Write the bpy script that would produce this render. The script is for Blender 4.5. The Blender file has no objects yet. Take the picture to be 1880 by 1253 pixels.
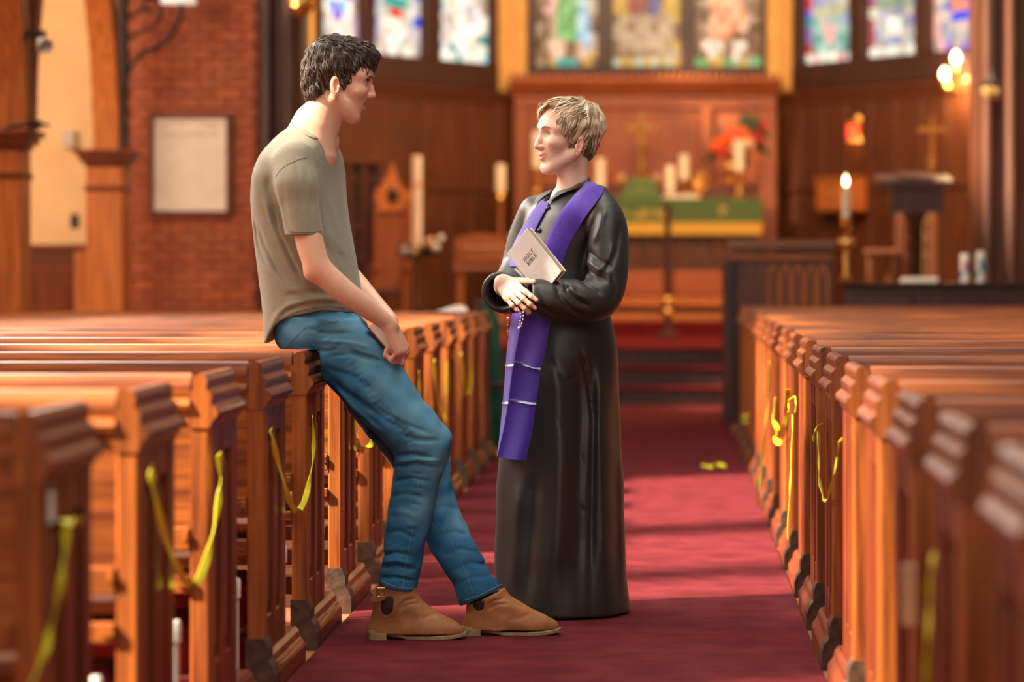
import bpy, bmesh, math, random
import numpy as np
from mathutils import Vector, Matrix

random.seed(7)
rng = np.random.default_rng(11)
SC = bpy.context.scene
COL = SC.collection

# ------------------------------------------------------------------ camera
F, CX, CY, CAMZ = 5117.0, 1235.0, 495.0, 1.13      # focal length and vanishing point of the aisle, in pixels of 1880x1253
cam_d = bpy.data.cameras.new('camera')
cam = bpy.data.objects.new('camera', cam_d)
COL.objects.link(cam)
cam.location = (0, 0, CAMZ)
cam.rotation_euler = (math.pi / 2, 0, 0)
cam_d.sensor_width = 36.0
cam_d.sensor_fit = 'HORIZONTAL'
cam_d.lens = F / 1880 * 36.0
cam_d.shift_x = -(CX - 940.0) / 1880
cam_d.shift_y = -(626.5 - CY) / 1880
cam_d.clip_start = 0.1
cam_d.clip_end = 100
cam_d.dof.use_dof = True
cam_d.dof.focus_distance = 8.82
cam_d.dof.aperture_fstop = 2.0
SC.camera = cam

# ------------------------------------------------------------------ light
SC.view_settings.view_transform = 'Standard'
SC.view_settings.look = 'None'
SC.view_settings.gamma = 1.0
SC.view_settings.use_curve_mapping = False
SC.view_settings.exposure = 0.38

w = bpy.data.worlds.new('world')
SC.world = w
w.use_nodes = True
w.node_tree.nodes['Background'].inputs[0].default_value = (1.0, 0.80, 0.62, 1)
w.node_tree.nodes['Background'].inputs[1].default_value = 0.10


def light(name, kind, loc, energy, color, aim=None, **kw):
    d = bpy.data.lights.new(name, kind)
    d.energy = energy
    d.color = color
    for k, v in kw.items():
        setattr(d, k, v)
    o = bpy.data.objects.new(name, d)
    COL.objects.link(o)
    o.location = loc
    if aim is not None:
        dv = Vector(aim) - Vector(loc)
        o.rotation_euler = dv.to_track_quat('-Z', 'Y').to_euler()
    return o


SUN = Vector((0.72, 0.317, -0.70)).normalized()
light('sun', 'SUN', (-9, 2, 9), 17.0, (1.0, 0.84, 0.64), aim=Vector((-9, 2, 9)) + SUN, angle=0.06)
# added area lamps filling in light: overhead, from the left, behind camera, chancel, side aisle
light('nave_overhead_fill', 'AREA', (-0.2, 9.5, 6.6), 480, (1.0, 0.93, 0.83), aim=(-0.2, 9.9, 0.0), shape='RECTANGLE', size=3.2, size_y=13.0)  # added overhead fill that brightens rails and hair
light('left_key_fill', 'AREA', (-3.9, 10.2, 3.4), 500, (1.0, 0.95, 0.88), aim=(0.2, 9.2, 1.0), shape='RECTANGLE', size=8.0, size_y=2.0)  # added soft key standing in for window light from the left
light('rear_fill', 'AREA', (0.6, -3.2, 4.2), 170, (1.0, 0.94, 0.86), aim=(-0.4, 9.0, 0.9), shape='RECTANGLE', size=4.0, size_y=3.0)  # added frontal fill behind the camera
light('chancel_fill', 'AREA', (-0.27, 24.3, 6.4), 560, (1.0, 0.72, 0.44), aim=(-0.27, 30.5, 1.6), shape='RECTANGLE', size=4.0, size_y=2.0)  # added warm fill aimed at the altar
light('side_aisle_fill', 'AREA', (-6.6, 17.0, 4.2), 190, (1.0, 0.82, 0.60), aim=(-4.6, 22.4, 2.2), shape='RECTANGLE', size=2.5, size_y=2.0)  # added fill that brightens the cream wall


# ------------------------------------------------------------------ helpers
def P(px, py, Y):
    """a point of the photograph at depth Y"""
    return Vector(((px - CX) / F * Y, Y, CAMZ - (py - CY) / F * Y))


def tag(o, label=None, cat=None, group=None, kind=None):
    if label:
        o['label'] = label
    if cat:
        o['category'] = cat
    if group:
        o['group'] = group
    if kind:
        o['kind'] = kind
    return o


def thing(name, label, cat, loc=(0, 0, 0), rz=0.0, group=None, kind=None):
    o = bpy.data.objects.new(name, None)
    o.empty_display_size = 0.1
    COL.objects.link(o)
    o.location = loc
    o.rotation_euler = (0, 0, rz)
    return tag(o, label, cat, group, kind)


def mesh_obj(name, verts, faces, mat, parent=None, smooth=False, angle=None):
    me = bpy.data.meshes.new(name)
    me.from_pydata([tuple(v) for v in verts], [], faces)
    me.update()
    if smooth:
        me.shade_smooth()
        if angle:
            me.set_sharp_from_angle(angle=math.radians(angle))
    o = bpy.data.objects.new(name, me)
    if mat is not None:
        me.materials.append(mat)
    COL.objects.link(o)
    o.parent = parent
    return o


def inst(src, name, parent, loc=None, rot=None, scale=None, mat=None):
    o = bpy.data.objects.new(name, src.data)
    COL.objects.link(o)
    o.parent = parent
    if loc is not None:
        o.location = loc
    if rot is not None:
        o.rotation_euler = rot
    if scale is not None:
        o.scale = scale
    return o


def copy_tree(o, parent=None):
    c = o.copy()
    COL.objects.link(c)
    c.parent = parent
    for ch in list(o.children):
        copy_tree(ch, c)
    return c


class MB:
    """collects shapes into one mesh"""

    def __init__(self):
        self.v = []
        self.f = []

    def add(self, verts, faces):
        n = len(self.v)
        self.v += [Vector(p) for p in verts]
        self.f += [[i + n for i in fc] for fc in faces]
        return self

    def box(self, lo, hi, bev=0.0):
        x0, y0, z0 = lo
        x1, y1, z1 = hi
        if bev <= 0:
            vs = [(x0, y0, z0), (x1, y0, z0), (x1, y1, z0), (x0, y1, z0), (x0, y0, z1), (x1, y0, z1), (x1, y1, z1), (x0, y1, z1)]
            return self.add(vs, [(0, 3, 2, 1), (4, 5, 6, 7), (0, 1, 5, 4), (1, 2, 6, 5), (2, 3, 7, 6), (3, 0, 4, 7)])
        bm = bmesh.new()
        bmesh.ops.create_cube(bm, size=1)
        for v in bm.verts:
            v.co = Vector(((x0 + x1) / 2 + v.co.x * (x1 - x0), (y0 + y1) / 2 + v.co.y * (y1 - y0), (z0 + z1) / 2 + v.co.z * (z1 - z0)))
        bmesh.ops.bevel(bm, geom=list(bm.edges), offset=bev, segments=1, affect='EDGES', profile=0.5)
        bm.verts.index_update()
        vs = [v.co.copy() for v in bm.verts]
        fs = [[v.index for v in f.verts] for f in bm.faces]
        bm.free()
        return self.add(vs, fs)

    def prism(self, poly, axis, a, b):
        """extrude a closed 2-D outline along axis ('x','y','z') from a to b; outline in the two other axes in order"""
        n = len(poly)

        def pt(p, t):
            if axis == 'x':
                return (t, p[0], p[1])
            if axis == 'y':
                return (p[0], t, p[1])
            return (p[0], p[1], t)
        vs = [pt(p, a) for p in poly] + [pt(p, b) for p in poly]
        fs = [[i, (i + 1) % n, n + (i + 1) % n, n + i] for i in range(n)]
        fs.append(list(range(n))[::-1])
        fs.append([n + i for i in range(n)])
        return self.add(vs, fs)

    def tube(self, pts, r, n=8, cap=True):
        pts = [Vector(p) for p in pts]
        rs = r if isinstance(r, (list, tuple)) else [r] * len(pts)
        up = None
        vs = []
        for i, p in enumerate(pts):
            t = (pts[min(i + 1, len(pts) - 1)] - pts[max(i - 1, 0)]).normalized()
            if up is None:
                up = Vector((0, 0, 1)) if abs(t.z) < 0.9 else Vector((1, 0, 0))
            s = t.cross(up).normalized()
            up = s.cross(t).normalized()
            for k in range(n):
                a = 2 * math.pi * k / n
                vs.append(p + (s * math.cos(a) + up * math.sin(a)) * rs[i])
        fs = []
        for i in range(len(pts) - 1):
            for k in range(n):
                fs.append([i * n + k, i * n + (k + 1) % n, (i + 1) * n + (k + 1) % n, (i + 1) * n + k])
        if cap:
            fs.append(list(range(n)))
            fs.append([(len(pts) - 1) * n + k for k in range(n)][::-1])
        return self.add(vs, fs)

    def lathe(self, prof, c=(0, 0, 0), n=16):
        """prof: list of (radius, z)"""
        vs = []
        for r, z in prof:
            for k in range(n):
                a = 2 * math.pi * k / n
                vs.append((c[0] + r * math.cos(a), c[1] + r * math.sin(a), c[2] + z))
        fs = []
        m = len(prof)
        for i in range(m - 1):
            for k in range(n):
                fs.append([i * n + k, i * n + (k + 1) % n, (i + 1) * n + (k + 1) % n, (i + 1) * n + k])
        fs.append(list(range(n))[::-1])
        fs.append([(m - 1) * n + k for k in range(n)])
        return self.add(vs, fs)

    def ball(self, c, r, n=12, m=8):
        rx, ry, rz = r if isinstance(r, (list, tuple)) else (r, r, r)
        vs = [(c[0], c[1], c[2] - rz)]
        for i in range(1, m):
            t = math.pi * i / m - math.pi / 2
            for k in range(n):
                a = 2 * math.pi * k / n
                vs.append((c[0] + rx * math.cos(t) * math.cos(a), c[1] + ry * math.cos(t) * math.sin(a), c[2] + rz * math.sin(t)))
        vs.append((c[0], c[1], c[2] + rz))
        fs = [[0, 1 + (k + 1) % n, 1 + k] for k in range(n)]
        for i in range(m - 2):
            b = 1 + i * n
            for k in range(n):
                fs.append([b + k, b + (k + 1) % n, b + n + (k + 1) % n, b + n + k])
        b = 1 + (m - 2) * n
        fs += [[b + k, b + (k + 1) % n, len(vs) - 1] for k in range(n)]
        return self.add(vs, fs)

    def xf(self, M):
        self.v = [M @ v for v in self.v]
        return self

    def build(self, name, mat, parent=None, smooth=False, angle=40):
        return mesh_obj(name, self.v, self.f, mat, parent, smooth, angle if smooth else None)


def ribbon_mesh(pts, width, thick=0.0012, side=None, twist=None):
    """a flat tape along pts; side: direction of its width"""
    pts = [Vector(p) for p in pts]
    vs = []
    for i, p in enumerate(pts):
        t = (pts[min(i + 1, len(pts) - 1)] - pts[max(i - 1, 0)]).normalized()
        sd = Vector(side[i] if isinstance(side, list) else side)
        s = (sd - t * sd.dot(t)).normalized()
        if twist is not None:
            s = Matrix.Rotation(twist[i] if isinstance(twist, list) else twist * i / len(pts), 3, t) @ s
        n = t.cross(s).normalized()
        for a, b in ((-1, -1), (1, -1), (1, 1), (-1, 1)):
            vs.append(p + s * a * width / 2 + n * b * thick / 2)
    fs = []
    for i in range(len(pts) - 1):
        for k in range(4):
            fs.append([i * 4 + k, i * 4 + (k + 1) % 4, i * 4 + 4 + (k + 1) % 4, i * 4 + 4 + k])
    fs += [[3, 2, 1, 0], [len(vs) - 4, len(vs) - 3, len(vs) - 2, len(vs) - 1]]
    m = MB()
    m.add(vs, fs)
    return m


def spline(pts, n=8):
    """Catmull-Rom through pts"""
    pts = [Vector(p) for p in pts]
    out = []
    for i in range(len(pts) - 1):
        p0, p1, p2, p3 = pts[max(i - 1, 0)], pts[i], pts[i + 1], pts[min(i + 2, len(pts) - 1)]
        for k in range(n):
            t = k / n
            out.append(0.5 * ((2 * p1) + (p2 - p0) * t + (2 * p0 - 5 * p1 + 4 * p2 - p3) * t * t + (3 * p1 - p0 - 3 * p2 + p3) * t ** 3))
    out.append(pts[-1])
    return out


# ------------------------------------------------------------------ materials
def new_mat(name, rough=0.5, spec=0.5, metal=0.0):
    m = bpy.data.materials.new(name)
    m.use_nodes = True
    nt = m.node_tree
    b = nt.nodes['Principled BSDF']
    b.inputs['Roughness'].default_value = rough
    b.inputs['Metallic'].default_value = metal
    b.inputs['Specular IOR Level'].default_value = spec
    return m, nt, b


def noisy(name, c1, c2, scale=30.0, rough=0.6, spec=0.4, metal=0.0, stretch=(1, 1, 1), bump=0.0, bscale=None, detail=4.0, lo=0.35, hi=0.65,
          sheen=0.0, emit=None, estr=0.0, rnd=0.0, coat=0.0):
    """two tones mixed by stretched noise, with a fine bump"""
    m, nt, b = new_mat(name, rough, spec, metal)
    N, L = nt.nodes, nt.links
    tc = N.new('ShaderNodeTexCoord')
    mp = N.new('ShaderNodeMapping')
    mp.inputs['Scale'].default_value = stretch
    L.new(tc.outputs['Object'], mp.inputs['Vector'])
    vec = mp.outputs['Vector']
    oi = None
    if rnd > 0:
        oi = N.new('ShaderNodeObjectInfo')
        ad = N.new('ShaderNodeVectorMath')
        ad.operation = 'ADD'
        cb = N.new('ShaderNodeMath')
        cb.operation = 'MULTIPLY'
        cb.inputs[1].default_value = 37.0
        L.new(oi.outputs['Random'], cb.inputs[0])
        L.new(vec, ad.inputs[0])
        L.new(cb.outputs[0], ad.inputs[1])
        vec = ad.outputs[0]
    no = N.new('ShaderNodeTexNoise')
    no.inputs['Scale'].default_value = scale
    no.inputs['Detail'].default_value = detail
    L.new(vec, no.inputs['Vector'])
    mr = N.new('ShaderNodeMapRange')
    mr.inputs['From Min'].default_value = lo
    mr.inputs['From Max'].default_value = hi
    L.new(no.outputs['Fac'], mr.inputs['Value'])
    mx = N.new('ShaderNodeMix')
    mx.data_type = 'RGBA'
    mx.inputs['A'].default_value = (*c1, 1)
    mx.inputs['B'].default_value = (*c2, 1)
    L.new(mr.outputs['Result'], mx.inputs['Factor'])
    out = mx.outputs['Result']
    if rnd > 0:
        hs = N.new('ShaderNodeHueSaturation')
        m2 = N.new('ShaderNodeMapRange')
        m2.inputs['To Min'].default_value = 1 - rnd
        m2.inputs['To Max'].default_value = 1 + rnd
        L.new(oi.outputs['Random'], m2.inputs['Value'])
        L.new(m2.outputs['Result'], hs.inputs['Value'])
        L.new(out, hs.inputs['Color'])
        out = hs.outputs['Color']
    L.new(out, b.inputs['Base Color'])
    if bump > 0:
        n2 = N.new('ShaderNodeTexNoise')
        n2.inputs['Scale'].default_value = bscale or scale * 2
        n2.inputs['Detail'].default_value = 3
        L.new(vec, n2.inputs['Vector'])
        bp = N.new('ShaderNodeBump')
        bp.inputs['Strength'].default_value = bump
        bp.inputs['Distance'].default_value = 0.01
        L.new(n2.outputs['Fac'], bp.inputs['Height'])
        L.new(bp.outputs['Normal'], b.inputs['Normal'])
    if sheen > 0:
        b.inputs['Sheen Weight'].default_value = sheen
    if coat > 0:
        b.inputs['Coat Weight'].default_value = coat
        b.inputs['Coat Roughness'].default_value = 0.2
    if estr > 0:
        b.inputs['Emission Color'].default_value = (*(emit or c1), 1)
        b.inputs['Emission Strength'].default_value = estr
    return m


def wood(name, c1, c2, axis='z', scale=14.0, rough=0.44, rnd=0.12, bump=0.15, coat=0.05):
    st = {'x': (0.06, 1, 1), 'y': (1, 0.06, 1), 'z': (1, 1, 0.06)}[axis]
    return noisy(name, c1, c2, scale=scale * 3, rough=rough, spec=0.38, stretch=st, bump=bump, bscale=scale * 6, detail=6, lo=0.34, hi=0.66, rnd=rnd, coat=coat)


OAK1, OAK2 = (0.38, 0.104, 0.016), (0.135, 0.029, 0.006)
M = {}
M['oak_z'] = wood('oak_upright', OAK1, OAK2, 'z')
M['oak_y'] = wood('oak_along', OAK1, OAK2, 'y')
M['oak_x'] = wood('oak_across', OAK1, OAK2, 'x')
M['panel_z'] = wood('stained_oak_upright', (0.215, 0.046, 0.014), (0.105, 0.021, 0.008), 'z', rough=0.34)
M['panel_y'] = wood('stained_oak_along', (0.215, 0.046, 0.014), (0.105, 0.021, 0.008), 'y', rough=0.34)
M['cap_y'] = wood('stained_cap', (0.22, 0.058, 0.022), (0.105, 0.026, 0.012), 'y', rough=0.34)
M['scuffed'] = noisy('scuffed_foot', (0.10, 0.048, 0.026), (0.035, 0.018, 0.012), 26, 0.55, bump=0.2)
M['mahogany_z'] = wood('dark_mahogany', (0.125, 0.036, 0.012), (0.060, 0.017, 0.007), 'z', rnd=0.1)
M['mahogany_x'] = wood('dark_mahogany_across', (0.125, 0.036, 0.012), (0.060, 0.017, 0.007), 'x', rnd=0.1)
M['walnut'] = wood('near_black_walnut', (0.055, 0.018, 0.011), (0.028, 0.010, 0.007), 'z')
M['honey_z'] = wood('honey_wood', (0.52, 0.165, 0.036), (0.32, 0.085, 0.018), 'z')
M['honey_x'] = wood('honey_wood_across', (0.52, 0.165, 0.036), (0.32, 0.085, 0.018), 'x')
M['cream'] = noisy('cream_plaster', (0.80, 0.56, 0.30), (0.74, 0.50, 0.26), 3, 0.85, bump=0.05, bscale=60)
M['ochre'] = noisy('ochre_plaster', (0.78, 0.44, 0.14), (0.70, 0.38, 0.11), 3, 0.85, bump=0.05, bscale=60)
M['brick'] = noisy('painted_brick', (0.38, 0.092, 0.031), (0.30, 0.066, 0.022), 12, 0.6, bump=0.25, bscale=70, rnd=0.13)
M['mortar'] = noisy('mortar', (0.28, 0.066, 0.024), (0.22, 0.050, 0.018), 40, 0.8, bump=0.2)
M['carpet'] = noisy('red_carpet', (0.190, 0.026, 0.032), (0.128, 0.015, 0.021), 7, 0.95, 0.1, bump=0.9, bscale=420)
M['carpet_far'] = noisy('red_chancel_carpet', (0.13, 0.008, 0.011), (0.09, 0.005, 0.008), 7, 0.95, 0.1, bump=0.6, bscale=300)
M['floorwood'] = wood('floorboards', (0.42, 0.17, 0.07), (0.26, 0.10, 0.04), 'y', rough=0.5)
M['brass'] = noisy('brass', (0.80, 0.47, 0.14), (0.62, 0.34, 0.09), 20, 0.28, metal=1.0)
M['old_brass'] = noisy('old_brass', (0.42, 0.22, 0.06), (0.30, 0.15, 0.04), 20, 0.5, metal=0.8)
M['iron'] = noisy('black_iron', (0.030, 0.022, 0.020), (0.018, 0.013, 0.012), 30, 0.5, metal=0.4)
M['wax'] = noisy('candle_wax', (0.82, 0.68, 0.52), (0.76, 0.60, 0.44), 12, 0.5)
M['yellow'] = noisy('yellow_tape', (0.86, 0.80, 0.03), (0.74, 0.70, 0.02), 60, 0.45, bump=0.1)
M['white'] = noisy('white_paint', (0.80, 0.78, 0.70), (0.70, 0.67, 0.58), 20, 0.5)
M['paper'] = noisy('paper', (0.80, 0.70, 0.58), (0.74, 0.64, 0.52), 10, 0.9, 0.1)
M['black'] = noisy('black_plastic', (0.02, 0.018, 0.017), (0.014, 0.012, 0.012), 30, 0.45)

# ================================================================== the setting
def struct(name, mb, mat, parent=None, label=None, smooth=False):
    o = mb.build(name, mat, parent, smooth)
    if parent is None:
        tag(o, label, None, None, 'structure')
    return o


struct('floor', MB().box((-9, -3.5, -0.1), (6, 23.0, 0)), M['floorwood'], label='wooden floor under the pews')
o = MB().box((-1.050, -1.5, 0.0005), (0.419, 22.99, 0.010), 0.003).build('carpet_runner', M['carpet'])
tag(o, 'deep red carpet running up the aisle between the pews', 'carpet')

AX = -0.27                                                   # the axis of altar and chancel
# chancel steps, each a dark riser under a red carpeted tread
SH = 0.1553
for i in range(3):
    st = thing('chancel_step', ['lowest dark step up from the aisle carpet to the chancel', 'middle dark step between aisle and chancel',
                                'topmost dark step at the edge of the chancel floor'][i], 'step', group='chancel steps')
    y0 = 23.0 + 0.32 * i
    MB().box((-2.95, y0 + 0.03, i * SH), (2.40, y0 + 0.40, (i + 1) * SH - 0.02)).build('riser', M['walnut'], st)
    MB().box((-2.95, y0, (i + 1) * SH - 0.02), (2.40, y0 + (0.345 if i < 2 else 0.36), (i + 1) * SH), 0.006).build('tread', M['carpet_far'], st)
CH = 3 * SH
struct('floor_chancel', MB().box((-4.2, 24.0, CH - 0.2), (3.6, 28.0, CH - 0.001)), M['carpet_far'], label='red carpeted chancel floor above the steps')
SZ = 0.60
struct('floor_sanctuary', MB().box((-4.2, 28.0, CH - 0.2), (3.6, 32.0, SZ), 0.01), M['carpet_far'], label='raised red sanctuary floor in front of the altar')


# chancel arch wall: brick panel on the left with a dark wooden pier
wl = struct('wall_brick', MB().box((-4.40, 22.05, 0), (-3.27, 22.3, 5.0)), M['mortar'], label='red painted brick wall beside the chancel opening')
b0 = MB().box((-0.104, -0.012, -0.033), (0.104, 0.012, 0.033), 0.005).build('brick', M['brick'], wl)
b0.location = (-4.29, 22.05, 0.62)
first = True
for r in range(60):
    z = 0.62 + 0.076 * r
    if z > 4.9:
        break
    for c in range(6):
        x = -4.29 + 0.219 * c - (0.11 if r % 2 else 0)
        if x > -3.30 or x < -4.42:
            continue
        if first:
            first = False
            continue
        inst(b0, 'brick', wl, (x, 22.05 - 0.004 * random.random(), z), (0, 0, random.uniform(-0.01, 0.01)))
# dark pier of the chancel arch, left and right: clustered shafts
for nm, xs, lab in (('pier_left', (-3.28, -2.93), 'dark wooden pier at the left of the chancel opening'), ('pier_right', (2.39, 3.3), 'dark red wooden pier at the right of the chancel opening')):
    t = thing(nm, lab, None, (0, 0, 0), kind='structure')
    x0, x1 = xs
    m = M['walnut'] if nm == 'pier_left' else M['mahogany_z']
    MB().box((x0, 21.95, 0), (x1, 22.5, 5.6), 0.02).build('shaft', m, t)
    n = max(2, int((x1 - x0) / 0.16))
    for k in range(n):
        xx = x0 + (k + 0.5) * (x1 - x0) / n
        MB().lathe([(0.05, 0.0), (0.05, 0.55), (0.075, 0.6), (0.05, 0.65), (0.05, 5.6)], (xx, 21.93, 0), 12).build('colonnette', m, t, True)
    MB().box((x0 - 0.02, 21.86, 0), (x1 + 0.02, 22.5, 0.5), 0.02).build('plinth', m, t)
struct('wall_right', MB().box((3.3, 22.0, 0), (6.0, 22.3, 5.6)), M['mahogany_z'], label='dark wall right of the chancel opening')

# end wall of the side aisle: cream plaster above a panelled wainscot
struct('wall_side_aisle', MB().box((-8.5, 22.4, 0), (-3.9, 22.6, 6.0)), M['cream'], label='cream plaster end wall of the side aisle')
ws = thing('trim_wainscot', 'panelled wooden wainscot under the cream wall', None, kind='structure')
MB().box((-8.5, 22.33, 1.28), (-3.9, 22.4, 1.33), 0.01).build('cap_rail', M['panel_y'], ws)
MB().box((-8.5, 22.36, 0.0), (-3.9, 22.4, 1.28)).build('backing', M['mahogany_z'], ws)
for k in range(9):
    x = -8.3 + 0.5 * k
    MB().box((x, 22.34, 0.0), (x + 0.11, 22.365, 1.28), 0.006).build('stile', M['honey_z'], ws)
    MB().box((x + 0.14, 22.35, 0.2), (x + 0.47, 22.365, 1.2), 0.01).build('panel', M['panel_z'], ws)
MB().box((-8.5, 22.335, 0.0), (-3.9, 22.37, 0.18), 0.01).build('bottom_rail', M['panel_y'], ws)


# ---- the nave arcade: square wooden piers with moulded capitals, clustered shafts and arches above
def arcade_pier(name, lab, x, y, capz, w, shafts):
    t = thing(name, lab, None, (x, y, 0), kind='structure')
    MB().box((-w / 2, -w / 2, 0), (w / 2, w / 2, capz - 0.12), 0.012).build('shaft', M['honey_z'], t)
    MB().box((-w / 2 - 0.02, -w / 2 - 0.02, 0), (w / 2 + 0.02, w / 2 + 0.02, 0.3), 0.015).build('plinth', M['panel_z'], t)
    MB().box((-w / 2 - 0.012, -w / 2 - 0.012, capz - 0.30), (w / 2 + 0.012, w / 2 + 0.012, capz - 0.26), 0.008).build('necking', M['panel_y'], t)
    for k, (e, a, b) in enumerate(((0.015, -0.12, -0.085), (0.045, -0.085, -0.04), (0.075, -0.04, 0.0))):
        MB().box((-w / 2 - e, -w / 2 - e, capz + a), (w / 2 + e, w / 2 + e, capz + b), 0.008).build('capital_moulding', M['panel_y'], t)
    if shafts:
        for k in range(4):
            a = math.pi / 4 + k * math.pi / 2
            MB().lathe([(0.075, capz), (0.058, capz + 0.05), (0.058, capz + 3.0)], (0.07 * math.cos(a), 0.07 * math.sin(a), 0), 14).build('clustered_shaft', M['panel_z'], t, True)
    return t


PX = -4.07
arcade_pier('pier_arcade_near', 'square wooden arcade pier with clustered shafts at the left edge', PX - 0.06, 17.3, 1.99, 0.24, True)
arcade_pier('pier_arcade_far', 'square wooden arcade pier beside the red brick wall', PX, 20.1, 1.99, 0.27, False)
# arches spring from pier to pier along the nave
for i, (ya, yb) in enumerate(((14.5, 17.25), (17.35, 20.1))):
    n = 18
    poly_o, poly_i = [], []
    half = (yb - ya) / 2
    for k in range(n + 1):
        a = math.pi * k / n
        poly_i.append(((ya + yb) / 2 - (half - 0.10) * math.cos(a), 1.99 + (half - 0.10) * 1.25 * math.sin(a)))
        poly_o.append(((ya + yb) / 2 - (half + 0.02) * math.cos(a), 1.99 + (half + 0.16) * 1.25 * math.sin(a)))
    a_ = thing('trim_arch', ['wooden arch springing left of the near arcade pier', 'curved wooden arch between the two arcade piers'][i],
               None, kind='structure')
    for (e, s, mm) in ((0.0, 0.09, 'honey_z'), (0.05, 0.05, 'panel_z')):
        vs, fs = [], []
        for k in range(n + 1):
            pi_, po_ = poly_i[k], poly_o[k]
            pi2 = (pi_[0] + (po_[0] - pi_[0]) * e * 8, pi_[1] + (po_[1] - pi_[1]) * e * 8)
            for (q, x) in ((pi2, PX - s - e), (pi2, PX + s + e), (po_, PX + s + e), (po_, PX - s - e)):
                vs.append((x, q[0], q[1]))
        for k in range(n):
            for j in range(4):
                fs.append([k * 4 + j, k * 4 + (j + 1) % 4, k * 4 + 4 + (j + 1) % 4, k * 4 + 4 + j])
        fs += [[3, 2, 1, 0], [n * 4, n * 4 + 1, n * 4 + 2, n * 4 + 3]]
        mesh_obj('arch_ring', vs, fs, M[mm], a_, True, 35)
    # spandrel wall over the arch
    top = [(yb, 6.0), (ya, 6.0)]
    out = [(ya, poly_o[0][1])] + poly_o + [(yb, poly_o[-1][1])]
    vs = [(PX + 0.02, q[0], q[1]) for q in out] + [(PX - 0.02, q[0], q[1]) for q in out]
    nn = len(out)
    vs += [(PX + 0.02, q[0], 8.0) for q in out] + [(PX - 0.02, q[0], 8.0) for q in out]
    fs = []
    for k in range(nn - 1):
        fs.append([k, k + 1, 2 * nn + k + 1, 2 * nn + k])
        fs.append([nn + k + 1, nn + k, 3 * nn + k, 3 * nn + k + 1])
    mesh_obj('spandrel', vs, fs, M['ochre'], a_)

# unseen clerestory wall added as a gobo: its openings are shaped to band the sun
CLX = -4.30
K = SUN.y / SUN.x
KZ = -SUN.z / SUN.x


def win(zl, zh, lo, hi):
    """an opening lighting x=-1.08 from depth zl to zh, heights lo to hi there"""
    d = (-1.08 - CLX)
    return (zl - K * d, zh - K * d, lo + KZ * d, hi + KZ * d)


openings = [win(5.25, 6.95, -0.3, 2.5), win(8.95, 9.60, -0.3, 2.5), win(9.95, 11.3, 0.12, 2.5), win(11.75, 14.6, 0.5, 2.5), win(8.34, 8.74, 1.42, 1.76)]
openings.sort()
cw = thing('wall_left_gobo', 'unseen clerestory wall over the left pews, its openings added to shape the sunlight', None, kind='structure')
zb, zt = 2.6, 8.0
y = -3.5
segs = []
edges = sorted(set([-3.5, 14.56] + [v for o_ in openings for v in o_[:2]]))
for a, b in zip(edges[:-1], edges[1:]):
    mid = (a + b) / 2
    ops = sorted([(o_[2], o_[3]) for o_ in openings if o_[0] < mid < o_[1]])
    z = zb
    for (l, h) in ops:
        if l > z:
            MB().box((CLX - 0.06, a, z), (CLX + 0.06, b, l)).build('masonry', M['ochre'], cw)
        z = max(z, h)
    MB().box((CLX - 0.06, a, z), (CLX + 0.06, b, zt)).build('masonry', M['ochre'], cw)

struct('wall_chancel_left', MB().box((-4.3, 22.3, 0), (-4.1, 28.6, 8.0)), M['ochre'], label='side wall of the chancel on the left')
struct('wall_chancel_right', MB().box((3.5, 22.3, 0), (3.7, 28.6, 8.0)), M['ochre'], label='side wall of the chancel on the right')
struct('ceiling_chancel', MB().box((-4.3, 22.3, 7.9), (3.7, 32.0, 8.0)), M['mahogany_x'], label='dark boarded chancel ceiling')
struct('wall_sun_block', MB().box((-8.7, -3.5, 0), (-8.5, 13.0, 6.6)).box((-8.7, 13.0, 0), (-8.5, 22.6, 8.6)), M['cream'], label='unseen wall added outside the left side aisle to block sun')  # added out of view; the stepped height keeps stray sun off the brick
# ---- apse: plaster walls on three sides, boarded below, stained glass above
APL, APR = (AX - 1.46, 31.25), (AX + 1.46, 31.25)
APL2, APR2 = (AX - 3.62, 28.35), (AX + 3.62, 28.35)
struct('wall_apse_centre', MB().box((APL[0] - 0.1, 31.25, 0.4), (APR[0] + 0.1, 31.45, 6.0)), M['ochre'], label='ochre plaster wall behind the altar screen')


def wall_frame(a, b):
    """matrix of a wall running from a (nearest the altar) to b; local x along it, local y into the room, z up"""
    d = Vector((b[0] - a[0], b[1] - a[1], 0))
    ln = d.length
    d.normalize()
    n = Vector((-d.y, d.x, 0))
    if n.y > 0:
        n = -n
    mt = Matrix(((d.x, n.x, 0, a[0]), (d.y, n.y, 0, a[1]), (0, 0, 1, 0), (0, 0, 0, 1)))
    return mt, ln


def u_of(px, a, b):
    """distance along the wall a-b seen at pixel column px"""
    s = (px - CX) / F
    dx, dy = b[0] - a[0], b[1] - a[1]
    t = (s * a[1] - a[0]) / (dx - s * dy)
    return t * math.hypot(dx, dy), a[1] + dy * t


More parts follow.
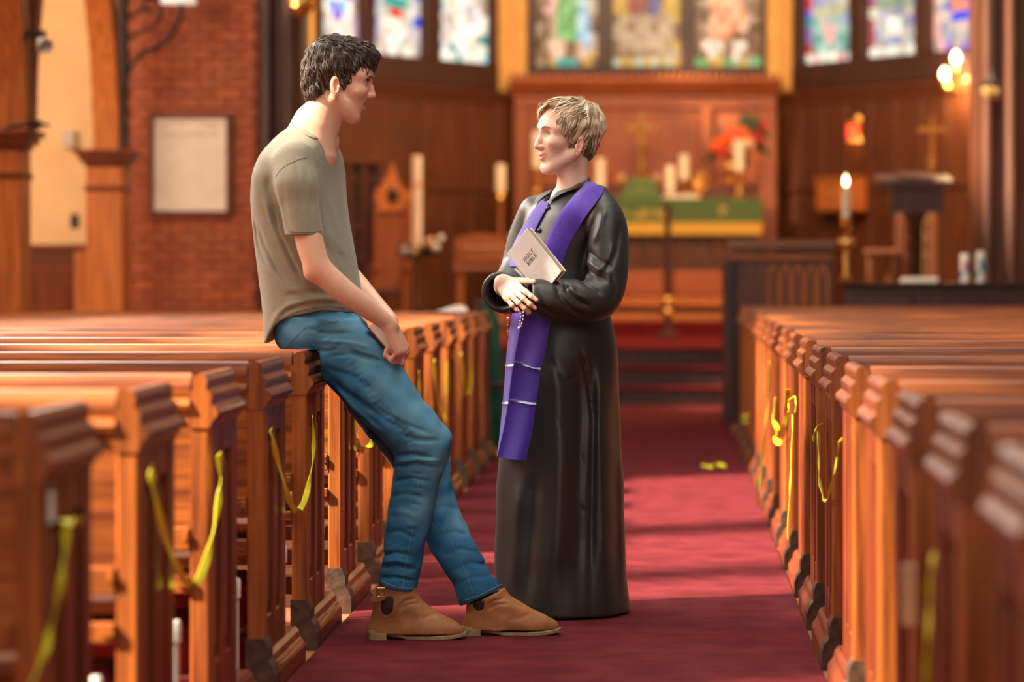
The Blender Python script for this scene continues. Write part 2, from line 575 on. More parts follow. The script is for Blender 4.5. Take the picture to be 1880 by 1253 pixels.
WB = 3.06          # top of the boarding
for side, a, b in (('left', APL, APL2), ('right', APR, APR2)):
    mt, ln = wall_frame(a, b)
    wll = struct('wall_apse_' + side, MB().box((-0.1, -0.2, 0.3), (ln + 0.6, 0, 6.0)).xf(mt), M['ochre'], label='ochre plaster apse wall on the ' + side + ' of the altar')
    bd = thing('trim_boarding_' + side, 'vertical board panelling on the ' + side + ' apse wall', None, kind='structure')
    n = 10
    pw = (ln + 0.4) / n
    for k in range(n):
        MB().box((k * pw + 0.012, 0.0, 0.5), (k * pw + pw - 0.012, 0.03, WB - 0.1), 0.004).xf(mt).build('plank', M['mahogany_z'], bd)
        MB().box((k * pw - 0.03, 0.02, 0.5), (k * pw + 0.03, 0.05, WB - 0.1), 0.008).xf(mt).build('batten', M['mahogany_z'], bd)
    MB().box((-0.02, 0.0, 1.98), (ln + 0.4, 0.06, 2.06), 0.01).xf(mt).build('middle_rail', M['mahogany_x'], bd)
    MB().prism([(0.0, WB - 0.12), (0.06, WB - 0.10), (0.08, WB - 0.03), (0.12, WB), (0.12, WB + 0.04), (0.0, WB + 0.06)], 'x', -0.02, ln + 0.4).xf(mt).build('cornice', M['mahogany_x'], bd)


# ------------------------------------------------------------------ stained glass
GL = {}


def glass(col, stren):
    k = (tuple(round(c, 2) for c in col), round(stren, 2))
    if k not in GL:
        m, nt, bs = new_mat('stained_glass', 0.25, 0.3)
        bs.inputs['Base Color'].default_value = (col[0] * 0.3, col[1] * 0.3, col[2] * 0.3, 1)
        bs.inputs['Emission Color'].default_value = (*col, 1)
        bs.inputs['Emission Strength'].default_value = stren
        GL[k] = m
    return GL[k]


def in_shape(s, u, v):
    if s[0] == 'e':
        return ((u - s[1]) / s[3]) ** 2 + ((v - s[2]) / s[4]) ** 2 < 1
    if s[0] == 'r':
        return s[1] <= u <= s[3] and s[2] <= v <= s[4]
    pts = s[1]
    c = False
    for i in range(len(pts)):
        (x1, y1), (x2, y2) = pts[i], pts[i - 1]
        if (y1 > v) != (y2 > v) and u < (x2 - x1) * (v - y1) / (y2 - y1) + x1:
            c = not c
    return c


def light_panes(parent, mt, u0, u1, z0, z1, nu, nv, base, shapes, stren, border=None):
    """one glazed light cut into panes; shapes colour the panes, in fractions of the light's width and of 1.1 m of height"""
    H = 1.1
    gu = [[0] * (nv + 1) for _ in range(nu + 1)]
    for i in range(nu + 1):
        for j in range(nv + 1):
            u, v = i / nu, j / nv
            ju = 0 if i in (0, nu) else random.uniform(-0.22, 0.22) / nu
            jv = 0 if j in (0, nv) else random.uniform(-0.25, 0.25) / nv
            gu[i][j] = (u + ju, v + jv)
    for i in range(nu):
        for j in range(nv):
            q = [gu[i][j], gu[i + 1][j], gu[i + 1][j + 1], gu[i][j + 1]]
            cu, cv = sum(p[0] for p in q) / 4, sum(p[1] for p in q) / 4
            hv = cv * (z1 - z0) / H
            col = random.choice(base)
            if border and (i in (0, nu - 1) or j == 0):
                col = random.choice(border)
            st = stren
            for s in shapes:
                if in_shape(s, cu, hv):
                    col = s[-1]
                    if isinstance(col, list):
                        col = random.choice(col)
            vs = []
            for d in (0.008, -0.004):
                for p in q:
                    su = cu + (p[0] - cu) * 0.93
                    sv = cv + (p[1] - cv) * 0.93
                    vs.append(mt @ Vector((u0 + su * (u1 - u0), d, z0 + sv * (z1 - z0))))
            f = st * random.uniform(0.75, 1.2)
            mesh_obj('glass_pane', vs, [(0, 1, 2, 3), (7, 6, 5, 4), (0, 4, 5, 1), (1, 5, 6, 2), (2, 6, 7, 3), (3, 7, 4, 0)], glass(col, round(f * 5) / 5), parent)


def window_thing(name, lab, mt, u0, u1, z0, z1, lights, zl):
    t = thing(name, lab, None, kind='structure')
    MB().box((u0, -0.03, z0), (u1, -0.008, z1)).xf(mt).build('lead_backing', M['black'], t)
    us = [u0] + [v for l in lights for v in l] + [u1]
    for k in range(0, len(us), 2):
        MB().box((us[k], -0.03, zl), (us[k + 1], 0.09, z1), 0.012).xf(mt).build('mullion', M['walnut'], t)
    MB().box((u0, -0.03, z0), (u1, 0.10, zl), 0.012).xf(mt).build('window_sill', M['walnut'], t)
    MB().box((u0, -0.03, z1), (u1, 0.10, z1 + 0.12), 0.012).xf(mt).build('window_head', M['walnut'], t)
    return t


WH, BL, LB, RD, PK, GN, TL, PU, TN, BR, DK, YL, OR = ((0.85, 0.85, 0.74), (0.02, 0.07, 0.75), (0.18, 0.42, 0.72), (0.60, 0.03, 0.02), (0.75, 0.42, 0.40), (0.10, 0.38, 0.12),
                                                (0.02, 0.36, 0.32), (0.20, 0.10, 0.72), (0.42, 0.33, 0.22), (0.20, 0.11, 0.06), (0.10, 0.05, 0.03), (0.55, 0.35, 0.06), (0.62, 0.22, 0.10))
ZT = 4.85
mc = Matrix(((1, 0, 0, 0), (0, -1, 0, 31.25), (0, 0, 1, 0), (0, 0, 0, 1)))


def cu(px):
    return (px - CX) / F * 31.2


zl = P(0, 122, 31.2).z
t = window_thing('window_1', 'three-light stained glass window over the altar screen', mc, cu(968), cu(1407), P(0, 136, 31.2).z, ZT,
                 [(cu(985), cu(1097)), (cu(1125), cu(1249)), (cu(1275), cu(1398))], zl)
light_panes(t, mc, cu(985), cu(1097), zl, ZT, 9, 15, [BR, DK, BR, TN], [
    ('r', 0.1, 0.0, 0.9, 0.07, [TL, BR, YL]), ('r', 0.05, 0.1, 0.95, 0.16, [YL, BR, YL]),
    ('p', [(0.36, 0.24), (0.75, 0.24), (0.85, 0.6), (0.8, 1.1), (0.35, 1.1)], [GN, (0.20, 0.55, 0.22), GN]),
    ('p', [(0.62, 0.22), (0.85, 0.22), (0.9, 0.7), (0.72, 0.75)], [LB, (0.45, 0.66, 0.72)]), ('e', 0.33, 0.2, 0.1, 0.09, (0.75, 0.55, 0.42)), ('e', 0.76, 0.16, 0.12, 0.06, (0.7, 0.5, 0.38)),
    ('r', 0.1, 0.55, 0.3, 0.9, [PK, BR])], 0.75, [DK, BR, TN])
light_panes(t, mc, cu(1125), cu(1249), zl, ZT, 9, 15, [TN, BR, (0.3, 0.22, 0.14)], [
    ('r', 0.05, 0.0, 0.95, 0.12, [(0.45, 0.58, 0.45), (0.6, 0.62, 0.5), YL]), ('e', 0.45, 0.28, 0.4, 0.12, [(0.48, 0.37, 0.26), TN]),
    ('r', 0.28, 0.5, 0.72, 1.2, [(0.25, 0.03, 0.04), (0.12, 0.04, 0.05)]), ('r', 0.56, 0.5, 0.72, 0.85, (0.04, 0.07, 0.3)), ('r', 0.0, 0.55, 0.25, 1.2, YL), ('r', 0.76, 0.55, 1.0, 1.2, YL)], 0.62, [YL, BR, TN])
light_panes(t, mc, cu(1275), cu(1398), zl, ZT, 9, 15, [BR, DK, TN], [
    ('r', 0.05, 0.0, 0.95, 0.1, [(0.3, 0.45, 0.32), GN, YL]), ('e', 0.25, 0.2, 0.15, 0.07, (0.85, 0.72, 0.62)), ('e', 0.62, 0.2, 0.11, 0.09, (0.85, 0.72, 0.62)),
    ('p', [(0.18, 0.28), (0.55, 0.3), (0.55, 0.36), (0.78, 0.4), (0.62, 1.2), (0.2, 1.2)], [OR, (0.8, 0.36, 0.2), (0.8, 0.5, 0.34)])], 0.75, [DK, BR])

sets = {'left': (APL, APL2, [(893, 800), (770, 680), (655, 584)], 118, 905, 577), 'right': (APR, APR2, [(1482, 1568), (1597, 1688), (1716, 1800)], 118, 1465, 1812)}
for wi, side in enumerate(('left', 'right')):
    a, b, ls, pyb, e0, e1 = sets[side]
    mt, ln = wall_frame(a, b)
    us = [(u_of(l[0], a, b)[0], u_of(l[1], a, b)[0]) for l in ls]
    yb_ = u_of(ls[0][0], a, b)[1]
    zl = P(0, pyb, yb_).z
    t = window_thing('window_%d' % (wi + 2), 'stained glass window of three bright lights on the ' + side + ' apse wall', mt, u_of(e0, a, b)[0], u_of(e1, a, b)[0], WB + 0.05, ZT, us, zl)
    for li, (ua, ub) in enumerate(us):
        if side == 'left':
            shp = [[('r', 0, 0.0, 1, 0.14, [WH, (0.4, 0.62, 0.66), TL]), ('e', 0.45, 0.3, 0.3, 0.13, [PK, WH]), ('r', 0.2, 0.55, 0.85, 1.2, [WH, (0.55, 0.5, 0.3), (0.8, 0.8, 0.85)]), ('e', 0.68, 0.72, 0.10, 0.09, BL)],
                   [('r', 0, 0.0, 1, 0.12, [(0.5, 0.45, 0.42), WH]), ('e', 0.5, 0.3, 0.2, 0.16, WH), ('e', 0.5, 0.42, 0.12, 0.05, RD), ('r', 0.2, 0.5, 0.75, 0.62, TL), ('e', 0.45, 0.78, 0.2, 0.16, [WH, (0.8, 0.78, 0.55)]), ('e', 0.6, 0.98, 0.12, 0.1, LB)],
                   [('e', 0.5, 0.42, 0.4, 0.16, [PU, LB, WH]), ('r', 0.3, 0.55, 0.8, 0.72, [OR, LB, BR]), ('e', 0.5, 0.9, 0.4, 0.2, WH)]][li]
            base = [(0.68, 0.64, 0.55), (0.5, 0.54, 0.5), (0.66, 0.68, 0.72), (0.45, 0.36, 0.33)]
            brd = [[TL, (0.4, 0.3, 0.2), (0.5,0.45,0.5), WH], [BL, (0.15, 0.25, 0.7), WH, (0.45, 0.45, 0.5)], [(0.3, 0.25, 0.2), (0.4, 0.3, 0.4)]][li]
        else:
            shp = [[('r', 0, 0.0, 1, 0.1, [PK, WH]), ('r', 0.1, 0.12, 0.9, 0.42, [(0.12, 0.35, 0.28), (0.3, 0.5, 0.42)]), ('e', 0.5, 0.3, 0.12, 0.09, PK), ('r', 0.1, 0.45, 0.9, 0.55, (0.5, 0.5, 0.3)), ('e', 0.5, 0.85, 0.25, 0.2, (0.6, 0.72, 0.6)), ('r', 0.15, 0.95, 0.85, 1.2, GN)],
                   [('r', 0, 0.0, 1, 0.1, [(0.6, 0.6, 0.55), WH]), ('e', 0.5, 0.28, 0.16, 0.12, WH), ('e', 0.5, 0.36, 0.08, 0.05, BL), ('r', 0.1, 0.5, 0.9, 0.6, (0.2, 0.3, 0.2)), ('e', 0.5, 0.88, 0.3, 0.24, [RD, BL, RD, (0.1, 0.4, 0.6)])],
                   [('e', 0.6, 0.42, 0.35, 0.14, [PU, BL, OR]), ('r', 0.1, 0.56, 0.9, 0.62, (0.5, 0.4, 0.4)), ('e', 0.55, 0.85, 0.3, 0.2, [(0.5, 0.7, 0.7), WH])]][li]
            base = [(0.55, 0.56, 0.5), (0.35, 0.38, 0.4), (0.5, 0.42, 0.4), (0.25, 0.3, 0.5)]
            brd = [[PU, RD, (0.3, 0.2, 0.5), TL], [RD, (0.4, 0.1, 0.1), WH, PU], [PU, (0.5, 0.4, 0.4), PK]][li]
        light_panes(t, mt, min(ua, ub), max(ua, ub), zl, ZT, 8, 14, base, shp, 0.85, brd)

# ================================================================== pews
HALF = [(0.0, .886), (.009, .884), (.016, .877), (.0185, .867), (.016, .857), (.0155, .850), (.021, .845), (.028, .838), (.0295, .830), (.027, .821), (.0265, .814),
        (.032, .810), (.040, .803), (.043, .794), (.040, .785), (.033, .780), (.030, .772), (.0245, .766), (.0225, .758)]


def pew_proto(name, s, length):
    """s = -1: pew reaching to the left of the aisle, +1: to the right; x = 0 is the aisle face of its end"""
    t = thing(name, 'oak pew', 'pew')
    X = lambda a, b: (min(s * a, s * b), max(s * a, s * b))

    def bx(nm, x, y, z, mat, bev=0.004, parent=t):
        xa, xb = X(*x)
        return MB().box((xa, y[0], z[0]), (xb, y[1], z[1]), bev).build(nm, mat, parent)
    bx('end_board', (0.016, 0.032), (0.02, 0.41), (0.06, 0.77), M['panel_z'], 0)
    for i, (a, b) in enumerate(((0.0, 0.075), (0.185, 0.235), (0.345, 0.42))):
        bx('stile', (0.0, 0.045), (a, b), (0.10, 0.765), M['oak_z'] if i == 0 else M['panel_z'], 0.005)
    bx('top_rail', (0.003, 0.043), (0.07, 0.35), (0.69, 0.765), M['panel_y'])
    bx('bottom_rail', (0.003, 0.043), (0.07, 0.35), (0.10, 0.20), M['panel_y'])
    for a, b in ((0.092, 0.168), (0.252, 0.328)):
        bx('raised_panel', (0.008, 0.030), (a, b), (0.225, 0.665), M['panel_z'], 0.008)
    prof = [(0.0225 + q[0], q[1]) for q in HALF] + [(0.0225 - q[0], q[1]) for q in HALF[::-1][:-1]]
    prof = [(s * q[0], q[1]) for q in prof]
    MB().prism(prof, 'y', 0.0, 0.42).build('cap_moulding', M['cap_y'], t, True, 32)
    # the near end of the cap is a plain sawn face of the post
    MB().prism(prof, 'y', -0.004, 0.0).build('post_head', M['oak_z'], t)
    base = [(0.045, 0.0), (-0.030, 0.0), (-0.030, 0.050), (-0.026, 0.058), (-0.014, 0.075), (-0.010, 0.092), (0.0, 0.104), (0.045, 0.104)]
    MB().prism([(s * q[0], q[1]) for q in base], 'y', 0.07, 0.62).build('base_moulding', M['panel_y'], t)
    foot = [(0.048, 0.0), (-0.032, 0.0), (-0.032, 0.052), (-0.024, 0.075), (-0.012, 0.090), (-0.012, 0.122), (-0.004, 0.142), (0.0, 0.150), (0.048, 0.150)]
    MB().prism([(s * q[0], q[1]) for q in foot], 'y', -0.008, 0.085).build('foot_block', M['scuffed'], t)
    # back, facing the row behind
    L_ = length
    railp = [(-0.012, 0.800), (-0.016, 0.812), (-0.010, 0.824), (0.0, 0.830), (-0.004, 0.845), (-0.002, 0.866), (0.010, 0.882), (0.026, 0.886), (0.042, 0.880), (0.050, 0.864),
             (0.046, 0.845), (0.040, 0.800)]
    xa, xb = X(0.045, L_)
    MB().prism(railp, 'x', xa, xb).build('back_rail', M['oak_x'], t, True, 32)
    bx('back_board', (0.045, L_), (0.006, 0.026), (0.525, 0.802), M['oak_x'], 0)
    bx('lower_rail', (0.045, L_), (-0.004, 0.034), (0.470, 0.526), M['oak_x'])
    bx('slat', (0.045, L_), (0.0, 0.024), (0.370, 0.412), M['oak_x'])
    bx('seat', (0.045, L_), (0.05, 0.45), (0.425, 0.452), M['oak_x'])
    bx('seat_front', (0.045, L_), (0.41, 0.435), (0.36, 0.425), M['oak_x'])
    bx('far_support', (L_ - 0.045, L_), (0.03, 0.43), (0.0, 0.425), M['oak_z'])
    bx('kneeler_board', (0.10, L_ - 0.1), (0.56, 0.60), (0.10, 0.16), M['panel_y'])
    bx('umbrella_clip', (0.048, 0.060), (-0.012, 0.004), (0.494, 0.516), M['oak_y'], 0.002)
    bx('umbrella_rest', (0.046, 0.074), (-0.016, 0.004), (0.385, 0.412), M['oak_x'], 0.002)
    return t


ORD = ['nearest', 'second', 'third', 'fourth', 'fifth', 'sixth', 'seventh', 'eighth', 'ninth', 'tenth', 'eleventh', 'twelfth', 'thirteenth', 'fourteenth', 'fifteenth', 'sixteenth',
       'seventeenth', 'farthest']
XL, XR = -1.085, 0.452
DZ = 0.87
LZ = [4.786 + DZ * k for k in range(14)]
RZ = [3.50 + DZ * k for k in range(18)]
pl = pew_proto('church_pew', -1, 2.95)
for k, y in enumerate(LZ):
    o = pl if k == 0 else copy_tree(pl)
    o.location = (XL, y, 0)
    lab = 'oak pew left of the aisle, %s row from the camera' % (ORD[k] if k < 13 else 'farthest')
    if k == 4:
        lab = 'oak pew the young man sits on, fifth row left of the aisle'
    tag(o, lab, 'pew', 'pews left of the aisle')
pr = pew_proto('church_pew', 1, 2.7)
for k, y in enumerate(RZ):
    o = pr if k == 0 else copy_tree(pr)
    o.location = (XR, y, 0)
    tag(o, 'oak pew right of the aisle, %s row from the camera' % ORD[k], 'pew', 'pews right of the aisle')

# white heating pipes rising in the gaps between the left pews
hp = MB().lathe([(0.016, 0.0), (0.016, 0.012), (0.0095, 0.016), (0.0095, 0.285), (0.013, 0.287), (0.013, 0.328), (0.010, 0.334)], (0, 0, 0), 12)
p0 = None
for k in range(7):
    t = thing('heating_pipe', 'white upright heating pipe in the gap beyond the %s left pew' % ORD[k], 'pipe', (-1.128, LZ[k] + 0.66, 0), group='heating pipes')
    if p0 is None:
        p0 = MB().lathe([(0.018, 0.0), (0.018, 0.012), (0.0095, 0.016), (0.0095, 0.285)], (0, 0, 0), 12).build('pipe', M['white'], t, True)
        p1 = MB().lathe([(0.010, 0.280), (0.0135, 0.284), (0.0135, 0.328), (0.010, 0.334)], (0, 0, 0), 12).build('valve_cap', M['white'], t, True)
    else:
        inst(p0, 'pipe', t)
        inst(p1, 'valve_cap', t)

# ================================================================== bodies and clothing: distance fields meshed with surface nets
def smin(a, b, k):
    if k <= 0:
        return np.minimum(a, b)
    h = np.maximum(k - np.abs(a - b), 0) / k
    return np.minimum(a, b) - h * h * k * 0.25


class Field:
    def __init__(s, lo, hi, h):
        s.h = h
        s.lo = np.array(lo, float)
        n = np.ceil((np.array(hi, float) - s.lo) / h).astype(int) + 1
        s.ax = [(s.lo[i] + h * np.arange(n[i])).astype(np.float32) for i in range(3)]
        s.D = np.full(n, 0.2, np.float32)

    def _sl(s, lo, hi, pad):
        out = []
        for i in range(3):
            a = int(np.clip(np.floor((lo[i] - pad - s.lo[i]) / s.h), 0, len(s.ax[i]) - 1))
            b = int(np.clip(np.ceil((hi[i] + pad - s.lo[i]) / s.h) + 1, a + 1, len(s.ax[i])))
            out.append(slice(a, b))
        return tuple(out)

    def grid(s, sl=None):
        sl = sl or (slice(None),) * 3
        return s.ax[0][sl[0]][:, None, None], s.ax[1][sl[1]][None, :, None], s.ax[2][sl[2]][None, None, :]

    def add(s, prim, k=0.0, op='u'):
        fn, lo, hi = prim
        sl = s._sl(lo, hi, k + 0.03)
        d = fn(*s.grid(sl))
        if op == 'u':
            s.D[sl] = smin(s.D[sl], d, k)
        else:                                                   # subtract
            s.D[sl] = -smin(-s.D[sl], d, k)
        return s

    def cut(s, fn):
        """keep where fn < 0"""
        s.D = np.maximum(s.D, fn(*s.grid())).astype(np.float32)
        return s

    def warp(s, fn):
        s.D = (s.D + fn(*s.grid())).astype(np.float32)
        return s

    def mesh(s, smooth=1):
        D = s.D
        for ax in range(3):                                     # close at the border
            sl = [slice(None)] * 3
            for e in (0, -1):
                sl[ax] = e
                D[tuple(sl)] = np.maximum(D[tuple(sl)], 1e-4)
        S = D < 0
        n = np.array(D.shape) - 1
        cnt = np.zeros(n, np.int8)
        for dx in (0, 1):
            for dy in (0, 1):
                for dz in (0, 1):
                    cnt += S[dx:dx + n[0], dy:dy + n[1], dz:dz + n[2]]
        act = (cnt > 0) & (cnt < 8)
        I = np.argwhere(act)
        idx = np.full(n, -1, np.int64)
        idx[act] = np.arange(len(I))
        acc = np.zeros((len(I), 3))
        m = np.zeros(len(I))
        C = [(a, b, c) for a in (0, 1) for b in (0, 1) for c in (0, 1)]
        val = {c: D[I[:, 0] + c[0], I[:, 1] + c[1], I[:, 2] + c[2]] for c in C}
        for c in C:
            for ax in range(3):
                if c[ax] == 0:
                    e = list(c)
                    e[ax] = 1
                    e = tuple(e)
                    a, b = val[c], val[e]
                    ch = (a < 0) != (b < 0)
                    t = np.where(ch, a / np.where(ch, a - b, 1), 0)
                    p = np.tile(np.array(c, float), (len(I), 1))
                    p[:, ax] += t
                    acc += p * ch[:, None]
                    m += ch
        V = (I + acc / m[:, None]) * s.h + s.lo
        Fs = []
        for ax in range(3):
            a1, a2 = (ax + 1) % 3, (ax + 2) % 3
            sl0 = [slice(1, -1)] * 3
            sl1 = [slice(1, -1)] * 3
            sl0[ax] = slice(0, -1)
            sl1[ax] = slice(1, None)
            s0, s1 = S[tuple(sl0)], S[tuple(sl1)]
            E = np.argwhere(s0 != s1)
            if not len(E):
                continue
            flip = s0[tuple(E.T)]
            E = E + 1
            E[:, ax] -= 1
            q = []
            for (o1, o2) in ((-1, -1), (0, -1), (0, 0), (-1, 0)):
                c = E.copy()
                c[:, a1] += o1
                c[:, a2] += o2
                q.append(idx[tuple(c.T)])
            q = np.stack(q, 1)
            q[~flip] = q[~flip][:, ::-1]
            Fs.append(q)
        Q = np.concatenate(Fs)
        Q = Q[(Q >= 0).all(1)]
        for _ in range(smooth):
            sm = np.zeros_like(V)
            ct = np.zeros(len(V))
            for i in range(4):
                a, b = Q[:, i], Q[:, (i + 1) % 4]
                for u, v in ((a, b), (b, a)):
                    for ax in range(3):
                        sm[:, ax] += np.bincount(u, V[v, ax], len(V))
                    ct += np.bincount(u, minlength=len(V))
            V = V * 0.5 + 0.5 * sm / np.maximum(ct, 1)[:, None]
        return V, Q

    def sample(s, p):
        """field at points (N,3), trilinear"""
        q = (np.asarray(p) - s.lo) / s.h
        q = np.clip(q, 0, np.array(s.D.shape) - 1.001)
        i = q.astype(int)
        f = q - i
        r = 0
        for a in (0, 1):
            for b in (0, 1):
                for c in (0, 1):
                    w_ = (f[:, 0] if a else 1 - f[:, 0]) * (f[:, 1] if b else 1 - f[:, 1]) * (f[:, 2] if c else 1 - f[:, 2])
                    r = r + w_ * s.D[i[:, 0] + a, i[:, 1] + b, i[:, 2] + c]
        return r

    def hit(s, pts, off=0.0, default=None):
        """surface points met by the lines of sight through photograph pixels pts"""
        out = []
        ys = np.arange(s.ax[1][0], s.ax[1][-1], s.h * 0.5)
        for (px, py) in pts:
            g = np.stack([(px - CX) / F * ys, ys, CAMZ - (py - CY) / F * ys], 1)
            d = s.sample(g)
            k = np.argmax(d < off)
            if d[k] < off:
                k0 = max(k - 1, 0)
                t = (d[k0] - off) / max(d[k0] - d[k], 1e-9) if k > 0 else 0
                out.append(Vector(g[k0] + (g[k] - g[k0]) * t))
            else:
                k = int(np.argmin(d))
                out.append(Vector(g[k]))
        return out

    def normal(s, p):
        e = s.h
        p = np.array(p, float)
        g = [s.sample((p + np.eye(3)[i] * e)[None])[0] - s.sample((p - np.eye(3)[i] * e)[None])[0] for i in range(3)]
        return Vector(g).normalized()


def rcone(a, b, ra, rb, nrm=None, f=1.0):
    """tapered capsule; nrm and f flatten it by f along nrm"""
    a, b = np.array(a, float), np.array(b, float)
    nv = None if nrm is None else np.array(nrm, float) / np.linalg.norm(nrm)

    def fn(X, Y, Z):
        px, py, pz = X - a[0], Y - a[1], Z - a[2]
        ba = b - a
        if nv is not None:
            dn = (px * nv[0] + py * nv[1] + pz * nv[2]) * (f - 1)
            px, py, pz = px + nv[0] * dn, py + nv[1] * dn, pz + nv[2] * dn
            ba = ba + nv * (ba @ nv) * (f - 1)
        t = np.clip((px * ba[0] + py * ba[1] + pz * ba[2]) / max(ba @ ba, 1e-12), 0, 1)
        return np.sqrt((px - t * ba[0]) ** 2 + (py - t * ba[1]) ** 2 + (pz - t * ba[2]) ** 2) - (ra + (rb - ra) * t)
    r = max(ra, rb)
    return fn, np.minimum(a, b) - r, np.maximum(a, b) + r


def ell(c, r, R=None):
    c, r = np.array(c, float), np.array(r, float)
    R = np.eye(3) if R is None else np.array(R, float)

    def fn(X, Y, Z):
        px, py, pz = X - c[0], Y - c[1], Z - c[2]
        q = [(R[i, 0] * px + R[i, 1] * py + R[i, 2] * pz) for i in range(3)]
        k0 = np.sqrt(sum((q[i] / r[i]) ** 2 for i in range(3)))
        k1 = np.sqrt(sum((q[i] / r[i] ** 2) ** 2 for i in range(3)))
        return k0 * (k0 - 1) / np.maximum(k1, 1e-6)
    m = r.max()
    return fn, c - m, c + m


def rows_px(rows, Yref):
    """rows (py, left px, right px, Y centre, half width across) -> arrays by rising z"""
    out = []
    for py, l, r, yc, b in rows:
        out.append((CAMZ - (py - CY) / F * Yref, (l - CX) / F * Yref, (r - CX) / F * Yref, yc, b))
    return np.array(sorted(out))


def zstack(A, theta=0.0, p=2.0):
    """stack of (super)ellipses; A rows (z, x left, x right, y centre, half width across), turned by theta about z"""
    ct, stn = math.cos(theta), math.sin(theta)

    def fn(X, Y, Z):
        z = np.clip(Z, A[0, 0], A[-1, 0])
        xl, xr, yc, b = [np.interp(z, A[:, 0], A[:, i]) for i in (1, 2, 3, 4)]
        ext = (xr - xl) / 2
        a = np.sqrt(np.maximum(ext ** 2 - (b * stn) ** 2, (0.35 * ext) ** 2)) / max(ct, 0.2)
        x, y = X - (xl + xr) / 2, Y - yc
        u = (x * ct - y * stn) / a
        v = (x * stn + y * ct) / b
        rr = (np.abs(u) ** p + np.abs(v) ** p) ** (1.0 / p)
        d = (rr - 1) * np.minimum(a, b) * 0.9
        dz = np.maximum(Z - A[-1, 0], A[0, 0] - Z)
        return np.maximum(d, dz)
    lo = (A[:, 1].min() - 0.02, (A[:, 3] - A[:, 4]).min() - 0.05, A[0, 0])
    hi = (A[:, 2].max() + 0.02, (A[:, 3] + A[:, 4]).max() + 0.05, A[-1, 0])
    return fn, lo, hi


def smooth_rows(A, n=40):
    """resample rows smoothly (Catmull-Rom) so the outline has no corners"""
    z = np.linspace(A[0, 0], A[-1, 0], n)
    out = [z]
    for i in range(1, A.shape[1]):
        v = np.interp(z, A[:, 0], A[:, i])
        k = np.array([1, 2, 3, 2, 1.]) / 9
        vp = np.concatenate([[2 * v[0] - v[2], 2 * v[0] - v[1]], v, [2 * v[-1] - v[-2], 2 * v[-1] - v[-3]]])
        out.append(np.convolve(vp, k, 'valid'))
    return np.stack(out, 1)


def creases(lst, Yref, side=None):
    """folds: (px,py) -> (px,py), width in m, depth in m (positive = groove); side=(y, sign) limits them to one side"""
    segs = []
    for pts, wd, dp in lst:
        ps = [((q[0] - CX) / F * Yref, CAMZ - (q[1] - CY) / F * Yref) for q in pts]
        segs.append((ps, wd, dp))

    def fn(X, Y, Z):
        r = np.zeros(np.broadcast_shapes(X.shape, (1, 1, 1), Z.shape), np.float32)
        for ps, wd, dp in segs:
            best = None
            L = len(ps) - 1
            for i in range(L):
                (x0, z0), (x1, z1) = ps[i], ps[i + 1]
                dx, dz = x1 - x0, z1 - z0
                t = np.clip(((X - x0) * dx + (Z - z0) * dz) / (dx * dx + dz * dz + 1e-12), 0, 1)
                d = ((X - x0 - t * dx) ** 2 + (Z - z0 - t * dz) ** 2)
                g = np.clip(((i + t) / L), 0, 1)
                fade = np.clip(np.minimum(g, 1 - g) * 5, 0.15, 1)
                v = np.exp(-d / (wd * wd)) * fade
                best = v if best is None else np.maximum(best, v)
            r = r + dp * best
        if side is not None:
            r = r * (1 / (1 + np.exp(-(Y - side[0]) * side[1] / 0.02)))
        return r
    return fn


def waves(seed, n, scale, amp, stretch=(1, 1, 1)):
    """sum of sines as a soft irregular relief"""
    g = np.random.default_rng(seed)
    ks = g.normal(size=(n, 3)) * scale * np.array(stretch)
    ph = g.uniform(0, 6.28, n)

    def fn(X, Y, Z):
        r = 0
        for k, p_ in zip(ks, ph):
            r = r + np.sin(k[0] * X + k[1] * Y + k[2] * Z + p_)
        return (amp / math.sqrt(n)) * r
    return fn


def fast_mesh(name, V, Q, mat, parent=None, colors=None):
    me = bpy.data.meshes.new(name)
    me.vertices.add(len(V))
    me.vertices.foreach_set('co', np.asarray(V, np.float32).ravel())
    me.loops.add(len(Q) * 4)
    me.loops.foreach_set('vertex_index', np.asarray(Q, np.int32).ravel())
    me.polygons.add(len(Q))
    me.polygons.foreach_set('loop_start', np.arange(0, len(Q) * 4, 4, dtype=np.int32))
    me.polygons.foreach_set('loop_total', np.full(len(Q), 4, np.int32))
    me.update(calc_edges=True)
    me.validate()
    if colors is not None:
        at = me.color_attributes.new('tint', 'FLOAT_COLOR', 'POINT')
        at.data.foreach_set('color', np.asarray(colors, np.float32).ravel())
    me.shade_smooth()
    o = bpy.data.objects.new(name, me)
    if mat is not None:
        me.materials.append(mat)
    COL.objects.link(o)
    o.parent = parent
    return o


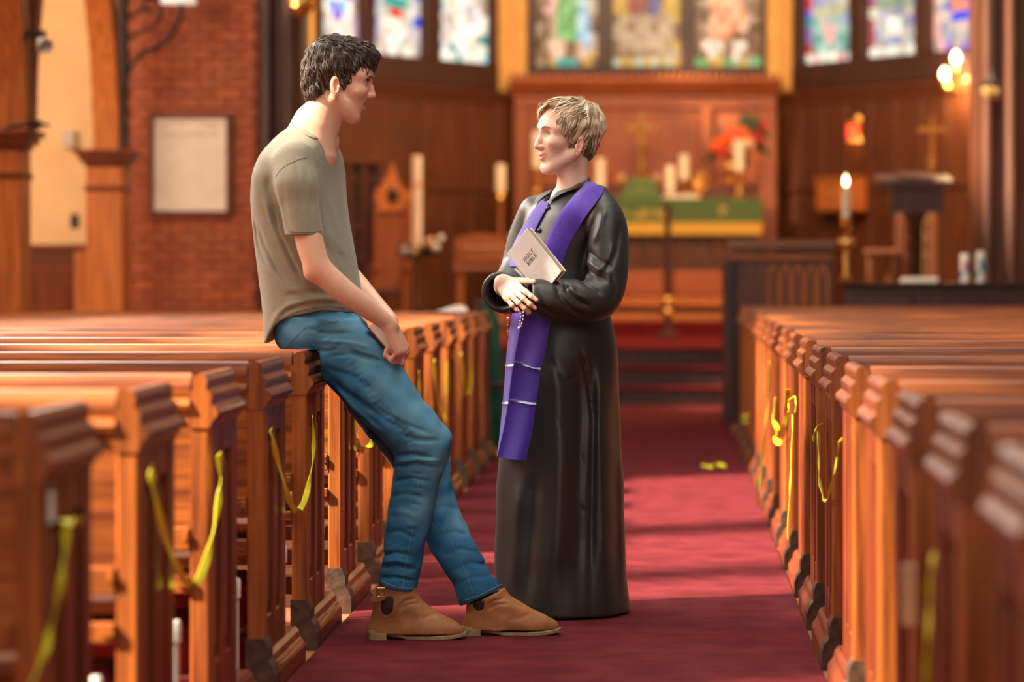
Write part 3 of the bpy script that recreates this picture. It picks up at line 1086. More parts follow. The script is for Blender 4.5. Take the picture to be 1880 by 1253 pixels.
def tint_mat(name, rough=0.5, sss=0.0, bump=0.0, bscale=300, spec=0.4, sheen=0.0):
    """colour read from the mesh's own 'tint' (skin, lips; locks of hair), with fine mottling"""
    m, nt, b = new_mat(name, rough, spec)
    N, L = nt.nodes, nt.links
    a = N.new('ShaderNodeAttribute')
    a.attribute_name = 'tint'
    tc = N.new('ShaderNodeTexCoord')
    no = N.new('ShaderNodeTexNoise')
    no.inputs['Scale'].default_value = 60
    L.new(tc.outputs['Object'], no.inputs['Vector'])
    hs = N.new('ShaderNodeHueSaturation')
    mr = N.new('ShaderNodeMapRange')
    mr.inputs['To Min'].default_value = 0.92
    mr.inputs['To Max'].default_value = 1.08
    L.new(no.outputs['Fac'], mr.inputs['Value'])
    L.new(mr.outputs['Result'], hs.inputs['Value'])
    L.new(a.outputs['Color'], hs.inputs['Color'])
    L.new(hs.outputs['Color'], b.inputs['Base Color'])
    if sss > 0:
        b.inputs['Subsurface Weight'].default_value = sss
        b.inputs['Subsurface Radius'].default_value = (1.0, 0.35, 0.2)
        b.inputs['Subsurface Scale'].default_value = 0.006
    if bump > 0:
        n2 = N.new('ShaderNodeTexNoise')
        n2.inputs['Scale'].default_value = bscale
        L.new(tc.outputs['Object'], n2.inputs['Vector'])
        bp = N.new('ShaderNodeBump')
        bp.inputs['Strength'].default_value = bump
        bp.inputs['Distance'].default_value = 0.004
        L.new(n2.outputs['Fac'], bp.inputs['Height'])
        L.new(bp.outputs['Normal'], b.inputs['Normal'])
    return m


M['skin'] = tint_mat('skin', 0.48, 0.12, 0.12, 420)
M['hair'] = tint_mat('hair', 0.55, 0, 0, spec=0.35)
M['eye_white'] = noisy('eye_white', (0.75, 0.70, 0.66), (0.70, 0.64, 0.60), 20, 0.2)
M['iris'] = noisy('iris', (0.10, 0.09, 0.07), (0.05, 0.04, 0.035), 60, 0.15)
M['teeth'] = noisy('teeth', (0.80, 0.76, 0.68), (0.76, 0.72, 0.62), 20, 0.3)


# ------------------------------------------------------------------ head: forward x, left y, up z, origin between the ears (metres)
def head_field(g, h=0.0019, neck=None):
    """g: shape numbers of this face"""
    Fd = Field((-0.20, -0.11, -0.26), (0.14, 0.11, 0.15), h)
    A = Fd.add
    A(ell((0.0, 0, 0.055), g['cranium']))
    A(ell((0.066, 0, 0.028), (0.031, 0.056, 0.030)), 0.03)                # brow
    A(ell((0.048, 0, -0.020), (0.046, 0.055, 0.060)), 0.025)              # mid face
    A(ell((0.038, 0, -0.070), (0.038, g['jaw'], 0.034)), 0.022)           # jaw
    for s in (-1, 1):
        A(ell((0.062, 0.040 * s, -0.016), (0.027, 0.022, 0.020)), 0.016)  # cheekbone
        A(rcone((-0.002, 0.054 * s, -0.045), (0.060, 0.020 * s, g['chin'][1] + 0.004), 0.017, 0.016), 0.022)
        A(rcone((0.082, 0.010 * s, 0.030), (0.062, 0.052 * s, 0.032), 0.010, 0.008), 0.012)
    A(ell((g['chin'][0] - 0.016, 0, g['chin'][1]), (0.019, 0.021, 0.016)), 0.016)
    A(ell((0.063, 0, -0.052), (0.0235, 0.030, 0.024)), 0.014)              # muzzle
    # nose
    nb, ntp = g['nose']
    A(rcone((0.086, 0, 0.018), (nb[0], 0, nb[1]), 0.0085, 0.0078), 0.010)
    A(rcone((nb[0], 0, nb[1]), (ntp[0] - g.get('nr', 0.0105), 0, ntp[1]), 0.0076, g.get('nr', 0.0105)), 0.006)
    for s in (-1, 1):
        A(ell((ntp[0] - 0.021, 0.0125 * s, ntp[1] - 0.003), (0.011, 0.0070, 0.0080)), 0.006)
        A(ell((ntp[0] - 0.017, 0.0065 * s, ntp[1] - 0.0125), (0.006, 0.0032, 0.0035)), 0.002, 's')
    # eye sockets, eyelids
    ey = g['eye']
    for s in (-1, 1):
        A(ell((ey[0] + 0.020, ey[1] * s, ey[2] + 0.002), (0.018, 0.020, 0.013)), 0.012, 's')
        A(ell((ey[0], ey[1] * s, ey[2]), (0.0136, 0.0142, 0.0132)), 0.004)
        A(ell((ey[0] + 0.010, (ey[1] + 0.0005) * s, ey[2] - 0.001), (0.0075, 0.0128, g['open'])), 0.0015, 's')
    # lips and the line between them
    lz = g['lip']
    for s in (-1, 1):
        A(rcone((lz[0] - 0.001, 0.002 * s, lz[1] + 0.0065), (lz[0] - 0.016, 0.024 * s, lz[1] + g['smile']), 0.0056, 0.0030), 0.003)
        A(rcone((lz[0] - 0.003, 0.002 * s, lz[1] - 0.0070), (lz[0] - 0.016, 0.022 * s, lz[1] + g['smile'] - 0.002), 0.0066, 0.0030), 0.003)
        A(rcone((lz[0] + 0.006, 0, lz[1]), (lz[0] - 0.013, 0.026 * s, lz[1] + g['smile']), 0.0016 + g['gape'], 0.0012 + g['gape'] * 0.5), 0.0012, 's')
    # ears
    for s in (-1, 1):
        e0 = np.array((-0.006, 0.074 * s, g['ear']))
        R = np.array(((0.94, 0.30 * s, 0.12), (-0.30 * s, 0.95, 0.0), (-0.12, 0.0, 0.99)))
        A(ell(e0 + (-0.003, 0.006 * s, 0.006), (0.0150, 0.0075, 0.0295), R), 0.006)
        A(ell(e0 + (0.002, 0.014 * s, 0.010), (0.0095, 0.0085, 0.0165), R), 0.002, 's')
        A(ell(e0 + (0.005, 0.010 * s, -0.004), (0.0065, 0.0080, 0.0090), R), 0.002, 's')
        A(rcone(e0 + (0.010, 0.004 * s, 0.002), e0 + (0.008, 0.004 * s, -0.010), 0.006, 0.006), 0.005)
        A(ell(e0 + (0.004, 0.005 * s, -0.022), (0.0090, 0.0055, 0.0090)), 0.004)
    if neck:
        for (a, b, ra, rb, k) in neck:
            A(rcone(a, b, ra, rb), k)
    return Fd


def smoothstep(a, b, x):
    t = np.clip((x - a) / (b - a), 0, 1)
    return t * t * (3 - 2 * t)


def face_tint(V, g, skin, lips, flush):
    c = np.tile(np.array(skin, float), (len(V), 1))

    def mix(mask, col):
        nonlocal c
        c = c * (1 - mask[:, None]) + np.array(col)[None] * mask[:, None]
    x, y, z = V[:, 0], V[:, 1], V[:, 2]
    lz = g['lip']
    curve = lz[1] + g['smile'] * (np.abs(y) / 0.025) ** 2
    ml = np.exp(-((z - curve) / 0.0088) ** 4) * smoothstep(0.0275, 0.022, np.abs(y)) * smoothstep(lz[0] - 0.020, lz[0] - 0.013, x)
    ck = np.exp(-(((np.abs(y) - 0.043) / 0.022) ** 2 + ((z + 0.020) / 0.022) ** 2)) * (x > 0.03)
    nz = np.exp(-(((y) / 0.016) ** 2 + ((z - g['nose'][1][1]) / 0.014) ** 2)) * (x > 0.085)
    er = smoothstep(0.070, 0.080, np.abs(y)) * (np.abs(x) < 0.03) * (z < 0.02)
    mix(np.clip(ck * 0.55 + nz * 0.35 + er * 0.55, 0, 1), flush)
    mix(np.clip(ml, 0, 1), lips)
    return np.concatenate([c, np.ones((len(c), 1))], 1)


def join_vq(parts):
    Vs, Qs, Cs, n = [], [], [], 0
    for V, Q, C in parts:
        Vs.append(V)
        Qs.append(Q + n)
        Cs.append(C)
        n += len(V)
    return np.concatenate(Vs), np.concatenate(Qs), np.concatenate(Cs)


# ------------------------------------------------------------------ hand: world-space capsules
def hand_prims(wrist, d, up, thumb_side, curls, size=1.0, spread=0.10, thumb=(0.5, 0.4, 0.2), thumb_dir=None, bend_axis=None, splay=None):
    """wrist point, d: direction of the palm, up: back of the hand, thumb_side: towards the thumb; curls: per finger (mcp, pip, dip) in radians"""
    d, up, ts = [Vector(v).normalized() for v in (d, up, thumb_side)]
    ts = (ts - d * ts.dot(d)).normalized()
    up = (up - d * up.dot(d) - ts * up.dot(ts)).normalized()
    w0 = Vector(wrist)
    S = size
    pr = []
    nails = []
    palm_l = 0.088 * S
    k0 = [0.030, 0.010, -0.010, -0.029]
    for i in range(4):
        base = w0 + d * palm_l * (1.0, 1.03, 0.99, 0.90)[i] + ts * k0[i] * S + up * 0.002
        pr.append((rcone(w0 + ts * k0[i] * 0.55 * S + d * 0.006, base, 0.0145 * S, 0.0115 * S), 0.012))
        ls = [(0.044, 0.026, 0.021), (0.048, 0.030, 0.022), (0.045, 0.027, 0.022), (0.035, 0.021, 0.019)][i]
        rs = [(0.0098, 0.0088, 0.0082, 0.0070), (0.0100, 0.0090, 0.0083, 0.0072), (0.0095, 0.0086, 0.0079, 0.0068), (0.0084, 0.0076, 0.0070, 0.0060)][i]
        ang = 0
        p = base
        sp = (0.06, 0.0, -0.06, -0.13)[i] * spread / 0.10 if splay is None else splay[i]
        fd = (d + ts * sp).normalized()
        fu = up
        ax = fd.cross(fu).normalized()                          # bending turns fd away from up
        for j in range(3):
            rot = Matrix.Rotation(-curls[i][j], 3, ax)
            fd = rot @ fd
            fu = rot @ fu
            q = p + fd * ls[j] * S
            pr.append((rcone(p, q, rs[j] * S, rs[j + 1] * S), 0.0035))
            if j < 2:
                pr.append((ell(q + fu * 0.001, (rs[j + 1] * S * 1.08,) * 3), 0.003))
            p = q
        nails.append((p + fu * rs[3] * S * 0.62 - fd * 0.001, fd, fu, rs[3] * S))
    tb = w0 + d * 0.022 * S + ts * 0.020 * S - up * 0.004
    td = Vector(thumb_dir).normalized() if thumb_dir is not None else (d * 0.7 + ts * 0.75 - up * 0.2).normalized()
    tl = (0.044, 0.033, 0.026)
    tr = (0.0145, 0.0112, 0.0102, 0.0080)
    p = tb
    ax = Vector(bend_axis).normalized() if bend_axis is not None else td.cross(up).normalized()
    for j in range(3):
        td = Matrix.Rotation(-thumb[j] if j else 0.0, 3, ax) @ td
        q = p + td * tl[j] * S
        pr.append((rcone(p, q, tr[j] * S, tr[j + 1] * S), 0.010 if j == 0 else 0.004))
        p = q
    nails.append((p - ax.cross(td) * 0.0, td, up, tr[3] * S))
    return pr, nails


def prims_field(prs, h, pad=0.012):
    lo = np.min([p[0][1] for p in prs], 0) - pad
    hi = np.max([p[0][2] for p in prs], 0) + pad
    Fd = Field(lo, hi, h)
    for p, k in prs:
        Fd.add(p, k)
    return Fd


def flat_tint(V, c):
    return np.concatenate([np.tile(np.array(c, float), (len(V), 1)), np.ones((len(V), 1))], 1)


def hair_locks(name, locks, mat, parent, nside=5):
    """locks: list of (points, radius at each point or max radius, flatness, normal, colour)"""
    vs, fs, cs = [], [], []
    for pts, r, flat, nv, col in locks:
        pts = [Vector(p) for p in pts]
        n0 = len(vs)
        m = len(pts)
        for i, p in enumerate(pts):
            t = (pts[min(i + 1, m - 1)] - pts[max(i - 1, 0)]).normalized()
            nn = Vector(nv[i] if isinstance(nv, list) else nv)
            nn = (nn - t * nn.dot(t)).normalized()
            s = t.cross(nn)
            u = i / (m - 1)
            rr = r * (0.55 + 0.75 * u) if u < 0.45 else r * (0.89 - 0.80 * ((u - 0.45) / 0.55) ** 1.6)
            for k in range(nside):
                a = 2 * math.pi * k / nside
                vs.append(p + s * math.cos(a) * rr + nn * math.sin(a) * rr * flat)
                f_ = 0.85 + 0.3 * u
                cs.append((col[0] * f_, col[1] * f_, col[2] * f_, 1))
        for i in range(m - 1):
            for k in range(nside):
                fs.append((n0 + i * nside + k, n0 + i * nside + (k + 1) % nside, n0 + (i + 1) * nside + (k + 1) % nside, n0 + (i + 1) * nside + k))
        fs.append(tuple(n0 + (m - 1) * nside + k for k in range(nside)))
    me = bpy.data.meshes.new(name)
    me.from_pydata([tuple(v) for v in vs], [], fs)
    me.update()
    at = me.color_attributes.new('tint', 'FLOAT_COLOR', 'POINT')
    at.data.foreach_set('color', np.array(cs, np.float32).ravel())
    me.shade_smooth()
    o = bpy.data.objects.new(name, me)
    me.materials.append(mat)
    COL.objects.link(o)
    o.parent = parent
    return o


def frame_matrix(origin, f, l, u):
    return Matrix(((f[0], l[0], u[0], origin[0]), (f[1], l[1], u[1], origin[1]), (f[2], l[2], u[2], origin[2]), (0, 0, 0, 1)))


def to_world(V, Mx):
    R = np.array(Mx.to_3x3())
    return V @ R.T + np.array(Mx.translation)


def poly_sd(poly, X, Z):
    """signed distance to a closed 2-D outline, negative inside"""
    d2 = None
    inside = np.zeros(np.broadcast_shapes(X.shape, Z.shape), bool)
    n = len(poly)
    for i in range(n):
        x0, z0 = poly[i]
        x1, z1 = poly[(i + 1) % n]
        ex, ez = x1 - x0, z1 - z0
        wx, wz = X - x0, Z - z0
        t = np.clip((wx * ex + wz * ez) / (ex * ex + ez * ez + 1e-12), 0, 1)
        q = (wx - ex * t) ** 2 + (wz - ez * t) ** 2
        d2 = q if d2 is None else np.minimum(d2, q)
        c = ((z0 > Z) != (z1 > Z)) & (X < ex * (Z - z0) / (ez if abs(ez) > 1e-9 else 1e-9) + x0)
        inside = inside ^ c
    return np.where(inside, -1, 1) * np.sqrt(d2)


def grow_locks(Fd, V, count, flow, length, radius, colors, lift=0.002, seed=1, steps=7, wob=0.25, flat=0.55, where=None):
    """strands rooted on the surface, following flow along it, all grown together"""
    g = np.random.default_rng(seed)
    if where is not None:
        V = V[where(V)]
    ids = g.choice(len(V), count, replace=len(V) < count)
    p = np.array(V[ids], float)
    ln = length * g.uniform(0.7, 1.25, count)
    ph = g.uniform(0, 6.28, count)
    lv = lift * g.uniform(0.3, 1.5, count)
    PT, NS = [], []
    e = Fd.h
    for k in range(steps):
        n = np.stack([Fd.sample(p + np.eye(3)[i] * e) - Fd.sample(p - np.eye(3)[i] * e) for i in range(3)], 1)
        n /= np.maximum(np.linalg.norm(n, axis=1), 1e-9)[:, None]
        d = Fd.sample(p)
        p = p - n * (d - lv * (0.2 + 0.8 * k / steps))[:, None]
        PT.append(p.copy())
        NS.append(n)
        fl = np.array([tuple(flow(Vector(q))) for q in p])
        fl = fl - n * (fl * n).sum(1)[:, None]
        fl /= np.maximum(np.linalg.norm(fl, axis=1), 1e-9)[:, None]
        sd = np.cross(fl, n)
        p = p + (fl + sd * (wob * np.sin(ph + k * 0.9))[:, None]) * (ln / (steps - 1))[:, None]
    PT, NS = np.array(PT), np.array(NS)
    return [([Vector(q) for q in PT[:, i]], radius * g.uniform(0.7, 1.3), flat, [Vector(q) for q in NS[:, i]], colors[g.integers(len(colors))]) for i in range(count)]


def xf_locks(locks, Mx):
    R = Mx.to_3x3()
    return [([Mx @ p for p in pts], r, fl, ([R @ n for n in ns] if isinstance(ns, list) else R @ ns), c) for pts, r, fl, ns, c in locks]


def chain(pts, rs, n=5, nrm=None, f=1.0):
    """smooth tapered tube through pts"""
    sp = spline([Vector(p) for p in pts], n)
    rr = [v.x for v in spline([Vector((r, 0, 0)) for r in rs], n)]
    cs = [rcone(sp[i], sp[i + 1], rr[i], rr[i + 1], nrm, f) for i in range(len(sp) - 1)]

    def fn(X, Y, Z):
        d = None
        for c_ in cs:
            q = c_[0](X, Y, Z)
            d = q if d is None else np.minimum(d, q)
        return d
    return fn, np.min([c_[1] for c_ in cs], 0), np.max([c_[2] for c_ in cs], 0)


def snap(Fd, p, off=0.0):
    p = Vector(p)
    for _ in range(4):
        d = float(Fd.sample(np.array(p)[None])[0])
        p = p - Fd.normal(p) * (d - off)
    return p


def eyebrow(Hf, HM, g, s, col, rad, pts):
    bl = [snap(Hf, (q[0], q[1] * s, q[2]), 0.0008) for q in spline(pts, 4)]
    ns = [HM.to_3x3() @ Hf.normal(q) for q in bl]
    return hair_locks('eyebrow', [([HM @ q for q in bl], rad, 0.45, ns, col)], M['hair'], None)


def own(o, parent):
    """parent while the mesh stays in world coordinates"""
    o.parent = parent
    o.matrix_parent_inverse = Matrix.Translation(-parent.location) if parent.parent is None else Matrix.Identity(4)
    return o

# ================================================================== the young man
YM = 8.58
man = thing('person', 'young man in a grey-green T-shirt and blue jeans perched on the pew end', 'person', (-0.95, 8.55, 0.01))


SKIN_M, LIP_M, FL_M = (0.74, 0.43, 0.305), (0.58, 0.22, 0.17), (0.70, 0.30, 0.21)
yaw, pit = math.radians(6), math.radians(8)
fwd = Vector((math.cos(pit) * math.cos(yaw), math.cos(pit) * math.sin(yaw), -math.sin(pit)))
lft = Vector((-math.sin(yaw), math.cos(yaw), 0))
upv = fwd.cross(lft).normalized()
HM = frame_matrix(P(621.5, 154, YM), fwd, lft, upv)
HMi = HM.inverted()
gm = dict(cranium=(0.096, 0.074, 0.082), jaw=0.042, chin=(0.075, -0.098), nose=((0.101, 0.001), (0.1185, -0.020)), eye=(0.0735, 0.031, 0.013), open=0.0036, ear=-0.018,
          lip=(0.0885, -0.055), smile=0.008, gape=0.0040)
nk = lambda px, py, Y: tuple(HMi @ P(px, py, Y))
Hf = head_field(gm, 0.0019, [(nk(603, 178, YM), nk(577, 248, YM), 0.054, 0.056, 0.02), (nk(607, 205, YM), nk(590, 262, YM), 0.030, 0.036, 0.03),
                             (nk(617, 230, YM), nk(613, 240, YM), 0.010, 0.012, 0.014), (nk(577, 240, YM), nk(574, 285, YM), 0.056, 0.075, 0.02),
                             (nk(565, 220, YM), nk(552, 250, YM), 0.040, 0.046, 0.03)])
V, Q = Hf.mesh()
C = face_tint(V, gm, SKIN_M, LIP_M, FL_M)
body_parts = [(to_world(V, HM), Q, C)]
# torso inside the shirt, joining neck and arms
T = prims_field([(rcone(P(572, 262, 8.60), P(548, 330, 8.60), 0.085, 0.11), 0.02), (rcone(P(548, 330, 8.60), P(566, 560, 8.60), 0.11, 0.11), 0.02),
                 (rcone(P(546, 300, 8.44), P(596, 300, 8.76), 0.034, 0.034), 0.03)], 0.008)
V, Q = T.mesh()
body_parts.append((V, Q, flat_tint(V, SKIN_M)))

# arms and hands; the near right hand closes over the book from above
wr, wl_ = P(716, 598, 8.42), P(716, 590, 8.545)
arm_r = [(chain([P(546, 300, 8.40), P(557, 385, 8.365), P(566, 433, 8.355), P(577, 474, 8.347), P(590, 497, 8.345), P(622, 527, 8.352), P(660, 556, 8.37), P(696, 582, 8.40), wr],
                [0.040, 0.039, 0.042, 0.040, 0.038, 0.0365, 0.0325, 0.027, 0.0255]), 0.0), (ell(P(573, 503, 8.345), (0.020, 0.024, 0.020)), 0.03)]
hd, _n = hand_prims(wr, P(742, 655, 8.45) - P(716, 598, 8.42), (0.72, -0.50, 0.42), (0.30, 0.92, 0.30), [(1.0, 1.45, 1.0), (1.0, 1.5, 1.05), (1.05, 1.5, 1.1), (1.1, 1.55, 1.1)], 1.0,
                    thumb_dir=(0.05, 0.62, -0.85), thumb=(0, 0.2, 0.2))
AR = prims_field(arm_r + hd, 0.0026)
V, Q = AR.mesh()
cc = flat_tint(V, SKIN_M)
kn = np.exp(-((V - np.array(P(580, 500, 8.31))) ** 2).sum(1) / 0.035 ** 2) * 0.5 + 0.6 * smoothstep(P(0, 625, 8.45).z, P(0, 660, 8.45).z, V[:, 2])
cc[:, :3] = cc[:, :3] * (1 - kn[:, None]) + np.array(FL_M) * kn[:, None]
body_parts.append((V, Q, cc))
arm_l = [(chain([P(592, 305, 8.78), P(604, 420, 8.80), P(627, 486, 8.775), P(664, 533, 8.69), wl_], [0.044, 0.039, 0.037, 0.034, 0.026]), 0.0)]
hl, _n = hand_prims(wl_, P(736, 640, 8.53) - wl_, (0.8, 0.5, 0.3), (-0.2, -0.9, 0.3), [(0.4, 0.7, 0.4)] * 4, 1.0, thumb_dir=(0.1, -0.3, -0.95))
AL = prims_field(arm_l + hl, 0.003)
V, Q = AL.mesh()
body_parts.append((V, Q, flat_tint(V, SKIN_M)))
V, Q, C = join_vq(body_parts)
own(fast_mesh('body', V, Q, M['skin'], None, C), man)

# eyes, teeth, brows
for s in (-1, 1):
    e = Vector((gm['eye'][0], gm['eye'][1] * s, gm['eye'][2]))
    eb = MB().ball(e, 0.0124, 16, 10).xf(HM).build('eyeball', M['eye_white'], None, True)
    own(eb, man)
    it = MB().ball(e + Vector((0.0085, 0, -0.001)), (0.0042, 0.0056, 0.0056), 14, 8).xf(HM).build('iris', M['iris'], None, True)
    it.parent = eb
    own(eyebrow(Hf, HM, gm, s, (0.045, 0.028, 0.02), 0.0034, [(0.100, 0.012, 0.030), (0.096, 0.030, 0.035), (0.085, 0.046, 0.031)]), man)
own(MB().box((gm['lip'][0] - 0.016, -0.016, gm['lip'][1] - 0.003), (gm['lip'][0] - 0.006, 0.016, gm['lip'][1] + 0.006), 0.002).xf(HM).build('teeth', M['teeth']), man)

# hair: a tousled cap and many short wavy locks
hp_px = [(700, 60), (560, 40), (525, 90), (530, 150), (552, 203), (575, 202), (594, 199), (600, 186), (601, 170), (608, 152), (618, 144), (629, 147), (634, 158), (636, 175), (646, 177), (651, 172),
         (653, 152), (662, 136), (676, 135), (688, 134), (700, 125)]
hpoly = []
for q in hp_px:
    lv = HMi @ P(q[0], q[1], YM)
    hpoly.append((lv.x, lv.z))
Hs = Field((-0.15, -0.11, -0.09), (0.15, 0.11, 0.18), 0.003)
Hs.add(ell((-0.010, 0, 0.058), (0.106, 0.082, 0.091)))
Hs.add(ell((0.062, 0, 0.098), (0.046, 0.060, 0.036)), 0.03)
Hs.add(ell((-0.060, 0, 0.010), (0.050, 0.064, 0.060)), 0.03)
Hs.add(ell((-0.064, 0, -0.035), (0.034, 0.050, 0.040)), 0.03)
Hs.warp(waves(3, 14, 95, 0.0035))
Hs0 = Hs.D.copy()
Hs.cut(lambda X, Y, Z: poly_sd(hpoly, X, Z))
Hs.add(ell((0.115, 0, 0.018), (0.05, 0.06, 0.036)), 0.01, 's')
V, Q = Hs.mesh()
DK1, DK2, DK3, DK4 = (0.050, 0.032, 0.022), (0.085, 0.058, 0.042), (0.140, 0.105, 0.080), (0.034, 0.020, 0.014)
hair_o = own(fast_mesh('hair', to_world(V, HM), Q, M['hair'], None, flat_tint(V, DK4)), man)
Hs.D = Hs0


def flow_m(p):
    top = max(0.0, min(1.0, (p.z - 0.085) / 0.04))
    fr = max(0.0, min(1.0, (p.x - 0.045) / 0.03))
    v = Vector((0.35, 0.0, -1.0)) * (1 - top) + Vector((1.0, 0.15, -0.15)) * top
    if fr > 0:
        v = v + Vector((0.7, 0.2, -0.7)) * fr
    return v


lk = grow_locks(Hs, V, 1700, flow_m, 0.028, 0.0027, [DK1, DK2, DK3, DK4], 0.004, 5, 7, 0.45, 0.6, lambda V: (V[:, 2] > -0.052))
lk += grow_locks(Hs, V, 150, lambda p: Vector((0.8, 0.1, -0.9)), 0.026, 0.0028, [DK1, DK2, DK4], 0.006, 6, 7, 0.5, 0.6, lambda V: (V[:, 0] > 0.085) & (V[:, 2] > 0.06))
own(hair_locks('hair_locks', xf_locks(lk, HM), M['hair'], None), man)

# ---- T-shirt
M['shirt'] = noisy('grey_green_cotton', (0.305, 0.280, 0.212), (0.272, 0.250, 0.188), 140, 0.9, 0.15, bump=0.18, bscale=900, sheen=0.15)
rows = rows_px([(224, 545, 575, 8.60, 0.04), (232, 531, 586, 8.60, 0.062), (244, 514, 597, 8.60, 0.085), (258, 501, 608, 8.60, 0.118), (272, 492, 616, 8.60, 0.155), (286, 484, 621, 8.60, 0.186), (322, 471, 625, 8.60, 0.208),
                (362, 466, 629, 8.60, 0.198), (406, 469, 635, 8.60, 0.186), (461, 474, 645, 8.60, 0.178), (510, 479, 655, 8.60, 0.176), (545, 483, 661, 8.60, 0.178), (575, 486, 658, 8.60, 0.180),
                (604, 488, 644, 8.60, 0.176), (636, 490, 630, 8.60, 0.17)], YM)
A = smooth_rows(rows, 60)
Sh = Field((-1.325, 8.27, 0.86), (-0.90, 8.95, 1.615), 0.0042)
TH = math.radians(17)
Sh.add(zstack(A, TH, 2.25))
Sl = Field((-1.325, 8.27, 1.20), (-0.90, 8.95, 1.615), 0.0042)
sl_r = [rcone(P(541, 292, 8.405), P(545, 340, 8.375), 0.058, 0.059), rcone(P(545, 340, 8.375), P(560, 450, 8.355), 0.059, 0.0535)]
for c_ in sl_r:
    Sh.add(c_, 0.030)
sl_l = [rcone(P(592, 296, 8.765), P(598, 322, 8.80), 0.054, 0.056), rcone(P(598, 322, 8.80), P(602, 372, 8.82), 0.056, 0.050)]
for c_ in sl_l:
    Sh.add(c_, 0.030)
# sleeve ends: clear what hangs below the cuff line but is not torso
tz = zstack(A, TH, 2.25)[0]


def sleeve_cut(px0, py0, px1, py1, ymax, ymin):
    a, b = P(px0, py0, 8.4), P(px1, py1, 8.4)

    def fn(X, Y, Z):
        zc = a.z + (X - a.x) * (b.z - a.z) / (b.x - a.x)
        below = (zc - Z)
        return np.minimum(np.minimum(below, tz(X, Y, Z) - 0.004), np.minimum(ymax - Y, Y - ymin) + 0 * Z)
    return fn


Sh.cut(sleeve_cut(525, 433, 596, 433, 8.48, 8.0))
Sh.cut(sleeve_cut(600, 361, 640, 358, 9.2, 8.72))
# armpit: arms hang free of the body below the sleeve
hem = [(470, 640), (487, 632), (497, 626), (504, 612), (514, 598), (526, 588), (552, 578), (600, 569), (640, 573), (700, 580)]
hx = [(q[0] - CX) / F * YM for q in hem]
hz = [CAMZ - (q[1] - CY) / F * YM for q in hem]
Sh.cut(lambda X, Y, Z: np.interp(X, hx, hz) - Z)
Sh.warp(creases([
    ([(508, 325), (506, 350), (518, 382), (540, 420)], 0.0075, 0.0032),
    ([(480, 410), (495, 450), (520, 495), (545, 525)], 0.0065, 0.0078), ([(508, 370), (520, 420), (548, 480), (570, 520)], 0.0065, 0.0069),
    ([(474, 400), (482, 450), (500, 490)], 0.0056, 0.0055), ([(500, 360), (512, 410), (535, 450)], 0.0084, -0.0037),
    ([(490, 440), (510, 490), (545, 530), (590, 548)], 0.0112, -0.0041), ([(520, 585), (540, 568), (580, 556), (630, 556)], 0.0065, 0.0060),
    ([(505, 605), (520, 580), (545, 560), (600, 548), (640, 552)], 0.0094, -0.0046), ([(530, 545), (560, 538), (610, 536)], 0.0084, 0.0028),
    ([(579, 310), (586, 350), (594, 400)], 0.0065, 0.0037), ([(598, 300), (606, 380), (622, 450), (640, 500)], 0.0094, 0.0032), ([(590, 300), (602, 400), (620, 470)], 0.0112, -0.0028),
    ([(562, 300), (572, 350), (576, 400)], 0.0075, 0.0028), ([(538, 330), (545, 390), (552, 425)], 0.0094, 0.0028), ([(528, 350), (540, 400), (548, 430)], 0.0075, -0.0018),
    ([(600, 440), (622, 480), (640, 520)], 0.0094, 0.0028), ([(610, 420), (634, 470)], 0.0084, -0.0023)], YM, (8.62, -1)))
Sh.warp(waves(8, 10, 26, 0.0016, (1, 1, 0.6)))
pre = Sh.D.copy()
# neckline
rp = [(532, 233, 8.600), (540, 238, 8.560), (551, 248, 8.530), (564, 264, 8.512), (578, 280, 8.520), (596, 293, 8.555), (603, 281, 8.605), (607, 264, 8.650), (598, 252, 8.685), (572, 240, 8.690), (548, 234, 8.665), (536, 232, 8.63)]
rxy = [Vector((P(*q).x, P(*q).y, 0)) for q in rp]
rsp = spline(rxy + [rxy[0]], 6)[:-1]
npoly = [(q.x, q.y) for q in rsp]
Sh.cut(lambda X, Y, Z: np.minimum(-poly_sd(npoly, X, Y) + 0 * Z, Z - 1.36 + 0 * X))
V, Q = Sh.mesh()
shirt = own(fast_mesh('t_shirt', V, Q, M['shirt']), man)
# ribbed collar around the opening
post = Sh.D
Sh.D = pre
ring = []
zz = np.arange(1.612, 1.30, -0.002)
for q in rsp:
    g = np.stack([np.full_like(zz, q.x), np.full_like(zz, q.y), zz], 1)
    d = Sh.sample(g)
    ring.append(Vector(g[int(np.argmax(d < 0))]))
NR = len(ring)
ring = [(ring[i - 2] + ring[i - 1] * 2 + ring[i] * 3 + ring[(i + 1) % NR] * 2 + ring[(i + 2) % NR]) / 9 for i in range(NR)]
mb = MB()
vs, fs = [], []
for i in range(NR):
    p = ring[i]
    n = Sh.normal(p)
    t = (ring[(i + 1) % NR] - ring[i - 1]).normalized()
    s = n.cross(t).normalized()
    for a, b in ((-0.012, -0.004), (-0.009, 0.0045), (0.0, 0.0058), (0.009, 0.0045), (0.012, -0.002)):
        vs.append(p + s * a + n * b)
for i in range(NR):
    j = (i + 1) % NR
    for k in range(4):
        fs.append([i * 5 + k, i * 5 + k + 1, j * 5 + k + 1, j * 5 + k])
col_o = mb.add(vs, fs).build('collar', M['shirt'], None, True, 60)
col_o.parent = shirt
Sh.D = post


def stitch(field, pxs, r, mat, name, parent, off=0.0006, n=6, dashed=None):
    pts = spline([(q[0], q[1], 0) for q in pxs], n)
    h_ = field.hit([(q.x, q.y) for q in pts])
    h_ = [p + field.normal(p) * off for p in h_]
    m_ = MB()
    m_.tube(h_, r, 5)
    o = m_.build(name, mat, None, True, 80)
    o.parent = parent
    return o


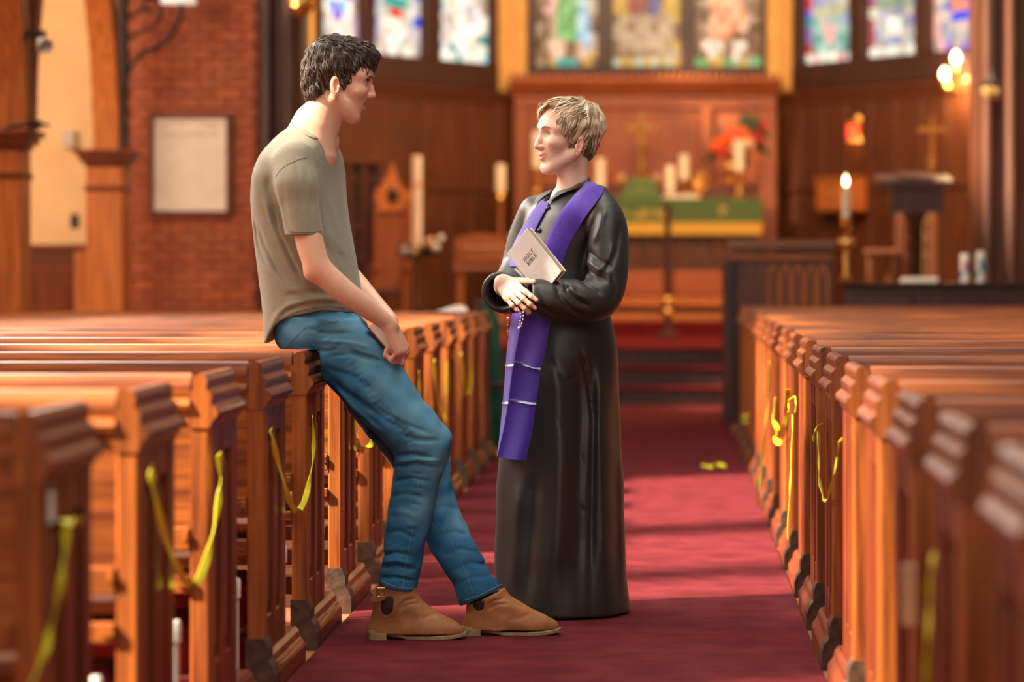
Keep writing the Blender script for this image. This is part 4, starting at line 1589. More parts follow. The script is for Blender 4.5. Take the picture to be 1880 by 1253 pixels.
M['thread'] = noisy('pale_denim_thread', (0.16, 0.27, 0.33), (0.10, 0.20, 0.27), 200, 0.8)
M['shirt_seam'] = noisy('shirt_seam', (0.20, 0.172, 0.118), (0.18, 0.155, 0.105), 200, 0.9)
stitch(Sh, [(506, 326), (512, 316), (524, 305), (538, 298), (551, 292), (562, 290)], 0.0010, M['shirt_seam'], 'shoulder_seam', shirt)
stitch(Sh, [(531, 425), (560, 427), (590, 425)], 0.0012, M['shirt_seam'], 'sleeve_hem', shirt)
stitch(Sh, [(508, 597), (524, 582), (552, 571), (600, 563), (634, 566)], 0.0012, M['shirt_seam'], 'bottom_hem', shirt)

# ---- jeans
M['denim'] = tint_mat('blue_denim', 0.85, 0, 0.35, 800, 0.2)
near = rows_px([(590, 520, 655, 8.52, 0.095), (610, 512, 676, 8.52, 0.10), (630, 518, 700, 8.515, 0.10), (650, 540, 720, 8.51, 0.098), (680, 574, 742, 8.50, 0.094), (713, 607, 762, 8.49, 0.090),
                (740, 632, 781, 8.485, 0.087), (760, 650, 797, 8.48, 0.084), (785, 675, 821, 8.475, 0.080), (800, 692, 830, 8.475, 0.078), (815, 712, 830, 8.475, 0.075), (828, 723, 826, 8.475, 0.073),
                (845, 727, 820, 8.475, 0.071), (866, 725, 813, 8.475, 0.070), (917, 717, 802, 8.475, 0.068), (955, 712, 791, 8.47, 0.066), (994, 707, 781, 8.465, 0.064), (1045, 700, 770, 8.46, 0.062), (1098, 697, 763, 8.455, 0.060)], 8.48)
far = rows_px([(600, 530, 660, 8.67, 0.09), (625, 535, 690, 8.67, 0.09), (650, 558, 715, 8.67, 0.09), (700, 592, 745, 8.67, 0.088), (740, 624, 775, 8.665, 0.085), (785, 656, 800, 8.66, 0.082), (820, 690, 818, 8.655, 0.078),
               (845, 708, 824, 8.65, 0.074), (866, 722, 822, 8.645, 0.070), (900, 744, 827, 8.63, 0.067), (928, 757, 838, 8.62, 0.065), (960, 769, 855, 8.60, 0.063), (999, 783, 876, 8.58, 0.061), (1035, 806, 896, 8.565, 0.060), (1065, 831, 913, 8.555, 0.059),
               (1118, 851, 930, 8.55, 0.058)], 8.60)
hips = rows_px([(560, 522, 640, 8.60, 0.150), (580, 512, 652, 8.60, 0.160), (600, 506, 664, 8.60, 0.168), (622, 508, 682, 8.60, 0.170), (640, 520, 692, 8.60, 0.165), (658, 548, 700, 8.60, 0.15)], YM)
Jn = Field((-1.27, 8.34, 0.07), (-0.50, 8.83, 1.03), 0.0040)
Jn.add(zstack(smooth_rows(far, 70), 0, 2.1))
Jn.add(zstack(smooth_rows(near, 70), 0, 2.1), 0.012)
Jn.add(zstack(smooth_rows(hips, 30), math.radians(8), 2.3), 0.05)
# seat flattened on the pew cap
CAPZ = 0.889
Jn.warp(creases([
    ([(560, 600), (600, 612), (650, 612)], 0.0059, 0.0054), ([(540, 635), (600, 645), (660, 640)], 0.0068, 0.0047), ([(575, 625), (640, 628), (690, 640)], 0.0059, -0.0047),
    ([(600, 655), (650, 648), (700, 662)], 0.0068, 0.0085), ([(640, 640), (670, 655), (715, 668)], 0.0059, 0.0070), ([(590, 670), (650, 690), (700, 725)], 0.0085, 0.0047),
    ([(600, 690), (660, 735), (720, 775), (770, 800)], 0.0093, 0.0062), ([(610, 705), (650, 748), (710, 800)], 0.0076, -0.0062), ([(690, 745), (740, 775), (800, 798)], 0.0068, 0.0050),
    ([(735, 795), (770, 806), (812, 808)], 0.0068, 0.0070), ([(722, 838), (760, 832), (800, 840)], 0.0059, 0.0093), ([(724, 858), (765, 850), (806, 858)], 0.0059, 0.0078),
    ([(728, 848), (770, 842), (812, 846)], 0.0051, -0.0054), ([(720, 885), (760, 876), (796, 884)], 0.0059, 0.0062), ([(716, 912), (750, 905), (785, 915)], 0.0068, 0.0043),
    ([(708, 980), (735, 972), (765, 985)], 0.0068, 0.0047), ([(702, 1020), (730, 1012), (765, 1022)], 0.0059, 0.0070), ([(699, 1042), (735, 1036), (768, 1046)], 0.0051, 0.0070),
    ([(698, 1060), (730, 1057), (764, 1066)], 0.0051, 0.0070), ([(700, 1031), (730, 1026), (766, 1035)], 0.0051, -0.0047), ([(716, 940), (740, 938), (775, 945)], 0.0068, -0.0031)], 8.45, (8.56, -1)))
Jn.warp(creases([([(800, 985), (835, 975), (862, 985)], 0.0068, 0.0054), ([(812, 1020), (845, 1005), (880, 1015)], 0.0059, 0.0070), ([(830, 1048), (865, 1030), (900, 1040)], 0.0059, 0.0078),
                 ([(838, 1072), (870, 1056), (908, 1056)], 0.0059, 0.0078), ([(785, 940), (820, 930), (845, 940)], 0.0076, 0.0031)], 8.56, (8.52, 1)))
# puckers along the outer seam
seam = [(586, 590), (600, 618), (640, 660), (668, 700), (696, 740), (722, 768), (752, 800), (765, 840), (768, 880), (762, 940), (752, 1000), (742, 1050), (740, 1080)]
sx = spline([(q[0], q[1], 0) for q in seam], 8)
pk = []
for i in range(4, len(sx) - 4, 2):
    a_, b_ = sx[i], sx[min(i + 1, len(sx) - 1)]
    t = (b_ - a_).normalized()
    n_ = Vector((-t.y, t.x, 0))
    L_ = random.uniform(5, 11)
    pk.append(([(a_.x - n_.x * L_, a_.y - n_.y * L_ + random.uniform(-2, 2)), (a_.x + n_.x * L_, a_.y + n_.y * L_)], 0.0045, random.uniform(0.0015, 0.0042)))
Jn.warp(creases(pk, 8.44, (8.52, -1)))
Jn.warp(waves(21, 14, 40, 0.0026))
# hems and waist
h1a, h1b = P(697, 1074, 8.45), P(764, 1088, 8.45)
h2a, h2b = P(853, 1109, 8.55), P(922, 1079, 8.55)


def hem_cut(X, Y, Z):
    z1 = h1a.z + (X - h1a.x) * (h1b.z - h1a.z) / (h1b.x - h1a.x)
    z2 = h2a.z + (X - h2a.x) * (h2b.z - h2a.z) / (h2b.x - h2a.x)
    xm = P(806, 0, 8.5).x
    return np.where(X < xm, z1, np.where(Z < 0.35, z2, -1)) - Z + 0 * Y


Jn.cut(hem_cut)
for (pa, pb, r0) in (((728, 1060), (729, 1100), 0.052), ((874, 1070), (893, 1106), 0.050)):
    yy = 8.455 if pa[0] < 800 else 8.55
    Jn.add(rcone(P(*pa, yy), P(*pb, yy), r0 * 0.76, r0 * 0.76), 0.0, 's')
V, Q = Jn.mesh()
V[:, 2] = np.where((V[:, 0] < P(600, 0, 8.5).x) & (V[:, 2] < CAPZ + 0.003) & (V[:, 2] > 0.7) & (V[:, 0] < XL + 0.02), np.maximum(V[:, 2], CAPZ - 0.001), V[:, 2])
# worn paler along the front of the thigh and on the knee, darker towards the hems
fade = np.zeros(len(V))
for (q, r) in (((640, 605), 0.09), ((680, 650), 0.07), ((720, 700), 0.07), ((760, 750), 0.07), ((795, 790), 0.08), ((800, 850), 0.06), ((780, 930), 0.05), ((850, 960), 0.05), ((560, 600), 0.06)):
    c_ = P(q[0], q[1], 8.5)
    fade = np.maximum(fade, np.exp(-((V[:, 0] - c_.x) ** 2 + (V[:, 2] - c_.z) ** 2) / r ** 2))
fade = np.clip(fade * 0.75 + 0.10 * waves(77, 10, 60, 1.0)(V[:, 0], V[:, 1], V[:, 2]), 0, 1)
dc = np.array((0.024, 0.118, 0.245)) * (1 - fade[:, None]) + np.array((0.140, 0.350, 0.500)) * fade[:, None]
jeans = own(fast_mesh('jeans', V, Q, M['denim'], None, np.concatenate([dc, np.ones((len(V), 1))], 1)), man)
stitch(Jn, seam[1:], 0.0008, M['thread'], 'outer_seam', jeans)
stitch(Jn, [(522, 640), (540, 622), (556, 606), (562, 603), (575, 620), (592, 645), (598, 662), (590, 672)], 0.0008, M['thread'], 'back_pocket', jeans)
stitch(Jn, [(553, 606), (570, 625), (586, 648)], 0.0008, M['thread'], 'pocket_edge', jeans)
stitch(Jn, [(588, 592), (610, 592), (634, 583), (642, 577)], 0.0008, M['thread'], 'front_pocket', jeans)
stitch(Jn, [(700, 1068), (730, 1079), (762, 1082)], 0.0012, M['thread'], 'hem_stitching', jeans)
stitch(Jn, [(853, 1103), (880, 1094), (920, 1074)], 0.0012, M['thread'], 'hem_stitching', jeans)
stitch(Jn, [(793, 945), (810, 970), (830, 1000), (845, 1030), (858, 1060), (868, 1090)], 0.0008, M['thread'], 'inner_seam', jeans)

# ---- boots
M['tan'] = noisy('tan_leather', (0.40, 0.165, 0.058), (0.28, 0.105, 0.036), 16, 0.5, 0.4, bump=0.12, bscale=160, detail=5)
M['welt'] = noisy('pale_sole', (0.36, 0.24, 0.14), (0.24, 0.15, 0.085), 40, 0.7, bump=0.1)
M['elastic'] = noisy('brown_elastic', (0.045, 0.022, 0.018), (0.03, 0.015, 0.012), 80, 0.9, stretch=(12, 1, 1), bump=0.3)


def boot(dx, yb, lab, tilt):
    """a tan Chelsea boot, outline taken at the near boot and moved along by dx pixels"""
    Yr = yb
    zb = 0.012
    sh = lambda q: q + dx
    rws = [(1076, 697 + tilt, 764 + tilt, yb, 0.046), (1092, 693 + tilt, 766 + tilt, yb, 0.048), (1106, 690 + tilt * .7, 774 + tilt * .8, yb, 0.050), (1120, 686 + tilt * .3, 793 + tilt * .3, yb, 0.049), (1133, 682, 814, yb, 0.047),
           (1143, 679, 833, yb, 0.047), (1150, 678, 846, yb, 0.048), (1157, 677, 852, yb, 0.0485), (1166, 677, 853, yb, 0.048)]
    dz_py = 0
    A_ = rows_px([(r[0] + dz_py, sh(r[1]), sh(r[2]), r[3], r[4]) for r in rws], Yr)
    zoff = zb + 0.014 - A_[0, 0]
    A_[:, 0] += zoff
    Fb = Field((A_[:, 1].min() - 0.02, yb - 0.07, 0.0), (A_[:, 2].max() + 0.02, yb + 0.07, A_[-1, 0] + 0.02), 0.0028)
    Fb.add(zstack(smooth_rows(A_, 50), 0, 2.25))
    cr = [([(sh(735 + tilt), 1112), (sh(748 + tilt), 1100), (sh(768 + tilt), 1097)], 0.005, 0.0035), ([(sh(733 + tilt), 1118), (sh(752 + tilt), 1107), (sh(775 + tilt), 1106)], 0.005, 0.0030),
          ([(sh(770), 1138), (sh(792), 1128), (sh(806), 1127)], 0.006, 0.0016), ([(sh(776), 1126), (sh(764), 1138)], 0.005, 0.0012)]
    Fb.warp(creases(cr, Yr))
    Fb.warp(waves(31 + dx, 8, 55, 0.0009))
    ha, hb = (h1a, h1b) if dx == 0 else (h2a, h2b)
    Fb.cut(lambda X, Y, Z: Z - (ha.z + (X - ha.x) * (hb.z - ha.z) / (hb.x - ha.x)) - (0.012 if dx == 0 else -0.006) + 0 * Y)
    V, Q = Fb.mesh()
    o = own(fast_mesh('boot', V, Q, M['tan']), man)
    o['label'] = lab
    # sole: outline in plan, a heel block under its back
    xa, xb = (sh(674) - CX) / F * Yr, (sh(857) - CX) / F * Yr
    L_ = xb - xa
    pl_ = []
    for k in range(40):
        a = 2 * math.pi * k / 40
        u = 0.5 - 0.5 * math.cos(a)
        wd = 0.052 * (abs(math.sin(a)) ** 0.55) * (0.86 + 0.14 * math.cos(2 * math.pi * (u - 0.72)))
        pl_.append((xa + u * L_, yb + (wd if a < math.pi else -wd)))

    def arch(x):
        u = (x - xa) / L_
        return 0.016 * smoothstep(0.42, 0.22, np.float64(u)) + 0.010 * max(0.0, (u - 0.78) / 0.22) ** 2
    vs = []
    for (h0) in (0.0, 0.0085):
        for q in pl_:
            vs.append((q[0], q[1], zb + h0 + float(arch(q[0])) * (1 if h0 == 0 else 1)))
    fs = [[i, (i + 1) % 40, 40 + (i + 1) % 40, 40 + i] for i in range(40)] + [list(range(40))[::-1], [40 + i for i in range(40)]]
    s_ = mesh_obj('sole', vs, fs, M['welt'], None)
    s_.parent = o
    hl_ = []
    for k in range(24):
        a = math.pi / 2 + math.pi * k / 23
        hl_.append((xa + 0.040 + 0.038 * math.cos(a), yb + 0.043 * math.sin(a)))
    hl_ += [(xa + 0.062, yb - 0.042), (xa + 0.062, yb + 0.042)]
    h_ = MB().prism(hl_, 'z', zb - 0.002, zb + 0.018).build('heel', M['welt'])
    h_.parent = o
    # elastic side panel
    el = [(sh(700 + tilt * .8), 1098), (sh(722 + tilt * .8), 1098), (sh(723 + tilt * .5), 1118), (sh(719 + tilt * .3), 1130), (sh(708 + tilt * .3), 1134), (sh(700 + tilt * .3), 1128), (sh(698 + tilt * .6), 1115)]
    dpx = zoff / Yr * F
    cxm = sum(q[0] for q in el) / len(el)
    cym = sum(q[1] for q in el) / len(el)
    grid, fcs = [], []
    rings = 5
    hits = []
    for r_ in range(rings + 1):
        for q in spline([(q[0], q[1], 0) for q in el + [el[0]]], 4)[:-1]:
            hits.append((cxm + (q.x - cxm) * max(r_ / rings, 0.02), cym + (q.y - cym) * max(r_ / rings, 0.02) - dpx))
    pts = Fb.hit(hits)
    nn = len(pts) // (rings + 1)
    pts = [p + Fb.normal(p) * (0.0012 if i // nn < rings else -0.001) for i, p in enumerate(pts)]
    for r_ in range(rings):
        for k in range(nn):
            fcs.append([r_ * nn + k, r_ * nn + (k + 1) % nn, (r_ + 1) * nn + (k + 1) % nn, (r_ + 1) * nn + k])
    e_ = mesh_obj('elastic_panel', pts, fcs, M['elastic'], None, True)
    e_.parent = o
    stl = stitch(Fb, [(q[0] + (q[0] - cxm) * .12, q[1] + (q[1] - cym) * .10 - dpx) for q in el[1:] + el[:1]][:6], 0.0009, M['welt'], 'welt_stitching', o, 0.0004)
    return o, Fb


bt, Fb1 = boot(0, 8.455, 'tan leather ankle boot nearer the pew', 0)
# a folded strap with a buckle at the back of the near boot
sp_ = ribbon_mesh(spline([P(690, 1088, 8.44), P(682, 1090, 8.43), P(686, 1100, 8.42), P(697, 1099, 8.405), P(706, 1094, 8.40)], 5), 0.020, 0.003, (0, 0.1, 1)).build('pull_strap', M['tan'])
sp_.parent = bt
bk = MB().tube([P(693, 1080, 8.397), P(706, 1080, 8.397), P(706, 1096, 8.397), P(693, 1096, 8.397), P(693, 1080, 8.397)], 0.0018, 6).build('buckle', M['brass'])
bk.parent = bt
boot(173, 8.55, 'tan leather ankle boot nearer the robe', -12)

# ---- the book he holds on his lap
M['maroon'] = noisy('maroon_cover', (0.16, 0.016, 0.022), (0.11, 0.011, 0.016), 50, 0.55, bump=0.1)
a, b = P(672, 601, 8.47), P(722, 659, 8.47)
ax = (b - a).normalized()
nv = Vector((ax.z * -1, 0, ax.x)).normalized()          # across the pages, in the picture plane
dp = Vector((0.12, 1, 0.0)).normalized()
dp = (dp - ax * dp.dot(ax)).normalized()
nv = ax.cross(dp).normalized()
if nv.x < 0:
    nv = -nv
bkm = frame_matrix(a, ax, dp, nv)
L_ = (b - a).length
bo = thing('prayer_book', 'maroon book with pale page edges held on the young man\'s lap', 'book', tuple(a))
MB().box((0.004, 0.003, 0.004), (L_ - 0.003, 0.105, 0.036), 0.002).xf(bkm).build('pages', M['paper'])
pg = bpy.data.objects['pages']
own(pg, bo)
own(MB().box((0, 0, 0.0), (L_, 0.11, 0.004), 0.001).xf(bkm).build('cover', M['maroon']), bo)
own(MB().box((0, 0, 0.036), (L_, 0.11, 0.040), 0.001).xf(bkm).build('cover', M['maroon']), bo)
own(MB().box((0, 0.106, 0.0), (L_, 0.11, 0.04), 0.001).xf(bkm).build('spine', M['maroon']), bo)

# ================================================================== the woman in the black cassock
YW = 9.10
wom = thing('person', 'blonde woman in a black cassock and purple stole standing in the aisle', 'person', (-0.35, 9.10, 0.01))
SKIN_W, LIP_W, FL_W = (0.80, 0.51, 0.385), (0.62, 0.22, 0.19), (0.76, 0.36, 0.27)
ya, pt_ = math.radians(58), math.radians(4)
fw = Vector((-math.sin(ya) * math.cos(pt_), -math.cos(ya) * math.cos(pt_), math.sin(pt_)))
lw = Vector((math.cos(ya), -math.sin(ya), 0))
uw = fw.cross(lw).normalized()
WM = frame_matrix(P(1039, 258, YW), fw, lw, uw)
WMi = WM.inverted()
gw = dict(cranium=(0.090, 0.070, 0.076), jaw=0.040, chin=(0.076, -0.100), nose=((0.099, -0.008), (0.1165, -0.029)), eye=(0.0735, 0.031, 0.013), open=0.0066, ear=-0.024, nr=0.0090,
          lip=(0.0900, -0.061), smile=0.006, gape=0.0)
nk = lambda px, py, Y: tuple(WMi @ P(px, py, Y))
Wf = head_field(gw, 0.0019, [(nk(1058, 285, 9.13), nk(1052, 345, 9.12), 0.044, 0.046, 0.02), (nk(1040, 300, 9.09), nk(1042, 350, 9.09), 0.026, 0.032, 0.025), (nk(1052, 340, 9.12), nk(1050, 385, 9.11), 0.046, 0.075, 0.02)])
V, Q = Wf.mesh()
parts = [(to_world(V, WM), Q, face_tint(V, gw, SKIN_W, LIP_W, FL_W))]
T = prims_field([(rcone(P(1048, 372, 9.11), P(1040, 420, 9.10), 0.07, 0.095), 0.02), (rcone(P(1040, 420, 9.10), P(1035, 560, 9.10), 0.095, 0.09), 0.02)], 0.008)
V, Q = T.mesh()
parts.append((V, Q, flat_tint(V, SKIN_W)))
# right hand laid over the left cuff
w0 = P(922, 519, 8.825)
kd = P(950, 546, 8.742) - w0
pr, nails = hand_prims(w0, kd, (-0.35, -0.90, 0.18), (0.68, -0.1, 0.72), [(0.12, 0.36, 0.25), (0.18, 0.50, 0.3), (0.26, 0.58, 0.35), (0.34, 0.64, 0.4)], 0.93, thumb_dir=P(985, 508, 8.735) - P(938, 510, 8.80),
                       thumb=(0, 0.10, 0.10), spread=0.10)
pr.append((chain([P(926, 530, 9.06), P(922, 526, 8.94), w0], [0.030, 0.027, 0.026]), 0.012))
Hw = prims_field(pr, 0.0021)
V, Q = Hw.mesh()
cc = flat_tint(V, SKIN_W)
kn = 0.75 * smoothstep(P(0, 535, 8.87).z, P(0, 572, 8.87).z, V[:, 2])
cc[:, :3] = cc[:, :3] * (1 - kn[:, None]) + np.array((0.66, 0.27, 0.19)) * kn[:, None]
parts.append((V, Q, cc))
V, Q, C = join_vq(parts)
own(fast_mesh('body', V, Q, M['skin'], None, C), wom)
M['nail'] = noisy('fingernail', (0.75, 0.42, 0.34), (0.70, 0.38, 0.30), 30, 0.3)
for (p, d, u, r) in nails[:4]:
    s_ = d.cross(u).normalized()
    nm = frame_matrix(p, d, s_, u)
    own(MB().ball((0, 0, 0), (r * 0.75, r * 0.62, r * 0.28), 10, 6).xf(nm).build('fingernail', M['nail'], None, True), wom)
for s in (-1, 1):
    e = Vector((gw['eye'][0], gw['eye'][1] * s, gw['eye'][2]))
    eb = own(MB().ball(e, 0.0124, 16, 10).xf(WM).build('eyeball', M['eye_white'], None, True), wom)
    look = Vector((0.97, 0.10, 0.12)).normalized()
    it = MB().ball(e + look * 0.0088, (0.0042, 0.0064, 0.0064), 14, 8).xf(WM).build('iris', M['iris'], None, True)
    it.parent = eb
    own(eyebrow(Wf, WM, gw, s, (0.20, 0.11, 0.07), 0.0026, [(0.100, 0.011, 0.029), (0.097, 0.028, 0.0355), (0.084, 0.048, 0.030)]), wom)
    lash = [snap(Wf, (0.092 - 0.006 * (k / 8) ** 2 * 2.2, (0.019 + 0.026 * k / 8) * s, 0.0145 + 0.0058 * math.sin(math.pi * (0.08 + 0.86 * k / 8))), 0.0006) for k in range(9)]
    own(hair_locks('eyelashes', [([WM @ q for q in lash], 0.0012, 0.7, [WM.to_3x3() @ Wf.normal(q) for q in lash], (0.05, 0.03, 0.025))], M['hair'], None), wom)

# hair: short, swept from the crown to the brow, streaked blonde
wpoly = [(0.13, 0.120), (0.088, 0.112), (0.072, 0.098), (0.056, 0.068), (0.040, 0.024), (0.030, 0.002), (0.020, -0.012), (0.008, 0.002), (-0.012, 0.008), (-0.026, -0.004), (-0.030, -0.030), (-0.044, -0.062), (-0.085, -0.058),
         (-0.15, 0.0), (-0.15, 0.18), (0.13, 0.18)]
Wh = Field((-0.16, -0.12, -0.09), (0.14, 0.12, 0.18), 0.003)
Wh.add(ell((-0.012, 0, 0.056), (0.106, 0.082, 0.084)))
Wh.add(ell((-0.062, 0.0, 0.062), (0.064, 0.074, 0.066)), 0.03)
Wh.add(ell((0.046, -0.006, 0.094), (0.046, 0.056, 0.028)), 0.03)
Wh.add(ell((-0.070, 0, -0.010), (0.036, 0.054, 0.050)), 0.03)
Wh.warp(waves(13, 12, 80, 0.0035))
wh0 = Wh.D.copy()
Wh.cut(lambda X, Y, Z: poly_sd(wpoly, X, Z) + 0 * Y)
V, Q = Wh.mesh()
hc = flat_tint(V, (0.30, 0.20, 0.115))
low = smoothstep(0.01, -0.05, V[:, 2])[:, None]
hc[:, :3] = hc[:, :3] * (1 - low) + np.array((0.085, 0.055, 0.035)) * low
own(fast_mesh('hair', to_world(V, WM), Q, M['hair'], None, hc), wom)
Wh.D = wh0
B1, B2, B3, B4, B5 = (0.70, 0.55, 0.37), (0.55, 0.42, 0.27), (0.20, 0.13, 0.08), (0.85, 0.74, 0.57), (0.085, 0.055, 0.038)


def flow_w(p):
    crown = Vector((-0.055, -0.005, 0.13))
    v = p - crown
    v = Vector((v.x, v.y, v.z))
    if p.x > -0.03 and p.z > 0.07:
        v = Vector((1.0, -0.40 if p.y < 0.035 else 0.55, -0.25))
    else:
        v = v.normalized() * 0.4 + Vector((0.22 if p.x > -0.06 else 0.0, 0, -1.0))
    return v


gq0 = np.random.default_rng(9)
lk = grow_locks(Wh, V, 950, flow_w, 0.060, 0.0030, [B1, B1, B2, B4, B3], 0.004, 15, 9, 0.14, 0.45, lambda V: (V[:, 2] > 0.035) & (V[:, 0] < 0.045))
lk += grow_locks(Wh, V, 650, flow_w, 0.050, 0.0028, [B1, B2, B4, B3, B2], 0.004, 16, 9, 0.14, 0.45, lambda V: (V[:, 2] > 0.004) & (V[:, 2] < 0.09) & (V[:, 0] < 0.05))
lk += grow_locks(Wh, V, 300, lambda p: Vector((0.1, 0, -1)), 0.030, 0.0024, [B5, B3, B5, B3], 0.003, 17, 7, 0.2, 0.5, lambda V: (V[:, 2] < 0.004) & (V[:, 2] > -0.05) & (V[:, 0] < -0.02))
# fringe swept across from the parting to her far temple
for k in range(60):
    u = (k % 30) / 29
    o_ = 0.004 * (k // 30) + gq0.uniform(-0.002, 0.002)
    a0 = Vector((0.035 + 0.01 * o_, 0.034 - 0.03 * u, 0.128))
    a1 = Vector((0.074 + o_, 0.020 - 0.040 * u, 0.114 - 0.004 * u))
    a2 = Vector((0.090 + o_ - 0.008 * u, 0.002 - 0.046 * u, 0.099 - 0.014 * u))
    a3 = Vector((0.095 + o_ - 0.022 * u, -0.014 - 0.046 * u, 0.086 - 0.034 * u + gq0.uniform(-0.004, 0.004)))
    lk.append((spline([a0, a1, a2, a3], 3), 0.0029, 0.45, Vector((1, 0, 0.6)), [B1, B4, B2, B1, B3][k % 5]))
# loose wisps standing up at the crown
gq = np.random.default_rng(4)
for k in range(16):
    p = Vector((-0.045 + gq.uniform(-0.03, 0.03), gq.uniform(-0.03, 0.03), 0.135))
    d = Vector((gq.uniform(-0.8, 0.6), gq.uniform(-0.5, 0.5), 0.6))
    lk.append((spline([p, p + d * 0.015, p + d * 0.028 + Vector((0, 0, -0.004))], 3), 0.0011, 0.6, Vector((0, 1, 0)), B1))
own(hair_locks('hair_locks', xf_locks(lk, WM), M['hair'], None), wom)

# ---- cassock
M['cassock'] = noisy('black_satin', (0.013, 0.0125, 0.012), (0.018, 0.017, 0.016), 5, 0.47, 0.6, bump=0.04, bscale=900, sheen=0.05)
rw = rows_px([(342, 1034, 1076, 9.12, 0.050), (353, 1012, 1094, 9.12, 0.085), (365, 988, 1110, 9.11, 0.140), (378, 972, 1122, 9.11, 0.178), (395, 964, 1128, 9.11, 0.186), (420, 958, 1128, 9.11, 0.180), (450, 951, 1121, 9.10, 0.168),
              (480, 948, 1113, 9.10, 0.160), (520, 946, 1110, 9.10, 0.158), (560, 945, 1115, 9.10, 0.162), (600, 944, 1125, 9.10, 0.170), (650, 937, 1131, 9.10, 0.180), (700, 929, 1134, 9.10, 0.188),
              (800, 920, 1139, 9.10, 0.200), (900, 914, 1142, 9.10, 0.208), (1000, 911, 1145, 9.10, 0.214), (1060, 910, 1148, 9.10, 0.218), (1100, 911, 1151, 9.10, 0.220), (1150, 915, 1153, 9.10, 0.222)], YW)
Rb = Field((-0.645, 8.66, -0.005), (-0.115, 9.42, 1.46), 0.0046)
TW = math.radians(-32)
Rb.add(zstack(smooth_rows(rw, 90), TW, 2.15))
lower = creases([
    ([(1010, 620), (1024, 720), (1030, 850), (1022, 1000), (1012, 1130)], 0.030, -0.013), ([(1060, 640), (1066, 760), (1062, 900), (1064, 1130)], 0.026, 0.016), ([(1104, 640), (1100, 780), (1106, 900), (1112, 1130)], 0.022, -0.012),
    ([(1086, 660), (1090, 775), (1086, 900), (1084, 1130)], 0.012, 0.011), ([(985, 860), (978, 960), (968, 1120)], 0.024, 0.012), ([(1128, 700), (1130, 900), (1134, 1130)], 0.016, 0.008), ([(950, 880), (944, 980), (938, 1100)], 0.020, -0.007),
    ([(1000, 650), (1040, 700), (1062, 690)], 0.010, 0.004), ([(1020, 760), (1050, 800), (1070, 860)], 0.008, 0.003), ([(1040, 880), (1060, 930), (1085, 950)], 0.009, 0.003), ([(1066, 640), (1078, 700), (1088, 775)], 0.005, 0.007)], 8.92, (9.10, -1))
Rb.warp(lower)
Rb.warp(waves(41, 10, 24, 0.0016))
# left sleeve: down from the shoulder, then across the body
sl = [P(1092, 372, 9.00), P(1112, 410, 8.95), P(1117, 460, 8.92), P(1113, 515, 8.89), P(1096, 548, 8.865), P(1060, 553, 8.835), P(1015, 550, 8.81), P(968, 546, 8.79)]
Rb.add(chain(sl, [0.060, 0.066, 0.066, 0.066, 0.070, 0.069, 0.064, 0.058], 5), 0.022)
# right sleeve: comes round from behind to the cuff
sr = [P(985, 392, 9.24), P(968, 440, 9.28), P(955, 500, 9.27), P(935, 535, 9.10), P(921, 536, 8.985)]
Rb.add(chain(sr, [0.06, 0.065, 0.068, 0.070, 0.066], 5), 0.015)
Rb.warp(creases([
    ([(1098, 385), (1080, 430), (1068, 470), (1062, 505)], 0.0072, 0.0088), ([(1140, 400), (1128, 470), (1100, 520)], 0.0096, 0.0063), ([(1075, 455), (1100, 480), (1125, 490)], 0.0072, 0.0075), ([(1066, 490), (1090, 505), (1120, 520)], 0.0064, 0.0088),
    ([(1060, 510), (1080, 525), (1110, 545)], 0.0064, 0.0075), ([(1038, 518), (1042, 535), (1060, 552), (1090, 566)], 0.0056, 0.0100), ([(1020, 520), (1030, 545), (1055, 572), (1085, 582)], 0.0064, 0.0075), ([(990, 560), (1020, 575), (1060, 588)], 0.0056, 0.0075),
    ([(975, 565), (1000, 582), (1040, 592)], 0.0056, -0.0050), ([(1045, 520), (1058, 538), (1085, 552)], 0.0056, -0.0075), ([(1070, 475), (1095, 492), (1125, 505)], 0.0064, -0.0063), ([(1110, 380), (1100, 420), (1086, 450)], 0.0080, -0.0063),
    ([(1130, 440), (1115, 480), (1095, 500)], 0.0080, -0.0050), ([(985, 525), (1000, 545), (1005, 570)], 0.0072, 0.0037), ([(1120, 500), (1130, 530), (1120, 560)], 0.0072, 0.0063)], 8.83, (8.97, -1)))
# cuffs are open
ca, cb = sl[-1], sl[-2]
cd = (ca - cb).normalized()
cdn = np.array(cd)
c0 = np.array(ca - cd * 0.004)


def cuff_cut(c0, cdn, rad):
    def fn(X, Y, Z):
        t = (X - c0[0]) * cdn[0] + (Y - c0[1]) * cdn[1] + (Z - c0[2]) * cdn[2]
        r = np.sqrt(np.maximum((X - c0[0]) ** 2 + (Y - c0[1]) ** 2 + (Z - c0[2]) ** 2 - t * t, 0))
        return np.minimum(t, rad - r)
    return fn


Rb.cut(cuff_cut(c0, cdn, 0.085))
Rb.add(rcone(ca + cd * 0.03, ca - cd * 0.10, 0.048, 0.046), 0.0, 's')
ra_, rb_ = sr[-1], sr[-2]
rd = Vector((-0.10, -0.95, -0.12)).normalized()
Rb.cut(cuff_cut(np.array(ra_ + rd * 0.006), np.array(rd), 0.09))
Rb.add(rcone(ra_ + rd * 0.05, ra_ - rd * 0.07, 0.052, 0.050), 0.0, 's')
rb_pre = Rb.D.copy()
